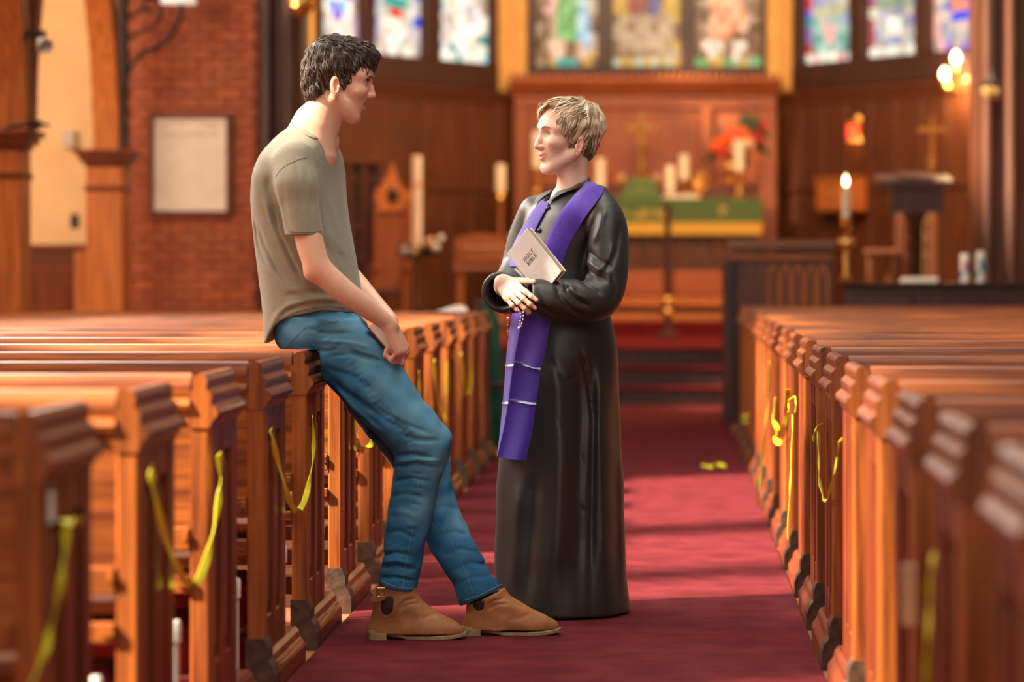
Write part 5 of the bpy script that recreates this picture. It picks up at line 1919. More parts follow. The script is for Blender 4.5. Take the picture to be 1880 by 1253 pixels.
# neck opening and hem
nq = P(1050, 345, 9.12)
f2, l2 = Vector((fw.x, fw.y, 0)).normalized(), lw
vpoly = [(nq.x + f2.x * a + l2.x * b, nq.y + f2.y * a + l2.y * b) for a, b in [(0.062 * math.cos(t_), 0.062 * math.sin(t_)) for t_ in np.linspace(0.6, 2 * math.pi - 0.6, 24)] + [(0.085, -0.018), (0.118, 0.0), (0.085, 0.018)]]
Rb.cut(lambda X, Y, Z: np.minimum(-poly_sd(vpoly, X, Y) + 0 * Z, Z - (nq.z - 0.075) + 0 * X))
hl_x = [P(905, 0, 9.1).x, P(940, 0, 9.1).x, P(990, 0, 9.1).x, P(1160, 0, 9.1).x]
Rb.cut(lambda X, Y, Z: np.interp(X, hl_x, [0.070, 0.034, 0.016, 0.015]) - Z + 0 * Y)
Rb.add(rcone((-0.36, 9.1, -0.05), (-0.36, 9.1, 0.03), 0.12, 0.12), 0, 's')
V, Q = Rb.mesh(3)
robe = own(fast_mesh('cassock', V, Q, M['cassock']), wom)


def strip(rows_, mat, name, parent, nu=8, th=0.004, offs=None):
    """cloth band: rows of (left point, right point) in space, given a thickness towards the viewer's side"""
    L_ = spline([r[0] for r in rows_], 5)
    R_ = spline([r[1] for r in rows_], 5)
    vs, fs = [], []
    n = len(L_)
    for layer in (0, 1):
        for i in range(n):
            for k in range(nu + 1):
                p = L_[i].lerp(R_[i], k / nu)
                if offs:
                    p = p + offs(i / (n - 1), k / nu)
                if layer:
                    p = p + Vector((0.15, 0.98, 0)) * th
                vs.append(p)
    m_ = n * (nu + 1)
    for i in range(n - 1):
        for k in range(nu):
            a = i * (nu + 1) + k
            q = [a, a + 1, a + nu + 2, a + nu + 1]
            fs.append(q)
            fs.append([m_ + v for v in q[::-1]])
    edge = [k for k in range(nu + 1)] + [i * (nu + 1) + nu for i in range(1, n)] + [(n - 1) * (nu + 1) + k for k in range(nu - 1, -1, -1)] + [i * (nu + 1) for i in range(n - 2, 0, -1)]
    for i in range(len(edge)):
        a, b = edge[i], edge[(i + 1) % len(edge)]
        fs.append([b, a, m_ + a, m_ + b])
    o = mesh_obj(name, vs, fs, mat, None, True, 50)
    o.parent = parent
    return o


def hits_rows(Fd, lpx, rpx, off, nu=6):
    """rows across a surface between two pixel polylines"""
    Ls, Rs = spline([(q[0], q[1], 0) for q in lpx], 5), spline([(q[0], q[1], 0) for q in rpx], 5)
    rows_ = []
    for a, b in zip(Ls, Rs):
        px = [(a.x + (b.x - a.x) * k / nu, a.y + (b.y - a.y) * k / nu) for k in range(nu + 1)]
        pts = Fd.hit(px, off)
        rows_.append(pts)
    return rows_


def surf_strip(Fd, lpx, rpx, mat, name, parent, off=0.004, nu=6, th=0.004, relax=2):
    rows_ = hits_rows(Fd, lpx, rpx, off, nu)
    n = len(rows_)
    for _ in range(relax):
        rows_ = [[rows_[i][k] * 0.5 + (rows_[max(i - 1, 0)][k] + rows_[min(i + 1, n - 1)][k]) * 0.25 for k in range(nu + 1)] for i in range(n)]
    vs, fs = [], []
    for layer in (0, 1):
        for r in rows_:
            for p in r:
                vs.append(p + Vector((0, -0.002 + th * 1.6 * layer, 0)))
    m_ = n * (nu + 1)
    for i in range(n - 1):
        for k in range(nu):
            a = i * (nu + 1) + k
            q = [a, a + 1, a + nu + 2, a + nu + 1]
            fs += [q, [m_ + v for v in q[::-1]]]
    edge = [k for k in range(nu + 1)] + [i * (nu + 1) + nu for i in range(1, n)] + [(n - 1) * (nu + 1) + k for k in range(nu - 1, -1, -1)] + [i * (nu + 1) for i in range(n - 2, 0, -1)]
    for i in range(len(edge)):
        a, b = edge[i], edge[(i + 1) % len(edge)]
        fs.append([b, a, m_ + a, m_ + b])
    o = mesh_obj(name, vs, fs, mat, None, True, 60)
    o.parent = parent
    return o


# ---- stole
M['purple'] = noisy('purple_stole', (0.072, 0.030, 0.36), (0.060, 0.024, 0.30), 90, 0.75, 0.25, bump=0.15, bscale=900, sheen=0.3)
M['silver'] = noisy('pale_blue_braid', (0.50, 0.62, 0.80), (0.36, 0.46, 0.70), 120, 0.5, bump=0.2)
M['purple_dark'] = noisy('darker_purple_panel', (0.050, 0.018, 0.30), (0.042, 0.015, 0.25), 90, 0.75, 0.25, bump=0.15, bscale=900, sheen=0.2)
stole = own(surf_strip(Rb, [(1080, 329), (1066, 345), (1050, 363), (1030, 388), (1014, 416), (1003, 442), (998, 468), (998, 497)],
                       [(1110, 345), (1103, 360), (1088, 380), (1070, 406), (1054, 432), (1042, 456), (1034, 480), (1031, 499)], M['purple'], 'stole', None, 0.005), wom)
surf_strip(Rb, [(995, 366), (980, 384), (967, 404), (955, 424), (944, 446), (937, 466), (936, 490)], [(1008, 372), (1000, 388), (990, 406), (982, 424), (975, 450), (972, 475), (970, 495)], M['purple'], 'far_band', stole, 0.005)
# the part behind the neck
rb_post = Rb.D


def top_z(x, y):
    zz = np.arange(1.45, 1.25, -0.003)
    Rb.D = rb_pre
    d_ = Rb.sample(np.stack([np.full_like(zz, x), np.full_like(zz, y), zz], 1))
    Rb.D = rb_post
    return float(zz[int(np.argmax(d_ < 0))]) if (d_ < 0).any() else 1.30


nb_ = []
for k in range(15):
    a = math.radians(-70 + 165 * k / 14)
    d = (-fw * math.cos(a) + lw * math.sin(a))
    d.z = 0
    d.normalize()
    pi_, po_ = nq + d * 0.070, nq + d * 0.118
    pi_.z = max(top_z(pi_.x, pi_.y) + 0.012, 1.392 + 0.020 * math.cos(a))
    po_.z = top_z(po_.x, po_.y) + 0.010
    nb_.append((pi_, po_))
strip(nb_, M['purple'], 'neck_band', stole, 4, 0.004)


def hang(rows_, mat, name, dy=0.0, ph=0.0):
    rr = [(P(l, pl_, yl), P(r, pr_, yr)) for (l, pl_, yl, r, pr_, yr) in rows_]
    return strip(rr, mat, name, stole, 10, 0.004, lambda v, u: Vector((0, 0.010 * math.sin(u * 5.0 + ph + v) * (0.3 + v), 0)))


hang([(962, 575, 8.885, 1011, 580, 8.865), (952, 620, 8.900, 1004, 628, 8.862), (946, 652, 8.90, 996, 664, 8.860), (944, 664, 8.90, 992, 677, 8.858)], M['purple'], 'hanging_end')
hang([(944, 664, 8.90, 992, 677, 8.858), (938, 700, 8.90, 988, 712, 8.855), (934, 732, 8.90, 984, 741, 8.852), (924, 790, 8.895, 976, 798, 8.848), (912, 841, 8.89, 965, 846, 8.845)], M['purple_dark'], 'hanging_end_panel')
hang([(944, 663, 8.896, 992.5, 676, 8.854), (943.5, 667, 8.896, 992, 680, 8.854)], M['silver'], 'braid')
hang([(934.5, 733, 8.896, 984.5, 740, 8.848), (934, 737, 8.896, 984, 744, 8.848)], M['silver'], 'braid')
hang([(940, 575, 8.99, 958, 575, 8.93), (931, 640, 8.99, 950, 645, 8.93), (926, 700, 8.985, 945, 705, 8.93), (920, 770, 8.98, 940, 775, 8.925), (912, 838, 8.975, 935, 842, 8.92)], M['purple'], 'far_hanging_end', 0, 1.0)
hang([(927.5, 669, 8.985, 948, 669, 8.925), (927.2, 673, 8.985, 948, 673, 8.925)], M['silver'], 'braid', 0, 1.0)
hang([(921, 738, 8.98, 943, 738, 8.92), (920.5, 742, 8.98, 943, 742, 8.92)], M['silver'], 'braid', 0, 1.0)

# ---- collar and buttons
for s in (1, -1):
    inn, out = [], []
    for k in range(13):
        a = math.radians(20 + (160 if s > 0 else 155) * k / 12)
        d = (fw * math.cos(a) + lw * math.sin(a) * s)
        d.z = 0
        d.normalize()
        c_ = (math.cos(a) + 1) / 2
        tip = max(0.0, 1 - k / 3.5)
        pi_ = nq + d * (0.053 + 0.018 * c_)
        po_ = nq + d * (0.082 + 0.020 * c_ + 0.026 * tip)
        po_.z = top_z(po_.x, po_.y) + 0.016
        pi_.z = max(1.437 * (1 - c_) + 1.385 * c_, po_.z + 0.010)
        inn.append(pi_)
        out.append(po_)
    strip(list(zip(inn, out)), M['cassock'], 'collar', robe, 4, 0.005)
M['button'] = noisy('dark_red_button', (0.035, 0.008, 0.010), (0.02, 0.006, 0.007), 20, 0.2)
for q in ((1007, 383), (991, 424)):
    p = Rb.hit([q])[0]
    b_ = MB().ball(p, 0.0085, 12, 8).build('button', M['button'], None, True)
    b_.parent = robe

# ---- white bible held against her chest
M['bible'] = noisy('white_bible_cover', (0.90, 0.90, 0.88), (0.86, 0.86, 0.84), 60, 0.45, bump=0.12, bscale=300)
M['gilt'] = noisy('aged_page_edges', (0.42, 0.32, 0.22), (0.34, 0.25, 0.17), 150, 0.6)
M['ink'] = noisy('grey_ink', (0.10, 0.10, 0.10), (0.08, 0.08, 0.08), 30, 0.6)
Tp, Lp = P(967, 420, 8.80), P(930, 467, 8.86)
Rp = P(1010, 522, 8.775)
e1 = (Tp - Lp)
wB = e1.length
e1.normalize()
e2 = (Rp - Tp)
e2 = (e2 - e1 * e2.dot(e1))
hB = 0.185
e2.normalize()
en = e1.cross(e2).normalized()
if en.y < 0:
    en = -en                                               # away from the viewer
BM = Matrix(((e1.x, e2.x, en.x, Lp.x), (e1.y, e2.y, en.y, Lp.y), (e1.z, e2.z, en.z, Lp.z), (0, 0, 0, 1)))
bib = thing('holy_bible', 'white bible held against the woman\'s chest', 'book', tuple(Lp))
own(MB().box((0, 0, 0), (wB, hB, 0.003), 0.001).xf(BM).build('front_cover', M['bible']), bib)
own(MB().box((0, 0, 0.023), (wB, hB, 0.026), 0.001).xf(BM).build('back_cover', M['bible']), bib)
own(MB().box((0, 0.0, 0.0), (0.003, hB, 0.026), 0.001).xf(BM).build('spine', M['bible']), bib)
own(MB().box((0.003, 0.003, 0.003), (wB - 0.003, hB - 0.003, 0.023), 0.001).xf(BM).build('pages', M['gilt']), bib)


def lettering(txt, size, M4, mat, parent, name='lettering', ext=0.0003, shear=0.0, spacing=1.0):
    cu_ = bpy.data.curves.new('lettering', 'FONT')
    cu_.body = txt
    cu_.size = size
    cu_.extrude = ext
    cu_.align_x = 'CENTER'
    cu_.align_y = 'CENTER'
    cu_.shear = shear
    cu_.space_character = spacing
    to = bpy.data.objects.new('lettering', cu_)
    COL.objects.link(to)
    bpy.context.view_layer.update()
    dg = bpy.context.evaluated_depsgraph_get()
    me = bpy.data.meshes.new_from_object(to.evaluated_get(dg))
    bpy.data.objects.remove(to)
    me.transform(M4)
    o = bpy.data.objects.new(name, me)
    me.materials.clear()
    me.materials.append(mat)
    COL.objects.link(o)
    o.parent = parent
    return o


# text reads along the top edge; its own z must face the viewer
for txt, v in (('HOLY', 0.062), ('BIBLE', 0.080)):
    o_ = BM @ Vector((wB * 0.52, v, -0.0006))
    TMx = Matrix(((e1.x, -e2.x, -en.x, o_.x), (e1.y, -e2.y, -en.y, o_.y), (e1.z, -e2.z, -en.z, o_.z), (0, 0, 0, 1)))
    own(lettering(txt, 0.0185, TMx, M['ink'], None, spacing=1.15), bib)

# ---- rosary hanging from her hand
M['bead'] = noisy('lilac_glass_bead', (0.55, 0.42, 0.66), (0.45, 0.33, 0.58), 40, 0.15)
M['steel'] = noisy('silver_chain', (0.60, 0.55, 0.52), (0.45, 0.40, 0.38), 60, 0.3, metal=0.9)
ro = thing('rosary', 'rosary of lilac beads dangling from the woman\'s hand', 'rosary', tuple(P(945, 570, 8.75)))
loop = spline([P(949, 566, 8.74), P(956, 578, 8.735), P(954, 596, 8.735), P(952, 603, 8.735), P(957, 598, 8.733), P(961, 580, 8.733), P(960, 566, 8.74)], 8)
own(MB().tube(loop, 0.0006, 5).build('cord', M['steel']), ro)
bd0 = None
for i in range(4, len(loop), 3):
    if bd0 is None:
        bd0 = MB().ball((0, 0, 0), 0.0030, 10, 7).build('bead', M['bead'], None, True)
        b_ = bd0
    else:
        b_ = bpy.data.objects.new('bead', bd0.data)
        COL.objects.link(b_)
    b_.parent = ro
    b_.location = loop[i] - Vector(ro.location)
own(MB().tube([P(936, 562, 8.77), P(933, 584, 8.77), P(932, 604, 8.77), P(932.5, 617, 8.77)], 0.0005, 5).build('cord', M['steel']), ro)
for q, r in (((933, 585), 0.0055), ((932.5, 592), 0.0022), ((932, 597), 0.0026)):
    b_ = MB().ball((0, 0, 0), r, 10, 7).build('bead', M['bead'], ro, True)
    b_.location = P(*q, 8.77) - Vector(ro.location)
cz = P(932.5, 607, 8.77)
own(MB().box((cz.x - 0.0012, cz.y - 0.001, cz.z - 0.017), (cz.x + 0.0012, cz.y + 0.001, cz.z + 0.006)).box((cz.x - 0.0055, cz.y - 0.001, cz.z - 0.003), (cz.x + 0.0055, cz.y + 0.001, cz.z - 0.0005)).build('crucifix', M['steel']), ro)

# ================================================================== furnishings of chancel and side aisle
def sub(o, parent):
    o.parent = parent
    return o


def on(t, mb, name, mat, smooth=False, angle=40):
    """part built in world coordinates under thing t"""
    return own(mb.build(name, mat, None, smooth, angle), t)


def pz(py, Y):
    return CAMZ - (py - CY) / F * Y


def pxx(px, Y):
    return (px - CX) / F * Y


def glow(name, col, strength):
    m, nt, b = new_mat(name, 0.4)
    b.inputs['Base Color'].default_value = (*col, 1)
    b.inputs['Emission Color'].default_value = (*col, 1)
    b.inputs['Emission Strength'].default_value = strength
    return m


M['bulb'] = glow('lit_bulb', (1.0, 0.90, 0.62), 7)
M['flame'] = glow('candle_flame', (1.0, 0.80, 0.42), 9)
M['red_glass'] = glow('lit_red_glass', (0.85, 0.06, 0.02), 1.6)
M['green_cloth'] = noisy('green_altar_cloth', (0.070, 0.115, 0.030), (0.055, 0.092, 0.024), 30, 0.75, bump=0.1, bscale=300)
M['gold_cloth'] = noisy('gold_fringe', (0.62, 0.36, 0.05), (0.48, 0.26, 0.03), 80, 0.6, stretch=(6, 1, 1), bump=0.3)
M['green_drape'] = noisy('green_drape', (0.010, 0.085, 0.045), (0.006, 0.060, 0.032), 12, 0.8)
M['leaf'] = noisy('leaf', (0.035, 0.055, 0.016), (0.018, 0.032, 0.010), 30, 0.5, rnd=0.2)
M['orange_petal'] = noisy('orange_petal', (0.75, 0.12, 0.02), (0.62, 0.07, 0.015), 30, 0.6, rnd=0.1)
M['red_petal'] = noisy('red_petal', (0.42, 0.015, 0.012), (0.30, 0.010, 0.010), 30, 0.6, rnd=0.1)
M['pink_petal'] = noisy('cream_petal', (0.70, 0.45, 0.25), (0.60, 0.36, 0.2), 30, 0.6, rnd=0.1)
M['frame_dark'] = wood('dark_frame', (0.085, 0.026, 0.016), (0.05, 0.016, 0.010), 'z')
M['frame_red'] = wood('red_brown_frame', (0.20, 0.050, 0.022), (0.12, 0.028, 0.013), 'z')
M['reredos'] = wood('reredos_oak', (0.30, 0.080, 0.024), (0.20, 0.050, 0.015), 'z', rnd=0.08)
M['reredos_x'] = wood('reredos_oak_across', (0.32, 0.085, 0.026), (0.21, 0.052, 0.016), 'x', rnd=0.08)

# ---- spotlight on the near arcade pier
t = thing('spotlight', 'small white spotlight clamped high on the arcade pier at the left edge', 'lamp', P(60, 65, 17.15))
on(t, MB().tube([P(50, 62, 17.18), P(66, 64, 17.12), P(72, 70, 17.10)], 0.014, 8), 'arm', M['iron'])
on(t, MB().box(tuple(P(56, 70, 17.16)), tuple(P(78, 56, 17.06)), 0.005), 'clamp', M['iron'])
a, b = P(72, 68, 17.10), P(90, 96, 17.00)
d = (b - a).normalized()
mt = frame_matrix(a, d.cross(Vector((0, 1, 0))).normalized(), d.cross(d.cross(Vector((0, 1, 0)))).normalized(), d)
M['grey_enamel'] = noisy('pale_grey_enamel', (0.55, 0.52, 0.50), (0.48, 0.45, 0.43), 20, 0.4)
on(t, MB().lathe([(0.018, 0.0), (0.024, 0.02), (0.050, 0.095), (0.052, 0.105), (0.046, 0.105), (0.02, 0.03)], (0, 0, 0), 20).xf(mt), 'lamp_shade', M['grey_enamel'], True)
t = thing('pillar_bracket', 'thin black metal bracket lying on the near pier capital', 'bracket', P(60, 235, 17.1))
on(t, MB().tube([P(2, 238, 17.13), P(30, 230, 17.13), P(60, 226, 17.12), P(90, 230, 17.10)], 0.009, 8), 'bar', M['iron'])
on(t, MB().box(tuple(P(58, 236, 17.14)), tuple(P(72, 222, 17.06)), 0.004), 'clamp', M['iron'])
on(t, MB().tube([P(65, 236, 17.10), P(65, 241, 17.10)], 0.012, 8), 'foot', M['iron'])

# ---- thermostat and socket on the cream wall
t = thing('thermostat', 'pale thermostat box on the cream wall', 'thermostat', P(131, 255, 22.39))
x0, x1, z0, z1 = pxx(118, 22.4), pxx(143, 22.4), pz(271, 22.4), pz(240, 22.4)
on(t, MB().box((x0, 22.345, z0), (x1, 22.40, z1), 0.006), 'housing', M['grey_enamel'])
on(t, MB().box((x1 - 0.030, 22.338, z0 + 0.012), (x1 - 0.008, 22.346, z1 - 0.012), 0.002), 'grille', M['honey_z'])
t = thing('wall_socket', 'black socket plate low on the cream wall', 'socket', P(137, 406, 22.39))
x0, x1, z0, z1 = pxx(130, 22.4), pxx(145, 22.4), pz(419, 22.4), pz(393, 22.4)
on(t, MB().box((x0, 22.385, z0), (x1, 22.40, z1), 0.003), 'plate', M['black'])
for zz in (0.35, 0.7):
    on(t, MB().box((x0 + 0.018, 22.38, z0 + (z1 - z0) * zz - 0.012), (x1 - 0.018, 22.386, z0 + (z1 - z0) * zz + 0.012), 0.002), 'outlet', M['iron'])

# ---- iron lamp bracket on a dark post
YB = 21.6
t = thing('bracket_lamp', 'black iron scroll bracket lamp with a white glass shade at the top left', 'lamp', (pxx(226, YB), YB, 0))
on(t, MB().lathe([(0.06, 0), (0.06, 0.15), (0.045, 0.2), (0.045, 1.95), (0.07, 2.0), (0.045, 2.05), (0.040, 3.6)], (pxx(226, YB), YB, 0), 14), 'post', M['iron'], True)
on(t, MB().tube(spline([P(228, 155, YB), P(236, 128, YB), P(262, 98, YB), P(296, 82, YB), P(318, 58, YB), P(330, 30, YB), P(334, 2, YB), P(334, -20, YB)], 6), 0.020, 8), 'scroll', M['iron'], True)
on(t, MB().tube(spline([P(240, 70, YB), P(258, 58, YB), P(282, 48, YB), P(296, 26, YB), P(290, 4, YB), P(274, -4, YB), P(264, 8, YB), P(270, 20, YB), P(280, 14, YB)], 6), 0.015, 8), 'scroll', M['iron'], True)
on(t, MB().tube(spline([P(240, 30, YB), P(256, 20, YB), P(268, 0, YB), P(262, -14, YB)], 6), 0.013, 8), 'scroll', M['iron'], True)
M['milk_glass'] = glow('milk_glass', (0.85, 0.86, 0.80), 0.5)
M['amber_glass'] = noisy('amber_glass', (0.35, 0.20, 0.08), (0.26, 0.14, 0.05), 20, 0.3)
c = P(327, 7, YB)
on(t, MB().lathe([(0.04, 0.0), (0.135, 0.005), (0.140, 0.02), (0.12, 0.06), (0.06, 0.14), (0.04, 0.16)], tuple(c), 22), 'glass_shade', M['milk_glass'], True)

# ---- framed notice
t = thing('framed_notice', 'cream notice sheet in a red-brown wooden frame on the brick wall', 'picture', P(350, 395, 21.99))
Yn = 22.015
x0, x1, z0, z1 = pxx(275, Yn), pxx(426, Yn), pz(398, Yn), pz(207, Yn)
fwid = 0.045
for lo, hi in (((x0, z0), (x1, z0 + fwid)), ((x0, z1 - fwid), (x1, z1)), ((x0, z0 + fwid), (x0 + fwid * 0.75, z1 - fwid)), ((x1 - fwid, z0 + fwid), (x1, z1 - fwid))):
    on(t, MB().box((lo[0], Yn - 0.03, lo[1]), (hi[0], Yn + 0.02, hi[1]), 0.006), 'frame_side', M['frame_red'])
sheet = on(t, MB().box((x0 + 0.03, Yn - 0.008, z0 + 0.03), (x1 - 0.03, Yn + 0.015, z1 - 0.03)), 'sheet', M['paper'])
M['faded'] = noisy('faded_lettering', (0.40, 0.27, 0.13), (0.34, 0.22, 0.10), 30, 0.8)
mb = MB()
gr = np.random.default_rng(3)
for (yy, xa, xb) in ((z1 - 0.105, x0 + 0.07, x1 - 0.09), (z1 - 0.175, x0 + 0.09, x1 - 0.10)):
    x = xa
    while x < xb:
        wd = gr.uniform(0.008, 0.022)
        hh = gr.uniform(0.014, 0.032)
        arc = 0.028 * math.sin(math.pi * (x - xa) / (xb - xa)) if yy > z1 - 0.12 else 0
        mb.box((x, Yn - 0.0105, yy - hh / 2 + arc), (x + wd * 0.6, Yn - 0.0075, yy + hh / 2 + arc))
        x += wd + gr.uniform(0.004, 0.018)
lt = mb.build('faded_lettering', M['faded'])
lt.parent = sheet
lt['kind'] = 'stuff'

# ---- brass hanging lamp at the top, beside the left pier
Yh = 21.5
t = thing('hanging_lamp', 'brass hanging lamp cut by the top edge above the young man', 'lamp', P(553, 30, Yh))
c = P(553, 31, Yh)
on(t, MB().lathe([(0.02, 0.0), (0.06, 0.015), (0.085, 0.05), (0.10, 0.08), (0.09, 0.10)], tuple(c), 20), 'bowl', M['brass'], True)
on(t, MB().lathe([(0.09, 0.10), (0.108, 0.11), (0.105, 0.15), (0.05, 0.22)], tuple(c), 20), 'rim', M['brass'], True)
on(t, MB().tube([c + Vector((0, 0, 0.2)), c + Vector((0, 0, 1.4))], 0.010, 8), 'chain', M['iron'])

# ---- carved screen and bishop's chair at the left of the chancel
Ys = 26.4
t = thing('carved_screen', 'dark carved choir screen behind the young man', 'screen', (pxx(660, Ys), Ys, CH))
x0, x1 = pxx(612, Ys), pxx(698, Ys)
on(t, MB().box((x0, Ys, CH), (x1, Ys + 0.05, pz(300, Ys))), 'backing', M['walnut'])
on(t, MB().box((x0 - 0.02, Ys - 0.05, pz(302, Ys)), (x1 + 0.02, Ys + 0.07, pz(292, Ys)), 0.01), 'cornice', M['mahogany_x'])
for k in range(4):
    xx = x0 + (k + 0.0) * (x1 - x0) / 3
    on(t, MB().box((xx - 0.025, Ys - 0.04, CH), (xx + 0.025, Ys + 0.01, pz(302, Ys)), 0.008), 'upright', M['mahogany_z'])
for k in range(3):
    xm = x0 + (k + 0.5) * (x1 - x0) / 3
    for zc in (pz(345, Ys), pz(430, Ys)):
        on(t, MB().tube(spline([(xm - 0.045, Ys - 0.02, zc - 0.10), (xm - 0.045, Ys - 0.02, zc), (xm, Ys - 0.02, zc + 0.09), (xm + 0.045, Ys - 0.02, zc), (xm + 0.045, Ys - 0.02, zc - 0.10)], 4), 0.010, 6), 'tracery', M['mahogany_z'], True)
on(t, MB().box((x0, Ys - 0.03, pz(480, Ys)), (x1, Ys, pz(470, Ys)), 0.005), 'rail', M['mahogany_x'])

Yc = 26.3
t = thing('carved_chair', 'tall red-brown carved chair with a honey coloured pointed crest', 'chair', (pxx(722, Yc), Yc, CH))
xc = pxx(720, Yc)
hw = 0.15
on(t, MB().box((xc - hw, Yc + 0.02, CH + 0.45), (xc + hw, Yc + 0.06, pz(385, Yc)), 0.005), 'back_panel', M['reredos'])
crest = [(xc - hw, pz(388, Yc)), (xc - hw * 0.95, pz(355, Yc)), (xc - hw * 0.55, pz(332, Yc)), (xc - hw * 0.25, pz(320, Yc)), (xc, pz(298, Yc)), (xc + hw * 0.2, pz(320, Yc)), (xc + hw * 0.5, pz(340, Yc)), (xc + hw * 0.9, pz(358, Yc)), (xc + hw, pz(388, Yc))]
cr = on(t, MB().prism(crest, 'y', Yc, Yc + 0.06), 'crest', M['honey_z'])
bs_ = MB().ball((xc + 0.01, Yc - 0.005, pz(358, Yc)), (0.06, 0.02, 0.075), 14, 8).build('boss', M['walnut'], None, True)
bs_.parent = cr
for s in (-1, 1):
    on(t, MB().box((xc + s * hw - 0.025, Yc - 0.01, CH), (xc + s * hw + 0.025, Yc + 0.05, pz(372, Yc)), 0.006), 'post', M['reredos'])
    on(t, MB().lathe([(0.03, 0), (0.035, 0.03), (0.015, 0.05), (0.025, 0.08), (0.004, 0.13)], (xc + s * hw, Yc + 0.02, pz(372, Yc)), 10), 'finial', M['honey_z'], True)
    on(t, MB().box((xc + s * hw - 0.02, Yc - 0.42, CH), (xc + s * hw + 0.02, Yc - 0.38, CH + 0.66), 0.006), 'front_leg', M['reredos'])
    on(t, MB().box((xc + s * hw - 0.03, Yc - 0.44, CH + 0.66), (xc + s * hw + 0.03, Yc + 0.02, CH + 0.70), 0.008), 'armrest', M['reredos'])
on(t, MB().box((xc - hw, Yc - 0.42, CH + 0.42), (xc + hw, Yc + 0.02, CH + 0.48), 0.01), 'seat', M['mahogany_x'])


def candle(t, px, py_top, py_bot, Y, wpx, lit=False, mat='wax'):
    c = P(px, py_bot, Y)
    h = pz(py_top, Y) - c.z
    r = wpx / 2 / F * Y
    o = on(t, MB().lathe([(r, 0), (r, h - r * 0.15), (r * 0.85, h), (r * 0.3, h - r * 0.2)], tuple(c), 16), 'candle', M[mat], True)
    wk = MB().tube([c + Vector((0, 0, h - 0.01)), c + Vector((0, 0, h + 0.02))], 0.003, 6).build('wick', M['black'])
    wk.parent = o
    if lit:
        fl = MB().lathe([(0.004, 0), (0.016, 0.022), (0.018, 0.04), (0.009, 0.07), (0.001, 0.09)], tuple(c + Vector((0, 0, h + 0.012))), 12).build('flame', M['flame'], None, True)
        fl.parent = o
    return c, r


def brass_stick(t, px, Y, ztop, zbot, rb, r0=0.012, knobs=2, mat='brass'):
    h = ztop - zbot
    prof = [(rb, 0), (rb, 0.015), (rb * 0.55, 0.04), (r0 * 1.3, 0.07)]
    for k in range(knobs):
        zc = 0.07 + (h - 0.12) * (k + 1) / (knobs + 1)
        prof += [(r0, zc - 0.035), (r0 * 2.5, zc - 0.012), (r0 * 2.5, zc + 0.012), (r0, zc + 0.035)]
    prof += [(r0, h - 0.035), (rb * 0.75, h - 0.012), (rb * 0.75, h)]
    return on(t, MB().lathe(prof, (pxx(px, Y), Y, zbot), 16), 'stick', M[mat], True)


# ---- paschal candle on its stand, wreath of flowers at its foot
Yp = 25.5
t = thing('paschal_candle', 'tall white paschal candle on a dark stand left of the altar', 'candle', (pxx(765, Yp), Yp, CH))
candle(t, 765, 287, 452, Yp, 19)
on(t, MB().lathe([(0.051, 0), (0.053, 0.012), (0.051, 0.024)], tuple(P(765, 341, Yp)), 16), 'band', M['brass'], True)
on(t, MB().lathe([(0.17, 0), (0.17, 0.03), (0.06, 0.07), (0.03, 0.12), (0.028, 0.3), (0.045, 0.33), (0.028, 0.36), (0.03, pz(470, Yp) - CH), (0.075, pz(460, Yp) - CH), (0.075, pz(452, Yp) - CH)], (pxx(765, Yp), Yp, CH), 16), 'stand', M['mahogany_z'], True)


def flower(t, c, r, mat, n=6, name='flower', seed=0):
    g = random.Random(seed)
    mb_ = MB()
    for k in range(n):
        a = 2 * math.pi * k / n + g.random()
        el = g.uniform(-0.3, 0.8)
        d = Vector((math.cos(a) * math.cos(el), -abs(math.sin(el)) - 0.35, math.sin(a) * math.cos(el)))
        mb_.ball(Vector(c) + d * r * 0.45, (r * 0.62, r * 0.40, r * 0.62), 8, 5)
    mb_.ball(Vector(c) + Vector((0, -r * 0.5, 0)), r * 0.4, 8, 5)
    return on(t, mb_, name, M[mat], True)


def leaf(t, c, d, ln, wd, name='leaf', mat='leaf'):
    d = Vector(d).normalized()
    s = d.cross(Vector((0, 1, 0.2))).normalized()
    up = s.cross(d).normalized()
    vs, n = [], 6
    for i in range(n + 1):
        u = i / n
        w_ = wd * math.sin(math.pi * (u * 0.92 + 0.05))
        p = Vector(c) + d * ln * u - Vector((0, 0, 1)) * ln * 0.25 * u * u
        vs += [p - s * w_ - up * 0.003, p + up * w_ * 0.25, p + s * w_ - up * 0.003, p - up * 0.008]
    fs = []
    for i in range(n):
        for k in range(4):
            fs.append([i * 4 + k, i * 4 + (k + 1) % 4, i * 4 + 4 + (k + 1) % 4, i * 4 + 4 + k])
    return on(t, MB().add(vs, fs), name, M[mat], True)


t = thing('flower_wreath', 'small wreath of cream flowers around the paschal candle stand', 'flowers', P(765, 462, Yp - 0.1))
for k, (px, py, r, m_) in enumerate([(742, 458, 0.045, 'white'), (752, 470, 0.04, 'leaf'), (790, 445, 0.05, 'pink_petal'), (800, 455, 0.04, 'white'), (778, 462, 0.04, 'leaf'), (760, 462, 0.035, 'pink_petal'), (810, 438, 0.035, 'white')]):
    flower(t, P(px, py, Yp - 0.12), r, m_, 6, 'flower', k)
for k in range(8):
    leaf(t, P(738 + k * 10, 462 + 6 * (k % 2), Yp - 0.10), (random.uniform(-1, 1), -0.3, random.uniform(-0.3, 0.6)), 0.13, 0.03)

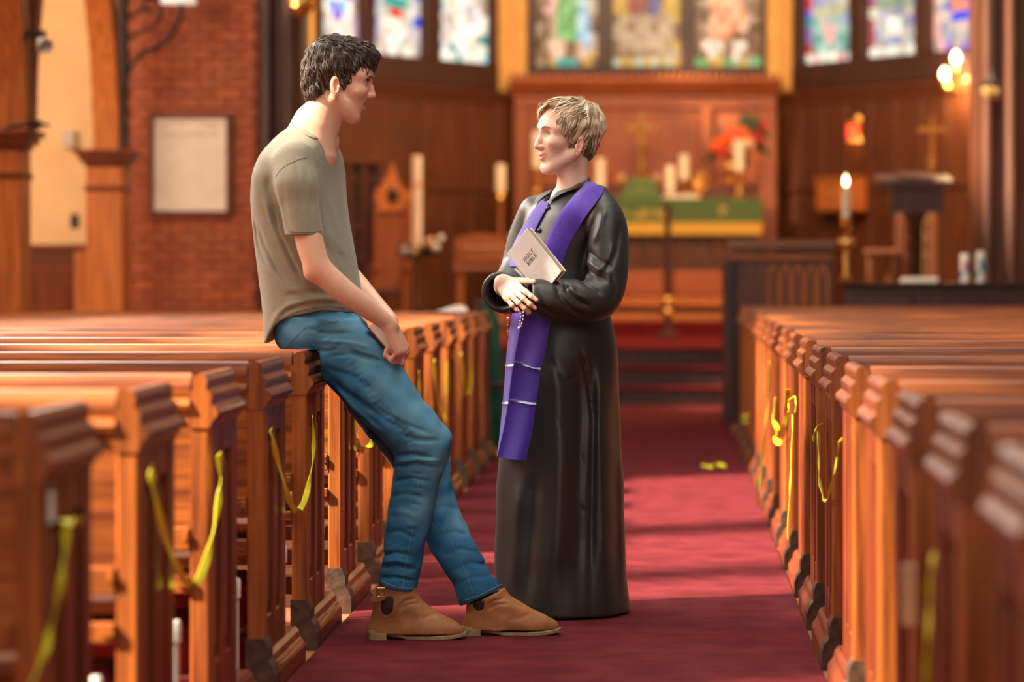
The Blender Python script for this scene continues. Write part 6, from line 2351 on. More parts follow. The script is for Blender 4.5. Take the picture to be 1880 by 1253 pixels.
# ---- honey coloured prayer desk
Yd = 25.2
t = thing('prayer_desk', 'honey coloured wooden prayer desk with an arched top', 'desk', (pxx(882, Yd), Yd, CH))
x0, x1 = pxx(835, Yd), pxx(932, Yd)
zt_, zb_ = pz(428, Yd), pz(494, Yd)
arc = [(x0, zb_)] + [(x0 + (x1 - x0) * k / 12, zt_ - 0.055 + 0.055 * math.sin(math.pi * k / 12)) for k in range(13)] + [(x1, zb_)]
on(t, MB().prism(arc, 'y', Yd, Yd + 0.04), 'desk_board', M['honey_x'])
on(t, MB().box((x0 + 0.05, Yd - 0.015, zb_ + 0.05), (x1 - 0.05, Yd + 0.005, zt_ - 0.12), 0.01), 'raised_panel', M['honey_x'])
on(t, MB().box((x0 - 0.02, Yd - 0.02, zb_ - 0.02), (x1 + 0.02, Yd + 0.25, zb_ + 0.01), 0.008), 'shelf', M['reredos_x'])
for xx in (x0 + 0.01, x1 - 0.09):
    on(t, MB().box((xx, Yd, CH), (xx + 0.07, Yd + 0.05, zb_ - 0.02), 0.006), 'leg', M['honey_z'])
    on(t, MB().box((xx, Yd - 0.35, CH), (xx + 0.07, Yd - 0.30, CH + 0.16), 0.006), 'kneeler_leg', M['honey_z'])
on(t, MB().box((x0, Yd - 0.37, CH + 0.16), (x1, Yd - 0.05, CH + 0.20), 0.01), 'kneeler', M['reredos_x'])
t = thing('paper_sheet', 'white paper lying on the edge of the prayer desk', 'paper', P(935, 436, Yd + 0.1))
on(t, MB().box(tuple(P(934, 437, Yd + 0.02)), tuple(P(956, 432, Yd + 0.22)), 0.002), 'sheet', M['paper'])
on(t, MB().box(tuple(P(936, 432, Yd + 0.04)), tuple(P(953, 430.5, Yd + 0.20)), 0.001), 'second_sheet', M['white'])

# tall candle left of the altar screen
Yt = 29.2
t = thing('tall_candlestick', 'tall candle on a wooden pole just left of the altar screen', 'candlestick', (pxx(919, Yt), Yt, SZ))
candle(t, 919, 302, 352, Yt, 18)
on(t, MB().lathe([(0.16, 0), (0.16, 0.03), (0.05, 0.08), (0.03, 0.12), (0.026, pz(372, Yt) - SZ), (0.03, pz(366, Yt) - SZ)], (pxx(919, Yt), Yt, SZ), 14), 'pole', M['reredos'], True)
on(t, MB().lathe([(0.03, 0), (0.045, 0.02), (0.035, 0.05), (0.07, 0.075), (0.07, 0.085)], (pxx(919, Yt), Yt, pz(366, Yt)), 14), 'holder', M['brass'], True)

# ---- the altar screen
t = thing('reredos', 'carved oak altar screen with a moulded cornice under the central window', 'altar screen', (AX, 31.0, SZ))
Yr = 31.0
x0, x1 = pxx(944, Yr), pxx(1426, Yr)
zt_ = pz(140, Yr)
on(t, MB().box((x0, Yr, SZ), (x1, Yr + 0.09, zt_ - 0.1)), 'backing', M['reredos'])
on(t, MB().prism([(Yr + 0.09, zt_ - 0.20), (Yr - 0.05, zt_ - 0.20), (Yr - 0.07, zt_ - 0.15), (Yr - 0.13, zt_ - 0.12), (Yr - 0.16, zt_ - 0.05), (Yr - 0.16, zt_ - 0.03), (Yr + 0.09, zt_ - 0.03)], 'x', x0 - 0.05, x1 + 0.05), 'cornice', M['reredos_x'])
c0 = None
for k in range(38):
    xx = x0 - 0.03 + (x1 - x0 + 0.06) * (k + 0.5) / 38
    if c0 is None:
        c0 = MB().box((-0.026, -0.02, -0.03), (0.026, 0.02, 0.03), 0.01).build('cresting', M['reredos_x'])
        b_ = c0
    else:
        b_ = bpy.data.objects.new('cresting', c0.data)
        COL.objects.link(b_)
    b_.parent = t
    b_.location = Vector((xx, Yr - 0.13, zt_ - 0.005)) - Vector(t.location)
on(t, MB().box((x0, Yr - 0.045, zt_ - 0.36), (x1, Yr + 0.01, zt_ - 0.27), 0.012), 'frieze', M['reredos_x'])
for (pa, pb) in ((944, 968), (1397, 1426), (1075, 1092), (1290, 1306)):
    on(t, MB().box((pxx(pa, Yr), Yr - 0.06, SZ), (pxx(pb, Yr), Yr + 0.01, zt_ - 0.36), 0.012), 'pilaster', M['reredos'])
for (pa, pb) in ((974, 1070), (1097, 1285), (1311, 1392)):
    on(t, MB().box((pxx(pa, Yr), Yr - 0.025, pz(345, Yr)), (pxx(pb, Yr), Yr + 0.01, zt_ - 0.43), 0.015), 'panel', M['reredos'])

# ---- altar with its green frontal
Ya0, Ya1 = 29.4, 30.1
xl_, xr_ = AX - 1.17, AX + 1.17
zt_ = pz(365, Ya0)
t = thing('altar', 'wooden altar table beneath the oak altar screen', 'altar', (AX, 29.7, SZ))
on(t, MB().box((xl_ - 0.04, Ya0 - 0.01, zt_ - 0.05), (xr_ + 0.04, Ya1, zt_), 0.01), 'table_top', M['reredos_x'])
on(t, MB().box((xl_ + 0.02, Ya0 + 0.08, SZ), (xr_ - 0.02, Ya1 - 0.05, zt_ - 0.05)), 'body', M['mahogany_z'])
for k in range(7):
    xx = xl_ + 0.05 + (xr_ - xl_ - 0.1) * k / 6
    on(t, MB().box((xx - 0.04, Ya0 + 0.05, SZ), (xx + 0.04, Ya0 + 0.085, zt_ - 0.06), 0.008), 'pilaster', M['mahogany_z'])
t2 = thing('altar_frontal', 'green altar frontal with gold lettering and a gold fringe', 'altar cloth', (AX, 29.4, zt_))
on(t2, MB().box((xl_ - 0.045, Ya0 - 0.016, zt_), (xr_ + 0.045, Ya1, zt_ + 0.004), 0.001), 'top_cloth', M['paper'])
on(t2, MB().box((xl_ - 0.045, Ya0 - 0.030, pz(409, Ya0)), (xr_ + 0.045, Ya0 - 0.014, zt_ + 0.004), 0.003), 'green_panel', M['green_cloth'])
on(t2, MB().box((xl_ - 0.045, Ya0 - 0.028, pz(431, Ya0)), (xr_ + 0.045, Ya0 - 0.016, pz(408, Ya0)), 0.003), 'fringe', M['gold_cloth'])
M['gold_thread'] = noisy('gold_thread', (0.50, 0.36, 0.07), (0.40, 0.27, 0.05), 80, 0.5)
mb = MB()
gr = np.random.default_rng(8)
x = pxx(1142, Ya0)
while x < pxx(1226, Ya0):
    hh = gr.choice([0.075, 0.10, 0.11])
    mb.box((x, Ya0 - 0.034, pz(402, Ya0)), (x + 0.016, Ya0 - 0.029, pz(402, Ya0) + hh), 0.002)
    if gr.random() < 0.6:
        mb.box((x, Ya0 - 0.034, pz(402, Ya0) + hh * gr.choice([0.0, 0.45, 0.85])), (x + 0.040, Ya0 - 0.029, pz(402, Ya0) + hh * 0.1 + 0.008 + hh * 0.5))
    x += gr.uniform(0.036, 0.055)
o = on(t2, mb, 'gold_lettering', M['gold_thread'])
o['kind'] = 'stuff'
ex, ez = pxx(1327, Ya0), pz(387, Ya0)
on(t2, MB().box((ex - 0.010, Ya0 - 0.035, ez - 0.055), (ex + 0.010, Ya0 - 0.029, ez + 0.055), 0.002).box((ex - 0.040, Ya0 - 0.035, ez + 0.005), (ex + 0.040, Ya0 - 0.029, ez + 0.024), 0.002)
   .tube([(ex + 0.042 * math.cos(a), Ya0 - 0.032, ez + 0.042 * math.sin(a)) for a in np.linspace(0, 2 * math.pi, 17)], 0.005, 6), 'cross_emblem', M['gold_thread'])
ZA = zt_ + 0.006

t = thing('retable', 'dark shelf raised at the back of the altar', 'shelf', (AX, 30.35, SZ))
on(t, MB().box((xl_, 30.14, SZ), (xr_, 30.8, ZA + 0.16), 0.01), 'body', M['mahogany_x'])
on(t, MB().box((xl_ - 0.03, 30.12, ZA + 0.16), (xr_ + 0.03, 30.82, ZA + 0.19), 0.008), 'shelf_top', M['reredos_x'])
ZR = ZA + 0.192

# green draped missal stand
t = thing('missal_stand', 'green draped book stand in the middle of the altar', 'stand', (pxx(1176, 29.6), 29.6, ZA))
ym = 29.6
on(t, MB().add([(pxx(1138, ym), ym - 0.10, ZA), (pxx(1214, ym), ym - 0.10, ZA), (pxx(1214, ym), ym + 0.16, ZA), (pxx(1138, ym), ym + 0.16, ZA),
                (pxx(1154, ym), ym + 0.02, pz(328, ym)), (pxx(1200, ym), ym + 0.02, pz(328, ym)), (pxx(1200, ym), ym + 0.14, pz(328, ym)), (pxx(1154, ym), ym + 0.14, pz(328, ym))],
               [(0, 3, 2, 1), (4, 5, 6, 7), (0, 1, 5, 4), (1, 2, 6, 5), (2, 3, 7, 6), (3, 0, 4, 7)]), 'cloth', M['green_cloth'])
on(t, MB().box((pxx(1156, ym), ym + 0.03, pz(329, ym)), (pxx(1198, ym), ym + 0.13, pz(326, ym)), 0.004), 'top_rail', M['brass'])
on(t, MB().tube([(pxx(1168, ym), ym - 0.06, pz(352, ym)), (pxx(1178, ym), ym - 0.055, pz(345, ym)), (pxx(1186, ym), ym - 0.06, pz(352, ym))], 0.006, 6), 'embroidery', M['gold_thread'])

# altar cross
yx = 30.45
t = thing('altar_cross', 'brass cross standing at the centre of the altar screen', 'cross', (pxx(1177, yx), yx, ZR))
xc = pxx(1177, yx)
on(t, MB().lathe([(0.13, 0), (0.13, 0.03), (0.06, 0.06), (0.03, 0.10), (0.045, 0.14), (0.045, 0.17), (0.02, 0.2)], (xc, yx, ZR), 16), 'base', M['old_brass'], True)
on(t, MB().box((xc - 0.022, yx - 0.015, ZR + 0.18), (xc + 0.022, yx + 0.015, pz(205, yx)), 0.006), 'upright', M['old_brass'])
on(t, MB().box((pxx(1149, yx), yx - 0.015, pz(239, yx)), (pxx(1206, yx), yx + 0.015, pz(230, yx)), 0.006), 'crossbar', M['old_brass'])
on(t, MB().ball((xc, yx, pz(270, yx)), 0.05, 12, 8), 'knop', M['old_brass'], True)

for (px, pt, pb, wpx, y_, zb0, lab) in ((1102, 291, 346, 17, 29.75, None, 'altar candle beside the woman\'s head'), (1230, 304, 352, 18, 29.6, None, 'short candle on the altar just right of the green book stand'),
                                        (1256, 284, 330, 17, 29.85, None, 'slim altar candle on a brass stick beside the brass ewer'), (1357, 257, 313, 19, 29.62, None, 'tall altar candle in front of the bouquet'),
                                        (986, 242, 308, 19, 29.62, None, 'altar candle on a knobbed brass stick behind the woman\'s face')):
    t = thing('altar_candlestick', lab, 'candlestick', (pxx(px, y_), y_, ZA), group='candles on the altar')
    candle(t, px, pt, pb, y_, wpx)
    brass_stick(t, px, y_, pz(pb, y_), ZA, 0.075, 0.016, 1 if pb > 320 else 2)

yj = 29.65
t = thing('brass_ewer', 'brass ewer standing on the altar', 'jug', (pxx(1280, yj), yj, ZA))
hj = pz(316, yj) - ZA
on(t, MB().lathe([(0.05, 0), (0.055, 0.012), (0.03, 0.03), (0.07, 0.09), (0.075, 0.13), (0.04, hj * 0.72), (0.045, hj * 0.9), (0.065, hj), (0.055, hj)], (pxx(1280, yj), yj, ZA), 18), 'body', M['brass'], True)
on(t, MB().tube(spline([(pxx(1280, yj) + 0.04, yj, ZA + hj * 0.9), (pxx(1280, yj) + 0.11, yj, ZA + hj * 0.8), (pxx(1280, yj) + 0.10, yj, ZA + hj * 0.5), (pxx(1280, yj) + 0.07, yj, ZA + hj * 0.4)], 5), 0.009, 8), 'handle', M['brass'], True)
t = thing('altar_book', 'open white book lying on the altar', 'book', (pxx(1250, 29.5), 29.5, ZA))
on(t, MB().prism([(pxx(1216, 29.5), ZA), (pxx(1250, 29.5), ZA), (pxx(1250, 29.5), ZA + 0.03), (pxx(1233, 29.5), ZA + 0.045), (pxx(1217, 29.5), ZA + 0.02)], 'y', 29.385, 29.50), 'left_pages', M['paper'])
on(t, MB().prism([(pxx(1250, 29.5), ZA), (pxx(1284, 29.5), ZA), (pxx(1283, 29.5), ZA + 0.02), (pxx(1267, 29.5), ZA + 0.045), (pxx(1250, 29.5), ZA + 0.03)], 'y', 29.385, 29.50), 'right_pages', M['paper'])

# flowers on the retable
for k, (px, py, m_, lab) in enumerate(((1131, 322, 'red_petal', 'small red flower left of the green book stand'), (1142, 328, 'pink_petal', 'small cream flower left of the green book stand'), (1206, 318, 'pink_petal', 'small cream flower right of the green book stand'),
                                       (1284, 322, 'pink_petal', 'small cream flower behind the brass ewer'))):
    c = P(px, py, 30.2)
    t = thing('flower_posy', lab, 'flower', (c.x, c.y, ZR), group='posies on the altar shelf')
    flower(t, (c.x, c.y, ZR + 0.06), 0.036, m_, 6, 'bloom', k)
    for s in (-1, 1):
        leaf(t, (c.x, c.y, ZR + 0.05), (0.25 * s, -0.3, 0.8), 0.06, 0.02)
    on(t, MB().lathe([(0.024, 0), (0.028, 0.03), (0.02, 0.05)], (c.x, c.y, ZR), 10), 'pot', M['brass'], True)

# bouquet in a brass vase
yv = 30.35
xv = pxx(1340, yv)
t = thing('flower_bouquet', 'bouquet of orange and red flowers in a brass vase on the altar', 'bouquet', (xv, yv, ZR))
on(t, MB().lathe([(0.07, 0), (0.07, 0.02), (0.025, 0.05), (0.05, 0.12), (0.055, 0.17), (0.03, 0.24), (0.06, 0.30), (0.055, 0.30)], (xv, yv, ZR), 18), 'vase', M['brass'], True)
for k, (px, py, r, m_) in enumerate([(1342, 252, 0.11, 'orange_petal'), (1325, 262, 0.08, 'orange_petal'), (1362, 248, 0.09, 'orange_petal'), (1350, 270, 0.07, 'pink_petal'), (1375, 262, 0.07, 'pink_petal'), (1388, 254, 0.075, 'red_petal'),
                                     (1312, 268, 0.06, 'orange_petal'), (1330, 282, 0.06, 'red_petal'), (1402, 232, 0.05, 'red_petal'), (1318, 280, 0.05, 'red_petal'), (1362, 284, 0.05, 'red_petal')]):
    flower(t, P(px, py, yv - 0.06), r, m_, 7, 'bloom', k + 20)
gl = random.Random(2)
for k in range(26):
    a = gl.uniform(0, 2 * math.pi)
    c = P(1350 + gl.uniform(-20, 25), 258 + gl.uniform(-15, 20), yv + 0.02)
    leaf(t, c, (math.cos(a), gl.uniform(-0.3, 0.2), math.sin(a) * 0.8 + 0.3), gl.uniform(0.16, 0.30), 0.045)
for k in range(7):
    leaf(t, P(1360 + k * 3, 245, yv), (0.15 + 0.08 * k, 0, 1), 0.30 - 0.01 * k, 0.05)

# ---- communion bench
yc = 28.35
t = thing('communion_bench', 'orange wooden communion bench in front of the altar', 'bench', (AX, yc, SZ))
x0, x1 = pxx(1040, yc), pxx(1331, yc)
for (pa, pb) in ((1046, 1132), (1140, 1221), (1235, 1327)):
    on(t, MB().box((pxx(pa, yc), yc, pz(544, yc)), (pxx(pb, yc), yc + 0.04, pz(498, yc)), 0.02), 'back_panel', M['reredos_x'])
on(t, MB().box((x0, yc - 0.10, pz(565, yc)), (x1, yc + 0.06, pz(545, yc)), 0.015), 'upper_rail', M['honey_x'])
on(t, MB().box((x0, yc - 0.02, pz(577, yc)), (x1, yc + 0.05, pz(565, yc))), 'recess', M['mahogany_x'])
on(t, MB().box((x0, yc - 0.14, SZ), (x1, yc + 0.06, pz(576, yc)), 0.012), 'foot_rail', M['honey_x'])
ys = 27.3
t = thing('altar_stand', 'dark slim stand with brass knobs in front of the green frontal', 'stand', (pxx(1226, ys), ys, CH))
on(t, MB().lathe([(0.13, 0), (0.13, 0.03), (0.04, 0.07), (0.034, 0.12), (0.034, pz(376, ys) - CH - 0.05), (0.05, pz(376, ys) - CH - 0.04), (0.05, pz(376, ys) - CH)], (pxx(1226, ys), ys, CH), 14), 'pole', M['walnut'], True)
for py in (553, 574):
    on(t, MB().ball((pxx(1226, ys), ys, pz(py, ys)), 0.052, 14, 9), 'knob', M['brass'], True)

# ---- right side: choir stall, console, lectern ...
yq = 20.3
t = thing('choir_stall', 'dark choir stall beyond the last right pew', 'choir stall', (pxx(1420, yq), yq, 0))
x0, x1 = pxx(1347, yq), pxx(1530, yq)
on(t, MB().box((x0, yq, 0), (x1, yq + 0.05, pz(462, yq))), 'front_panel', M['mahogany_z'])
on(t, MB().prism([(yq - 0.06, pz(458, yq)), (yq + 0.42, pz(444, yq)), (yq + 0.42, pz(440, yq)), (yq - 0.06, pz(452, yq))], 'x', x0 - 0.04, x1 + 0.02), 'sloping_desk', M['mahogany_x'])
on(t, MB().box((pxx(1328, yq), yq - 0.06, 0.0105), (pxx(1349, yq), yq + 0.06, pz(478, yq)), 0.01), 'end_post', M['walnut'])
on(t, MB().box((pxx(1328, yq), yq - 0.05, 0.0105), (pxx(1349, yq), yq + 0.42, pz(486, yq)), 0.01), 'end_panel', M['mahogany_z'])
for k in range(5):
    xm = pxx(1420, yq) + 0.09 * k
    zc = pz(505, yq)
    on(t, MB().tube(spline([(xm - 0.03, yq - 0.01, zc - 0.22), (xm - 0.03, yq - 0.01, zc), (xm, yq - 0.01, zc + 0.06), (xm + 0.03, yq - 0.01, zc), (xm + 0.03, yq - 0.01, zc - 0.22)], 4), 0.010, 6), 'pierced_arch', M['honey_z'], True)
on(t, MB().box((x0, yq - 0.03, pz(478, yq)), (x1, yq, pz(468, yq)), 0.006), 'rail', M['reredos_x'])

yo = 19.7
t = thing('organ_console', 'long near-black organ console beyond the right pews', 'organ', (pxx(1720, yo), yo, 0))
x0, x1 = pxx(1552, yo), pxx(1552, yo) + 1.55
on(t, MB().box((x0, yo, 0), (x1, yo + 0.5, pz(527, yo)), 0.01), 'case', M['walnut'])
on(t, MB().box((x0 - 0.03, yo - 0.04, pz(527, yo)), (x1 + 0.03, yo + 0.54, pz(519, yo)), 0.012), 'lid', M['walnut'])
for k in range(3):
    on(t, MB().box((x0 + 0.08 + 0.5 * k, yo - 0.012, 0.2), (x0 + 0.48 + 0.5 * k, yo + 0.004, pz(540, yo)), 0.01), 'panel', M['walnut'])
zo = pz(519, yo) + 0.001
t = thing('paper_stack', 'white sheets of paper lying on the organ console', 'paper', (pxx(1690, yo), yo + 0.2, zo))
for k in range(3):
    on(t, MB().box((pxx(1656 + 2 * k, yo), yo + 0.03, zo + 0.012 * k), (pxx(1722 + k, yo), yo + 0.24, zo + 0.012 * (k + 1)), 0.002), 'sheet', M['paper'])
M['blue_print'] = noisy('blue_print', (0.10, 0.20, 0.42), (0.07, 0.15, 0.34), 30, 0.4)
M['red_print'] = noisy('red_print', (0.55, 0.05, 0.03), (0.45, 0.04, 0.02), 30, 0.4)
M['teal_print'] = noisy('teal_print', (0.05, 0.25, 0.22), (0.04, 0.20, 0.17), 30, 0.4)
for (px, pt, pb, c1, c2, lab) in ((1775, 461, 514, 'blue_print', 'red_print', 'glass votive candle with a blue and red printed wrapper'), (1802, 462, 520, 'teal_print', 'blue_print', 'glass votive candle with a teal printed wrapper')):
    c = Vector((pxx(px, yo), yo + 0.12 if px == 1775 else yo + 0.06, zo))
    h = (pb - pt) / F * yo
    t = thing('votive_candle', lab, 'candle', tuple(c), group='votive candles on the console')
    on(t, MB().lathe([(0.030, 0), (0.033, 0.01), (0.033, h - 0.01), (0.031, h), (0.026, h - 0.012)], tuple(c), 18), 'glass', M['white'], True)
    for (za, zb2, mm, aa) in ((0.15, 0.42, c1, -1.0), (0.45, 0.72, c2, 0.1), (0.30, 0.62, c1, 0.4)):
        vs, fs = [], []
        for i in range(7):
            a = -math.pi / 2 + aa + 0.9 * i / 6 - 0.45
            for zz in (za, zb2):
                vs.append((c.x + 0.0338 * math.cos(a), c.y + 0.0338 * math.sin(a), c.z + h * zz))
        for i in range(6):
            fs.append([2 * i, 2 * i + 2, 2 * i + 3, 2 * i + 1])
        on(t, MB().add(vs, fs), 'printed_wrapper', M[mm])

yk = 21.0
t = thing('floor_candlestick', 'tall brass floor candlestick with a lit candle right of the altar', 'candlestick', (pxx(1553, yk), yk, 0))
candle(t, 1553, 345, 400, yk, 15, True)
on(t, MB().lathe([(0.15, 0), (0.15, 0.03), (0.06, 0.08), (0.025, 0.15), (0.02, 0.5), (0.05, 0.55), (0.02, 0.6), (0.02, pz(570, yk) - 0.03), (0.045, pz(568, yk)), (0.02, pz(560, yk)), (0.018, pz(520, yk)), (0.045, pz(512, yk)), (0.018, pz(503, yk)),
                  (0.018, pz(456, yk)), (0.05, pz(448, yk)), (0.05, pz(442, yk)), (0.018, pz(432, yk)), (0.022, pz(424, yk)), (0.045, pz(414, yk)), (0.03, pz(408, yk)), (0.055, pz(402, yk)), (0.055, pz(400, yk))], (pxx(1553, yk), yk, 0), 16), 'stick', M['brass'], True)
for s in (-1, 1):
    on(t, MB().ball((pxx(1553 + s * 9, yk), yk - 0.02, pz(444, yk)), 0.030, 10, 7), 'boss', M['brass'], True)

# cupboard, sanctuary lamp, cross and sconce on the right apse wall
mt, ln = wall_frame(APR, APR2)
u0, u1 = u_of(1526, APR, APR2)[0], u_of(1598, APR, APR2)[0]
yy = u_of(1560, APR, APR2)[1]
t = thing('aumbry_cupboard', 'small honey coloured cupboard hung on the right apse boarding', 'cupboard', tuple(mt @ Vector(((u0 + u1) / 2, 0.05, pz(390, yy)))))
on(t, MB().box((u0, 0.05, pz(390, yy)), (u1, 0.22, pz(330, yy)), 0.01).xf(mt), 'body', M['honey_z'])
on(t, MB().box((u0 + 0.03, 0.22, pz(386, yy)), ((u0 + u1) / 2 - 0.01, 0.235, pz(334, yy)), 0.006).xf(mt), 'door', M['honey_z'])
on(t, MB().box(((u0 + u1) / 2 + 0.01, 0.22, pz(386, yy)), (u1 - 0.03, 0.235, pz(334, yy)), 0.006).xf(mt), 'door', M['honey_z'])
on(t, MB().ball(tuple(mt @ Vector(((u0 + u1) / 2 - 0.05, 0.25, pz(358, yy)))), 0.018, 10, 7), 'knob', M['brass'], True)
on(t, MB().box((u0 - 0.02, 0.05, pz(331, yy)), (u1 + 0.02, 0.25, pz(326, yy)), 0.006).xf(mt), 'cornice', M['honey_x'])

yl = 29.0
t = thing('sanctuary_lamp', 'red glass sanctuary lamp on a brass bracket by the right apse wall', 'lamp', tuple(P(1568, 290, yl)))
xs_ = pxx(1566, yl)
on(t, MB().lathe([(0.035, 0), (0.055, 0.02), (0.058, pz(228, yl) - pz(262, yl))], (xs_, yl, pz(262, yl)), 18), 'red_glass', M['red_glass'], True)
on(t, MB().lathe([(0.02, 0), (0.05, 0.05), (0.066, 0.10), (0.06, 0.12)], (xs_, yl, pz(279, yl)), 18), 'holder', M['brass'], True)
on(t, MB().lathe([(0.064, 0), (0.066, 0.02), (0.03, 0.05)], (xs_, yl, pz(229, yl)), 18), 'cap', M['brass'], True)
on(t, MB().tube(spline([(xs_, yl, pz(279, yl)), (xs_ + 0.03, yl + 0.03, pz(292, yl)), (pxx(1582, yl), yl + 0.2, pz(290, yl)), (pxx(1584, yl), yl + 0.4, pz(260, yl)), (pxx(1582, yl), yl + 0.42, pz(222, yl))], 5), 0.016, 8), 'bracket', M['brass'], True)
on(t, MB().ball((pxx(1581, yl), yl + 0.42, pz(217, yl)), (0.045, 0.045, 0.07), 12, 8), 'finial', M['brass'], True)

yz = 26.6
t = thing('processional_cross', 'slim brass processional cross standing behind the dark lectern', 'cross', (pxx(1711, yz), yz, CH))
xz = pxx(1711, yz)
on(t, MB().lathe([(0.12, 0), (0.12, 0.03), (0.03, 0.07), (0.018, 0.1), (0.018, pz(310, yz) - CH), (0.045, pz(305, yz) - CH), (0.02, pz(298, yz) - CH), (0.045, pz(292, yz) - CH), (0.018, pz(286, yz) - CH), (0.02, pz(213, yz) - CH)], (xz, yz, CH), 14), 'staff', M['old_brass'], True)
on(t, MB().box((pxx(1684, yz), yz - 0.015, pz(243, yz)), (pxx(1738, yz), yz + 0.015, pz(234, yz)), 0.005), 'crossbar', M['old_brass'])

yg = 22.4
t = thing('lectern', 'dark lectern with a grey book rest at the right of the chancel', 'lectern', (pxx(1682, yg), yg, 0))
on(t, MB().prism([(yg - 0.10, pz(392, yg)), (yg + 0.02, pz(392, yg)), (yg + 0.30, pz(336, yg)), (yg + 0.28, pz(332, yg)), (yg - 0.02, pz(338, yg)), (yg - 0.10, pz(342, yg))], 'x', pxx(1634, yg), pxx(1731, yg)), 'book_rest', M['frame_dark'])
on(t, MB().prism([(yg - 0.16, pz(344, yg)), (yg + 0.34, pz(328, yg)), (yg + 0.34, pz(318, yg)), (yg - 0.16, pz(334, yg))], 'x', pxx(1612, yg), pxx(1748, yg)), 'canopy_board', M['frame_dark'])
on(t, MB().prism([(yg - 0.14, pz(338, yg)), (yg + 0.25, pz(322, yg)), (yg + 0.25, pz(314, yg)), (yg - 0.14, pz(328, yg))], 'x', pxx(1652, yg), pxx(1712, yg)), 'open_book', M['frame_dark'])
on(t, MB().lathe([(0.22, 0), (0.22, 0.06), (0.10, 0.12), (0.062, 0.2), (0.062, pz(410, yg)), (0.10, pz(398, yg)), (0.10, pz(391, yg))], (pxx(1682, yg), yg, 0), 8), 'column', M['walnut'], True)

yh = 24.3
t = thing('wooden_chair', 'brown wooden chair behind the dark lectern', 'chair', (pxx(1680, yh), yh, CH))
for px in (1646, 1704):
    on(t, MB().box((pxx(px, yh), yh, CH), (pxx(px + 16, yh), yh + 0.05, pz(392, yh)), 0.008), 'back_post', M['mahogany_z'])
    on(t, MB().box((pxx(px, yh), yh - 0.42, CH), (pxx(px + 16, yh), yh - 0.37, CH + 0.45), 0.008), 'leg', M['mahogany_z'])
on(t, MB().box((pxx(1646, yh), yh - 0.42, CH + 0.43), (pxx(1720, yh), yh + 0.05, CH + 0.47), 0.008), 'seat', M['mahogany_x'])
for py in (398, 430, 462):
    on(t, MB().box((pxx(1660, yh), yh + 0.01, pz(py + 14, yh)), (pxx(1706, yh), yh + 0.035, pz(py, yh)), 0.006), 'back_slat', M['mahogany_x'])
t = thing('wooden_stool', 'brown carved stool left of the dark lectern column', 'stool', (pxx(1620, yh), yh, CH))
for px in (1598, 1634):
    on(t, MB().lathe([(0.03, 0), (0.035, 0.1), (0.02, 0.2), (0.035, 0.4), (0.03, pz(468, yh) - CH)], (pxx(px, yh), yh, CH), 10), 'leg', M['mahogany_z'], True)
on(t, MB().box((pxx(1588, yh), yh - 0.15, pz(468, yh)), (pxx(1644, yh), yh + 0.15, pz(458, yh)), 0.01), 'seat', M['mahogany_x'])

us, ysn = u_of(1755, APR, APR2)
t = thing('wall_sconce', 'brass wall sconce with three lit bulbs on the right apse wall', 'lamp', tuple(mt @ Vector((us, 0.05, pz(165, ysn)))))
on(t, MB().lathe([(0.005, -0.10), (0.05, -0.04), (0.06, 0.0), (0.04, 0.05), (0.02, 0.10)], tuple(mt @ Vector((us, 0.12, pz(158, ysn)))), 14), 'back_plate', M['brass'], True)
yb_ = ysn - 0.22
for (px, pyb, r) in ((1734, 146, 7), (1755, 117, 7.5), (1777, 146, 7)):
    c = P(px, pyb, yb_)
    on(t, MB().tube(spline([mt @ Vector((us, 0.12, pz(158, ysn))), Vector((c.x * 0.5 + pxx(1755, yb_) * 0.5, yb_ + 0.05, c.z - 0.11)), Vector((c.x, yb_, c.z - 0.04))], 5), 0.012, 8), 'arm', M['brass'], True)
    on(t, MB().lathe([(0.012, -0.05), (0.045, -0.015), (0.05, 0.0), (0.02, 0.005)], tuple(c), 14), 'bulb_cup', M['brass'], True)
    rr = r / F * yb_
    on(t, MB().lathe([(rr * 0.45, 0.0), (rr * 0.9, rr * 0.8), (rr, rr * 1.4), (rr * 0.8, rr * 2.2), (rr * 0.35, rr * 2.9), (0.003, rr * 3.2)], tuple(c), 16), 'bulb', M['bulb'], True)
lo_ = light('sconce_light', 'POINT', tuple(P(1755, 150, yb_ - 0.15)), 60, (1.0, 0.66, 0.30), shadow_soft_size=0.12)

yn = 21.6
t = thing('hanging_lantern', 'small glass lantern hanging on a chain before the right pier', 'lantern', tuple(P(1822, 190, yn)))
c = P(1822, 186, yn)
on(t, MB().lathe([(0.02, 0), (0.065, 0.02), (0.085, 0.06), (0.085, 0.10), (0.05, 0.14)], tuple(c), 6), 'glass', M['amber_glass'])
on(t, MB().lathe([(0.095, 0.135), (0.05, 0.16), (0.02, 0.20), (0.012, 0.24)], tuple(c), 8), 'cap', M['iron'])
on(t, MB().tube([c + Vector((0, 0, 0.22)), c + Vector((0, 0, 1.6))], 0.010, 6), 'chain', M['iron'])

# ---- on and around the pews
yw_ = LZ[13] + 0.20
t = thing('hymn_sheet', 'folded white sheet lying on the farthest left pew', 'paper', (pxx(838, yw_), yw_, 0.887))
x0, x1 = pxx(806, yw_), pxx(862, yw_)
on(t, MB().prism([(x0, 0.887), (x1, 0.887), (x1, 0.905), (x1 - 0.03, 0.925), (x1 - 0.08, 0.920)], 'y', LZ[13] - 0.01, LZ[13] + 0.06), 'top_leaf', M['paper'])
on(t, MB().box((x0, LZ[13] - 0.012, 0.8865), (x1, LZ[13] + 0.065, 0.890), 0.001), 'bottom_leaf', M['white'])

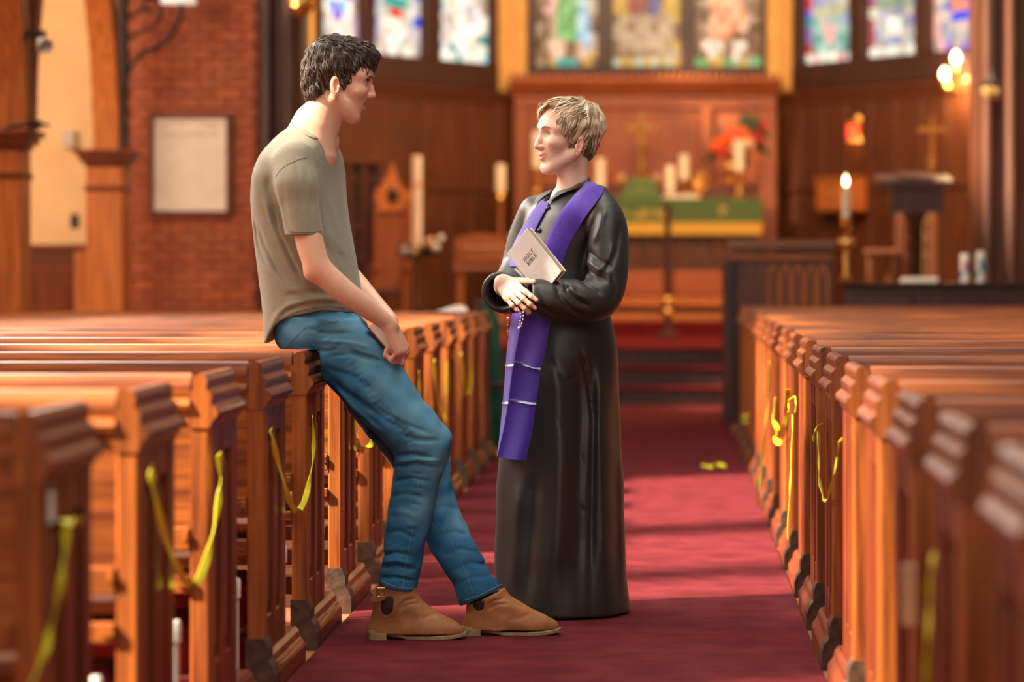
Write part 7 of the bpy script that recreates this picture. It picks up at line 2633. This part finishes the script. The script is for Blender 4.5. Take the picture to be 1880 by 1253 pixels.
yg_ = LZ[13] + 0.68
t = thing('green_drape', 'dark green cloth hanging beside the farthest left pew', 'drape', (pxx(908, yg_), yg_, 0.02))
vs, fs = [], []
nu, nv = 24, 14
gx0, gx1 = pxx(892, yg_) - 0.02, pxx(926, yg_)
for layer in (0, 1):
    for j in range(nv + 1):
        v = j / nv
        for i in range(nu + 1):
            u = i / nu
            x = gx0 + (gx1 - gx0) * (u * (0.75 + 0.25 * v) + 0.10 * v)
            vs.append((x, yg_ + 0.03 * math.sin(u * 14) * (0.4 + 0.6 * v) + 0.008 * layer, 0.93 - (0.88) * v - 0.10 * (1 - v) * u * u))
m_ = (nu + 1) * (nv + 1)
for j in range(nv):
    for i in range(nu):
        a = j * (nu + 1) + i
        q = [a, a + 1, a + nu + 2, a + nu + 1]
        fs += [q, [m_ + k for k in q[::-1]]]
on(t, MB().add(vs, fs), 'cloth', M['green_drape'], True)
on(t, MB().box((gx0 - 0.05, yg_ + 0.02, 0.0), (gx0 + 0.02, yg_ + 0.08, 0.95), 0.008), 'post', M['walnut'])
on(t, MB().box((gx0, yg_ - 0.035, 0.43), (gx1 + 0.02, yg_ - 0.02, 0.455), 0.004), 'tie', M['walnut'])

M['hassock'] = noisy('red_hassock', (0.26, 0.012, 0.016), (0.20, 0.009, 0.012), 60, 0.9, bump=0.3)
for k in (1, 2, 3):
    y0 = LZ[k] + 0.10
    t = thing('hassock', 'red kneeling hassock stowed beneath the %s left pew' % ORD[k], 'cushion', (-1.36, y0, 0.004), group='red hassocks under the left pews')
    on(t, MB().box((-1.56, y0, 0.024), (-1.15, y0 + 0.24, 0.30), 0.03), 'cushion', M['hassock'])
    on(t, MB().box((-1.565, y0 - 0.004, 0.15), (-1.145, y0 + 0.244, 0.165), 0.003), 'piping', M['maroon'])
    on(t, MB().box((-1.54, y0 + 0.02, 0.001), (-1.17, y0 + 0.22, 0.024)), 'base', M['black'])

# ---- yellow cordon tapes tied along the pew ends
YLd = lambda px: 1.060 * F / (CX - px)
YRd = lambda px: 0.420 * F / (px - CX)


def tape(lab, pts, width=0.019, yf=None, twist=None, side=(0.15, 1, 0), extra=None):
    p3 = []
    for q in pts:
        y_ = q[2] if len(q) > 2 else yf(q[0])
        p3.append(P(q[0], q[1], y_))
    t = thing('cordon_tape', lab, 'ribbon', tuple(p3[0]), group='yellow cordon tapes')
    sp = spline(p3, 7)
    tw = [0.35 * math.sin(i * 0.55 + len(pts)) + (twist or 0) * i / len(sp) for i in range(len(sp))]
    on(t, ribbon_mesh(sp, width, 0.0016, side, tw), 'tape', M['yellow'], True, 50)
    if extra:
        ex_ = [P(q[0], q[1], q[2] if len(q) > 2 else yf(q[0])) for q in extra]
        on(t, ribbon_mesh(spline(ex_, 6), width, 0.0016, side), 'knot_end', M['yellow'], True, 50)
    return t


tape('long yellow tape hanging from the nearest left pew', [(122, 958), (120, 1010), (112, 1070), (98, 1140, 4.85), (80, 1200, 4.80), (58, 1262, 4.75)], 0.020, YLd, extra=[(118, 962), (128, 956), (146, 962, 5.0)])
t = thing('paper_label', 'small white card tucked into the nearest left pew panel', 'label', tuple(P(110, 960, YLd(110))))
yy_ = YLd(110)
on(t, MB().box((-1.078, yy_ - 0.01, pz(962, yy_)), (-1.073, yy_ + 0.02, pz(905, yy_)), 0.001), 'card', M['white'])
on(t, MB().box((-1.073, yy_ - 0.004, pz(915, yy_)), (-1.070, yy_ + 0.014, pz(908, yy_))), 'pin', M['steel'])
tape('yellow tape sagging between the second and third left pews', [(281, 858), (279, 880), (288, 930), (308, 1000), (332, 1055), (350, 1074), (366, 1062), (386, 1005), (400, 930), (405, 880), (402, 834)], 0.019, YLd)
tape('yellow tape sagging between the fourth and fifth left pews', [(497, 790), (502, 815), (515, 865), (531, 918), (545, 938), (558, 922), (570, 875), (576, 820), (573, 765)], 0.018, YLd)
tape('short yellow tape looped around a pew post beyond the man\'s thigh', [(653, 770), (654, 800), (657, 818), (668, 824), (680, 818), (682, 810)], 0.018, YLd)
tape('yellow tape end hanging behind the young man\'s hand', [(769, 682), (770, 710), (772, 745), (771, 770)], 0.019, YLd)
tape('yellow tape sagging between far left pews beyond the man\'s knee', [(797, 662), (801, 715), (810, 766), (816, 772), (820, 735), (821, 665)], 0.022, YLd)
tape('yellow tape sagging between the far left pews beside the green cloth', [(847, 650), (852, 700), (859, 726), (865, 700), (863, 632)], 0.022, YLd)

tape('long yellow tape trailing to the floor along a far right pew', [(1413, 662, 12.2), (1411, 720, 12.2), (1403, 800, 12.2), (1397, 870, 12.2), (1390, 928, 12.3)], 0.022)
tape('twisted yellow tape looped between two far right pews', [(1424, 730, 11.3), (1420, 765, 11.3), (1427, 790, 11.2), (1424, 806, 11.2), (1431, 814, 11.0), (1437, 795, 10.8), (1444, 755, 10.6), (1446, 716, 10.5)], 0.020, twist=2.0)
tape('pale knotted yellow tape on a right pew stile', [(1448, 758, 10.0), (1448, 740, 10.0), (1453, 731, 9.98), (1460, 733, 9.96), (1461, 758, 9.96)], 0.018)
tape('straight yellow tape hanging down a right pew panel', [(1455, 762, 9.9), (1454, 830, 9.9), (1450, 900, 9.9), (1447, 990, 9.9)], 0.017)
tape('yellow tape sagging in a V between right pews', [(1503, 795, 8.1), (1503, 850, 8.05), (1507, 895, 8.0), (1515, 918, 7.9), (1523, 906, 7.8), (1533, 862, 7.6), (1543, 808, 7.45)], 0.017)
tape('small yellow tape end tied above the V shaped tape', [(1494, 812, 8.2), (1496, 792, 8.2), (1506, 779, 8.15)], 0.017)
tape('long blurred yellow tape hanging at the nearest right pews', [(1714, 1015, 4.52), (1708, 1080, 4.50), (1704, 1160, 4.48), (1700, 1262, 4.46)], 0.017)
tape('short yellow tape lying on the red carpet', [(1288, 856, 15.82), (1296, 861, 15.75), (1308, 860, 15.7), (1320, 857, 15.8), (1334, 863, 15.7)], 0.045, side=(0, 0.3, 1))
tape('tiny yellow knot of tape at the foot of a far right pew', [(1362, 770, 16.4), (1366, 763, 16.4), (1373, 764, 16.3), (1380, 760, 16.1), (1376, 774, 16.3), (1366, 775, 16.4)], 0.030)
t = thing('paper_label', 'beige card fixed to a near right pew post', 'label', tuple(P(1668, 1150, 4.9)))
on(t, MB().box(tuple(P(1656, 1150, 4.86)), tuple(P(1682, 1036, 4.868)), 0.001), 'card', M['pink_petal'])
on(t, MB().box(tuple(P(1664, 1046, 4.855)), tuple(P(1674, 1040, 4.862))), 'pin', M['steel'])
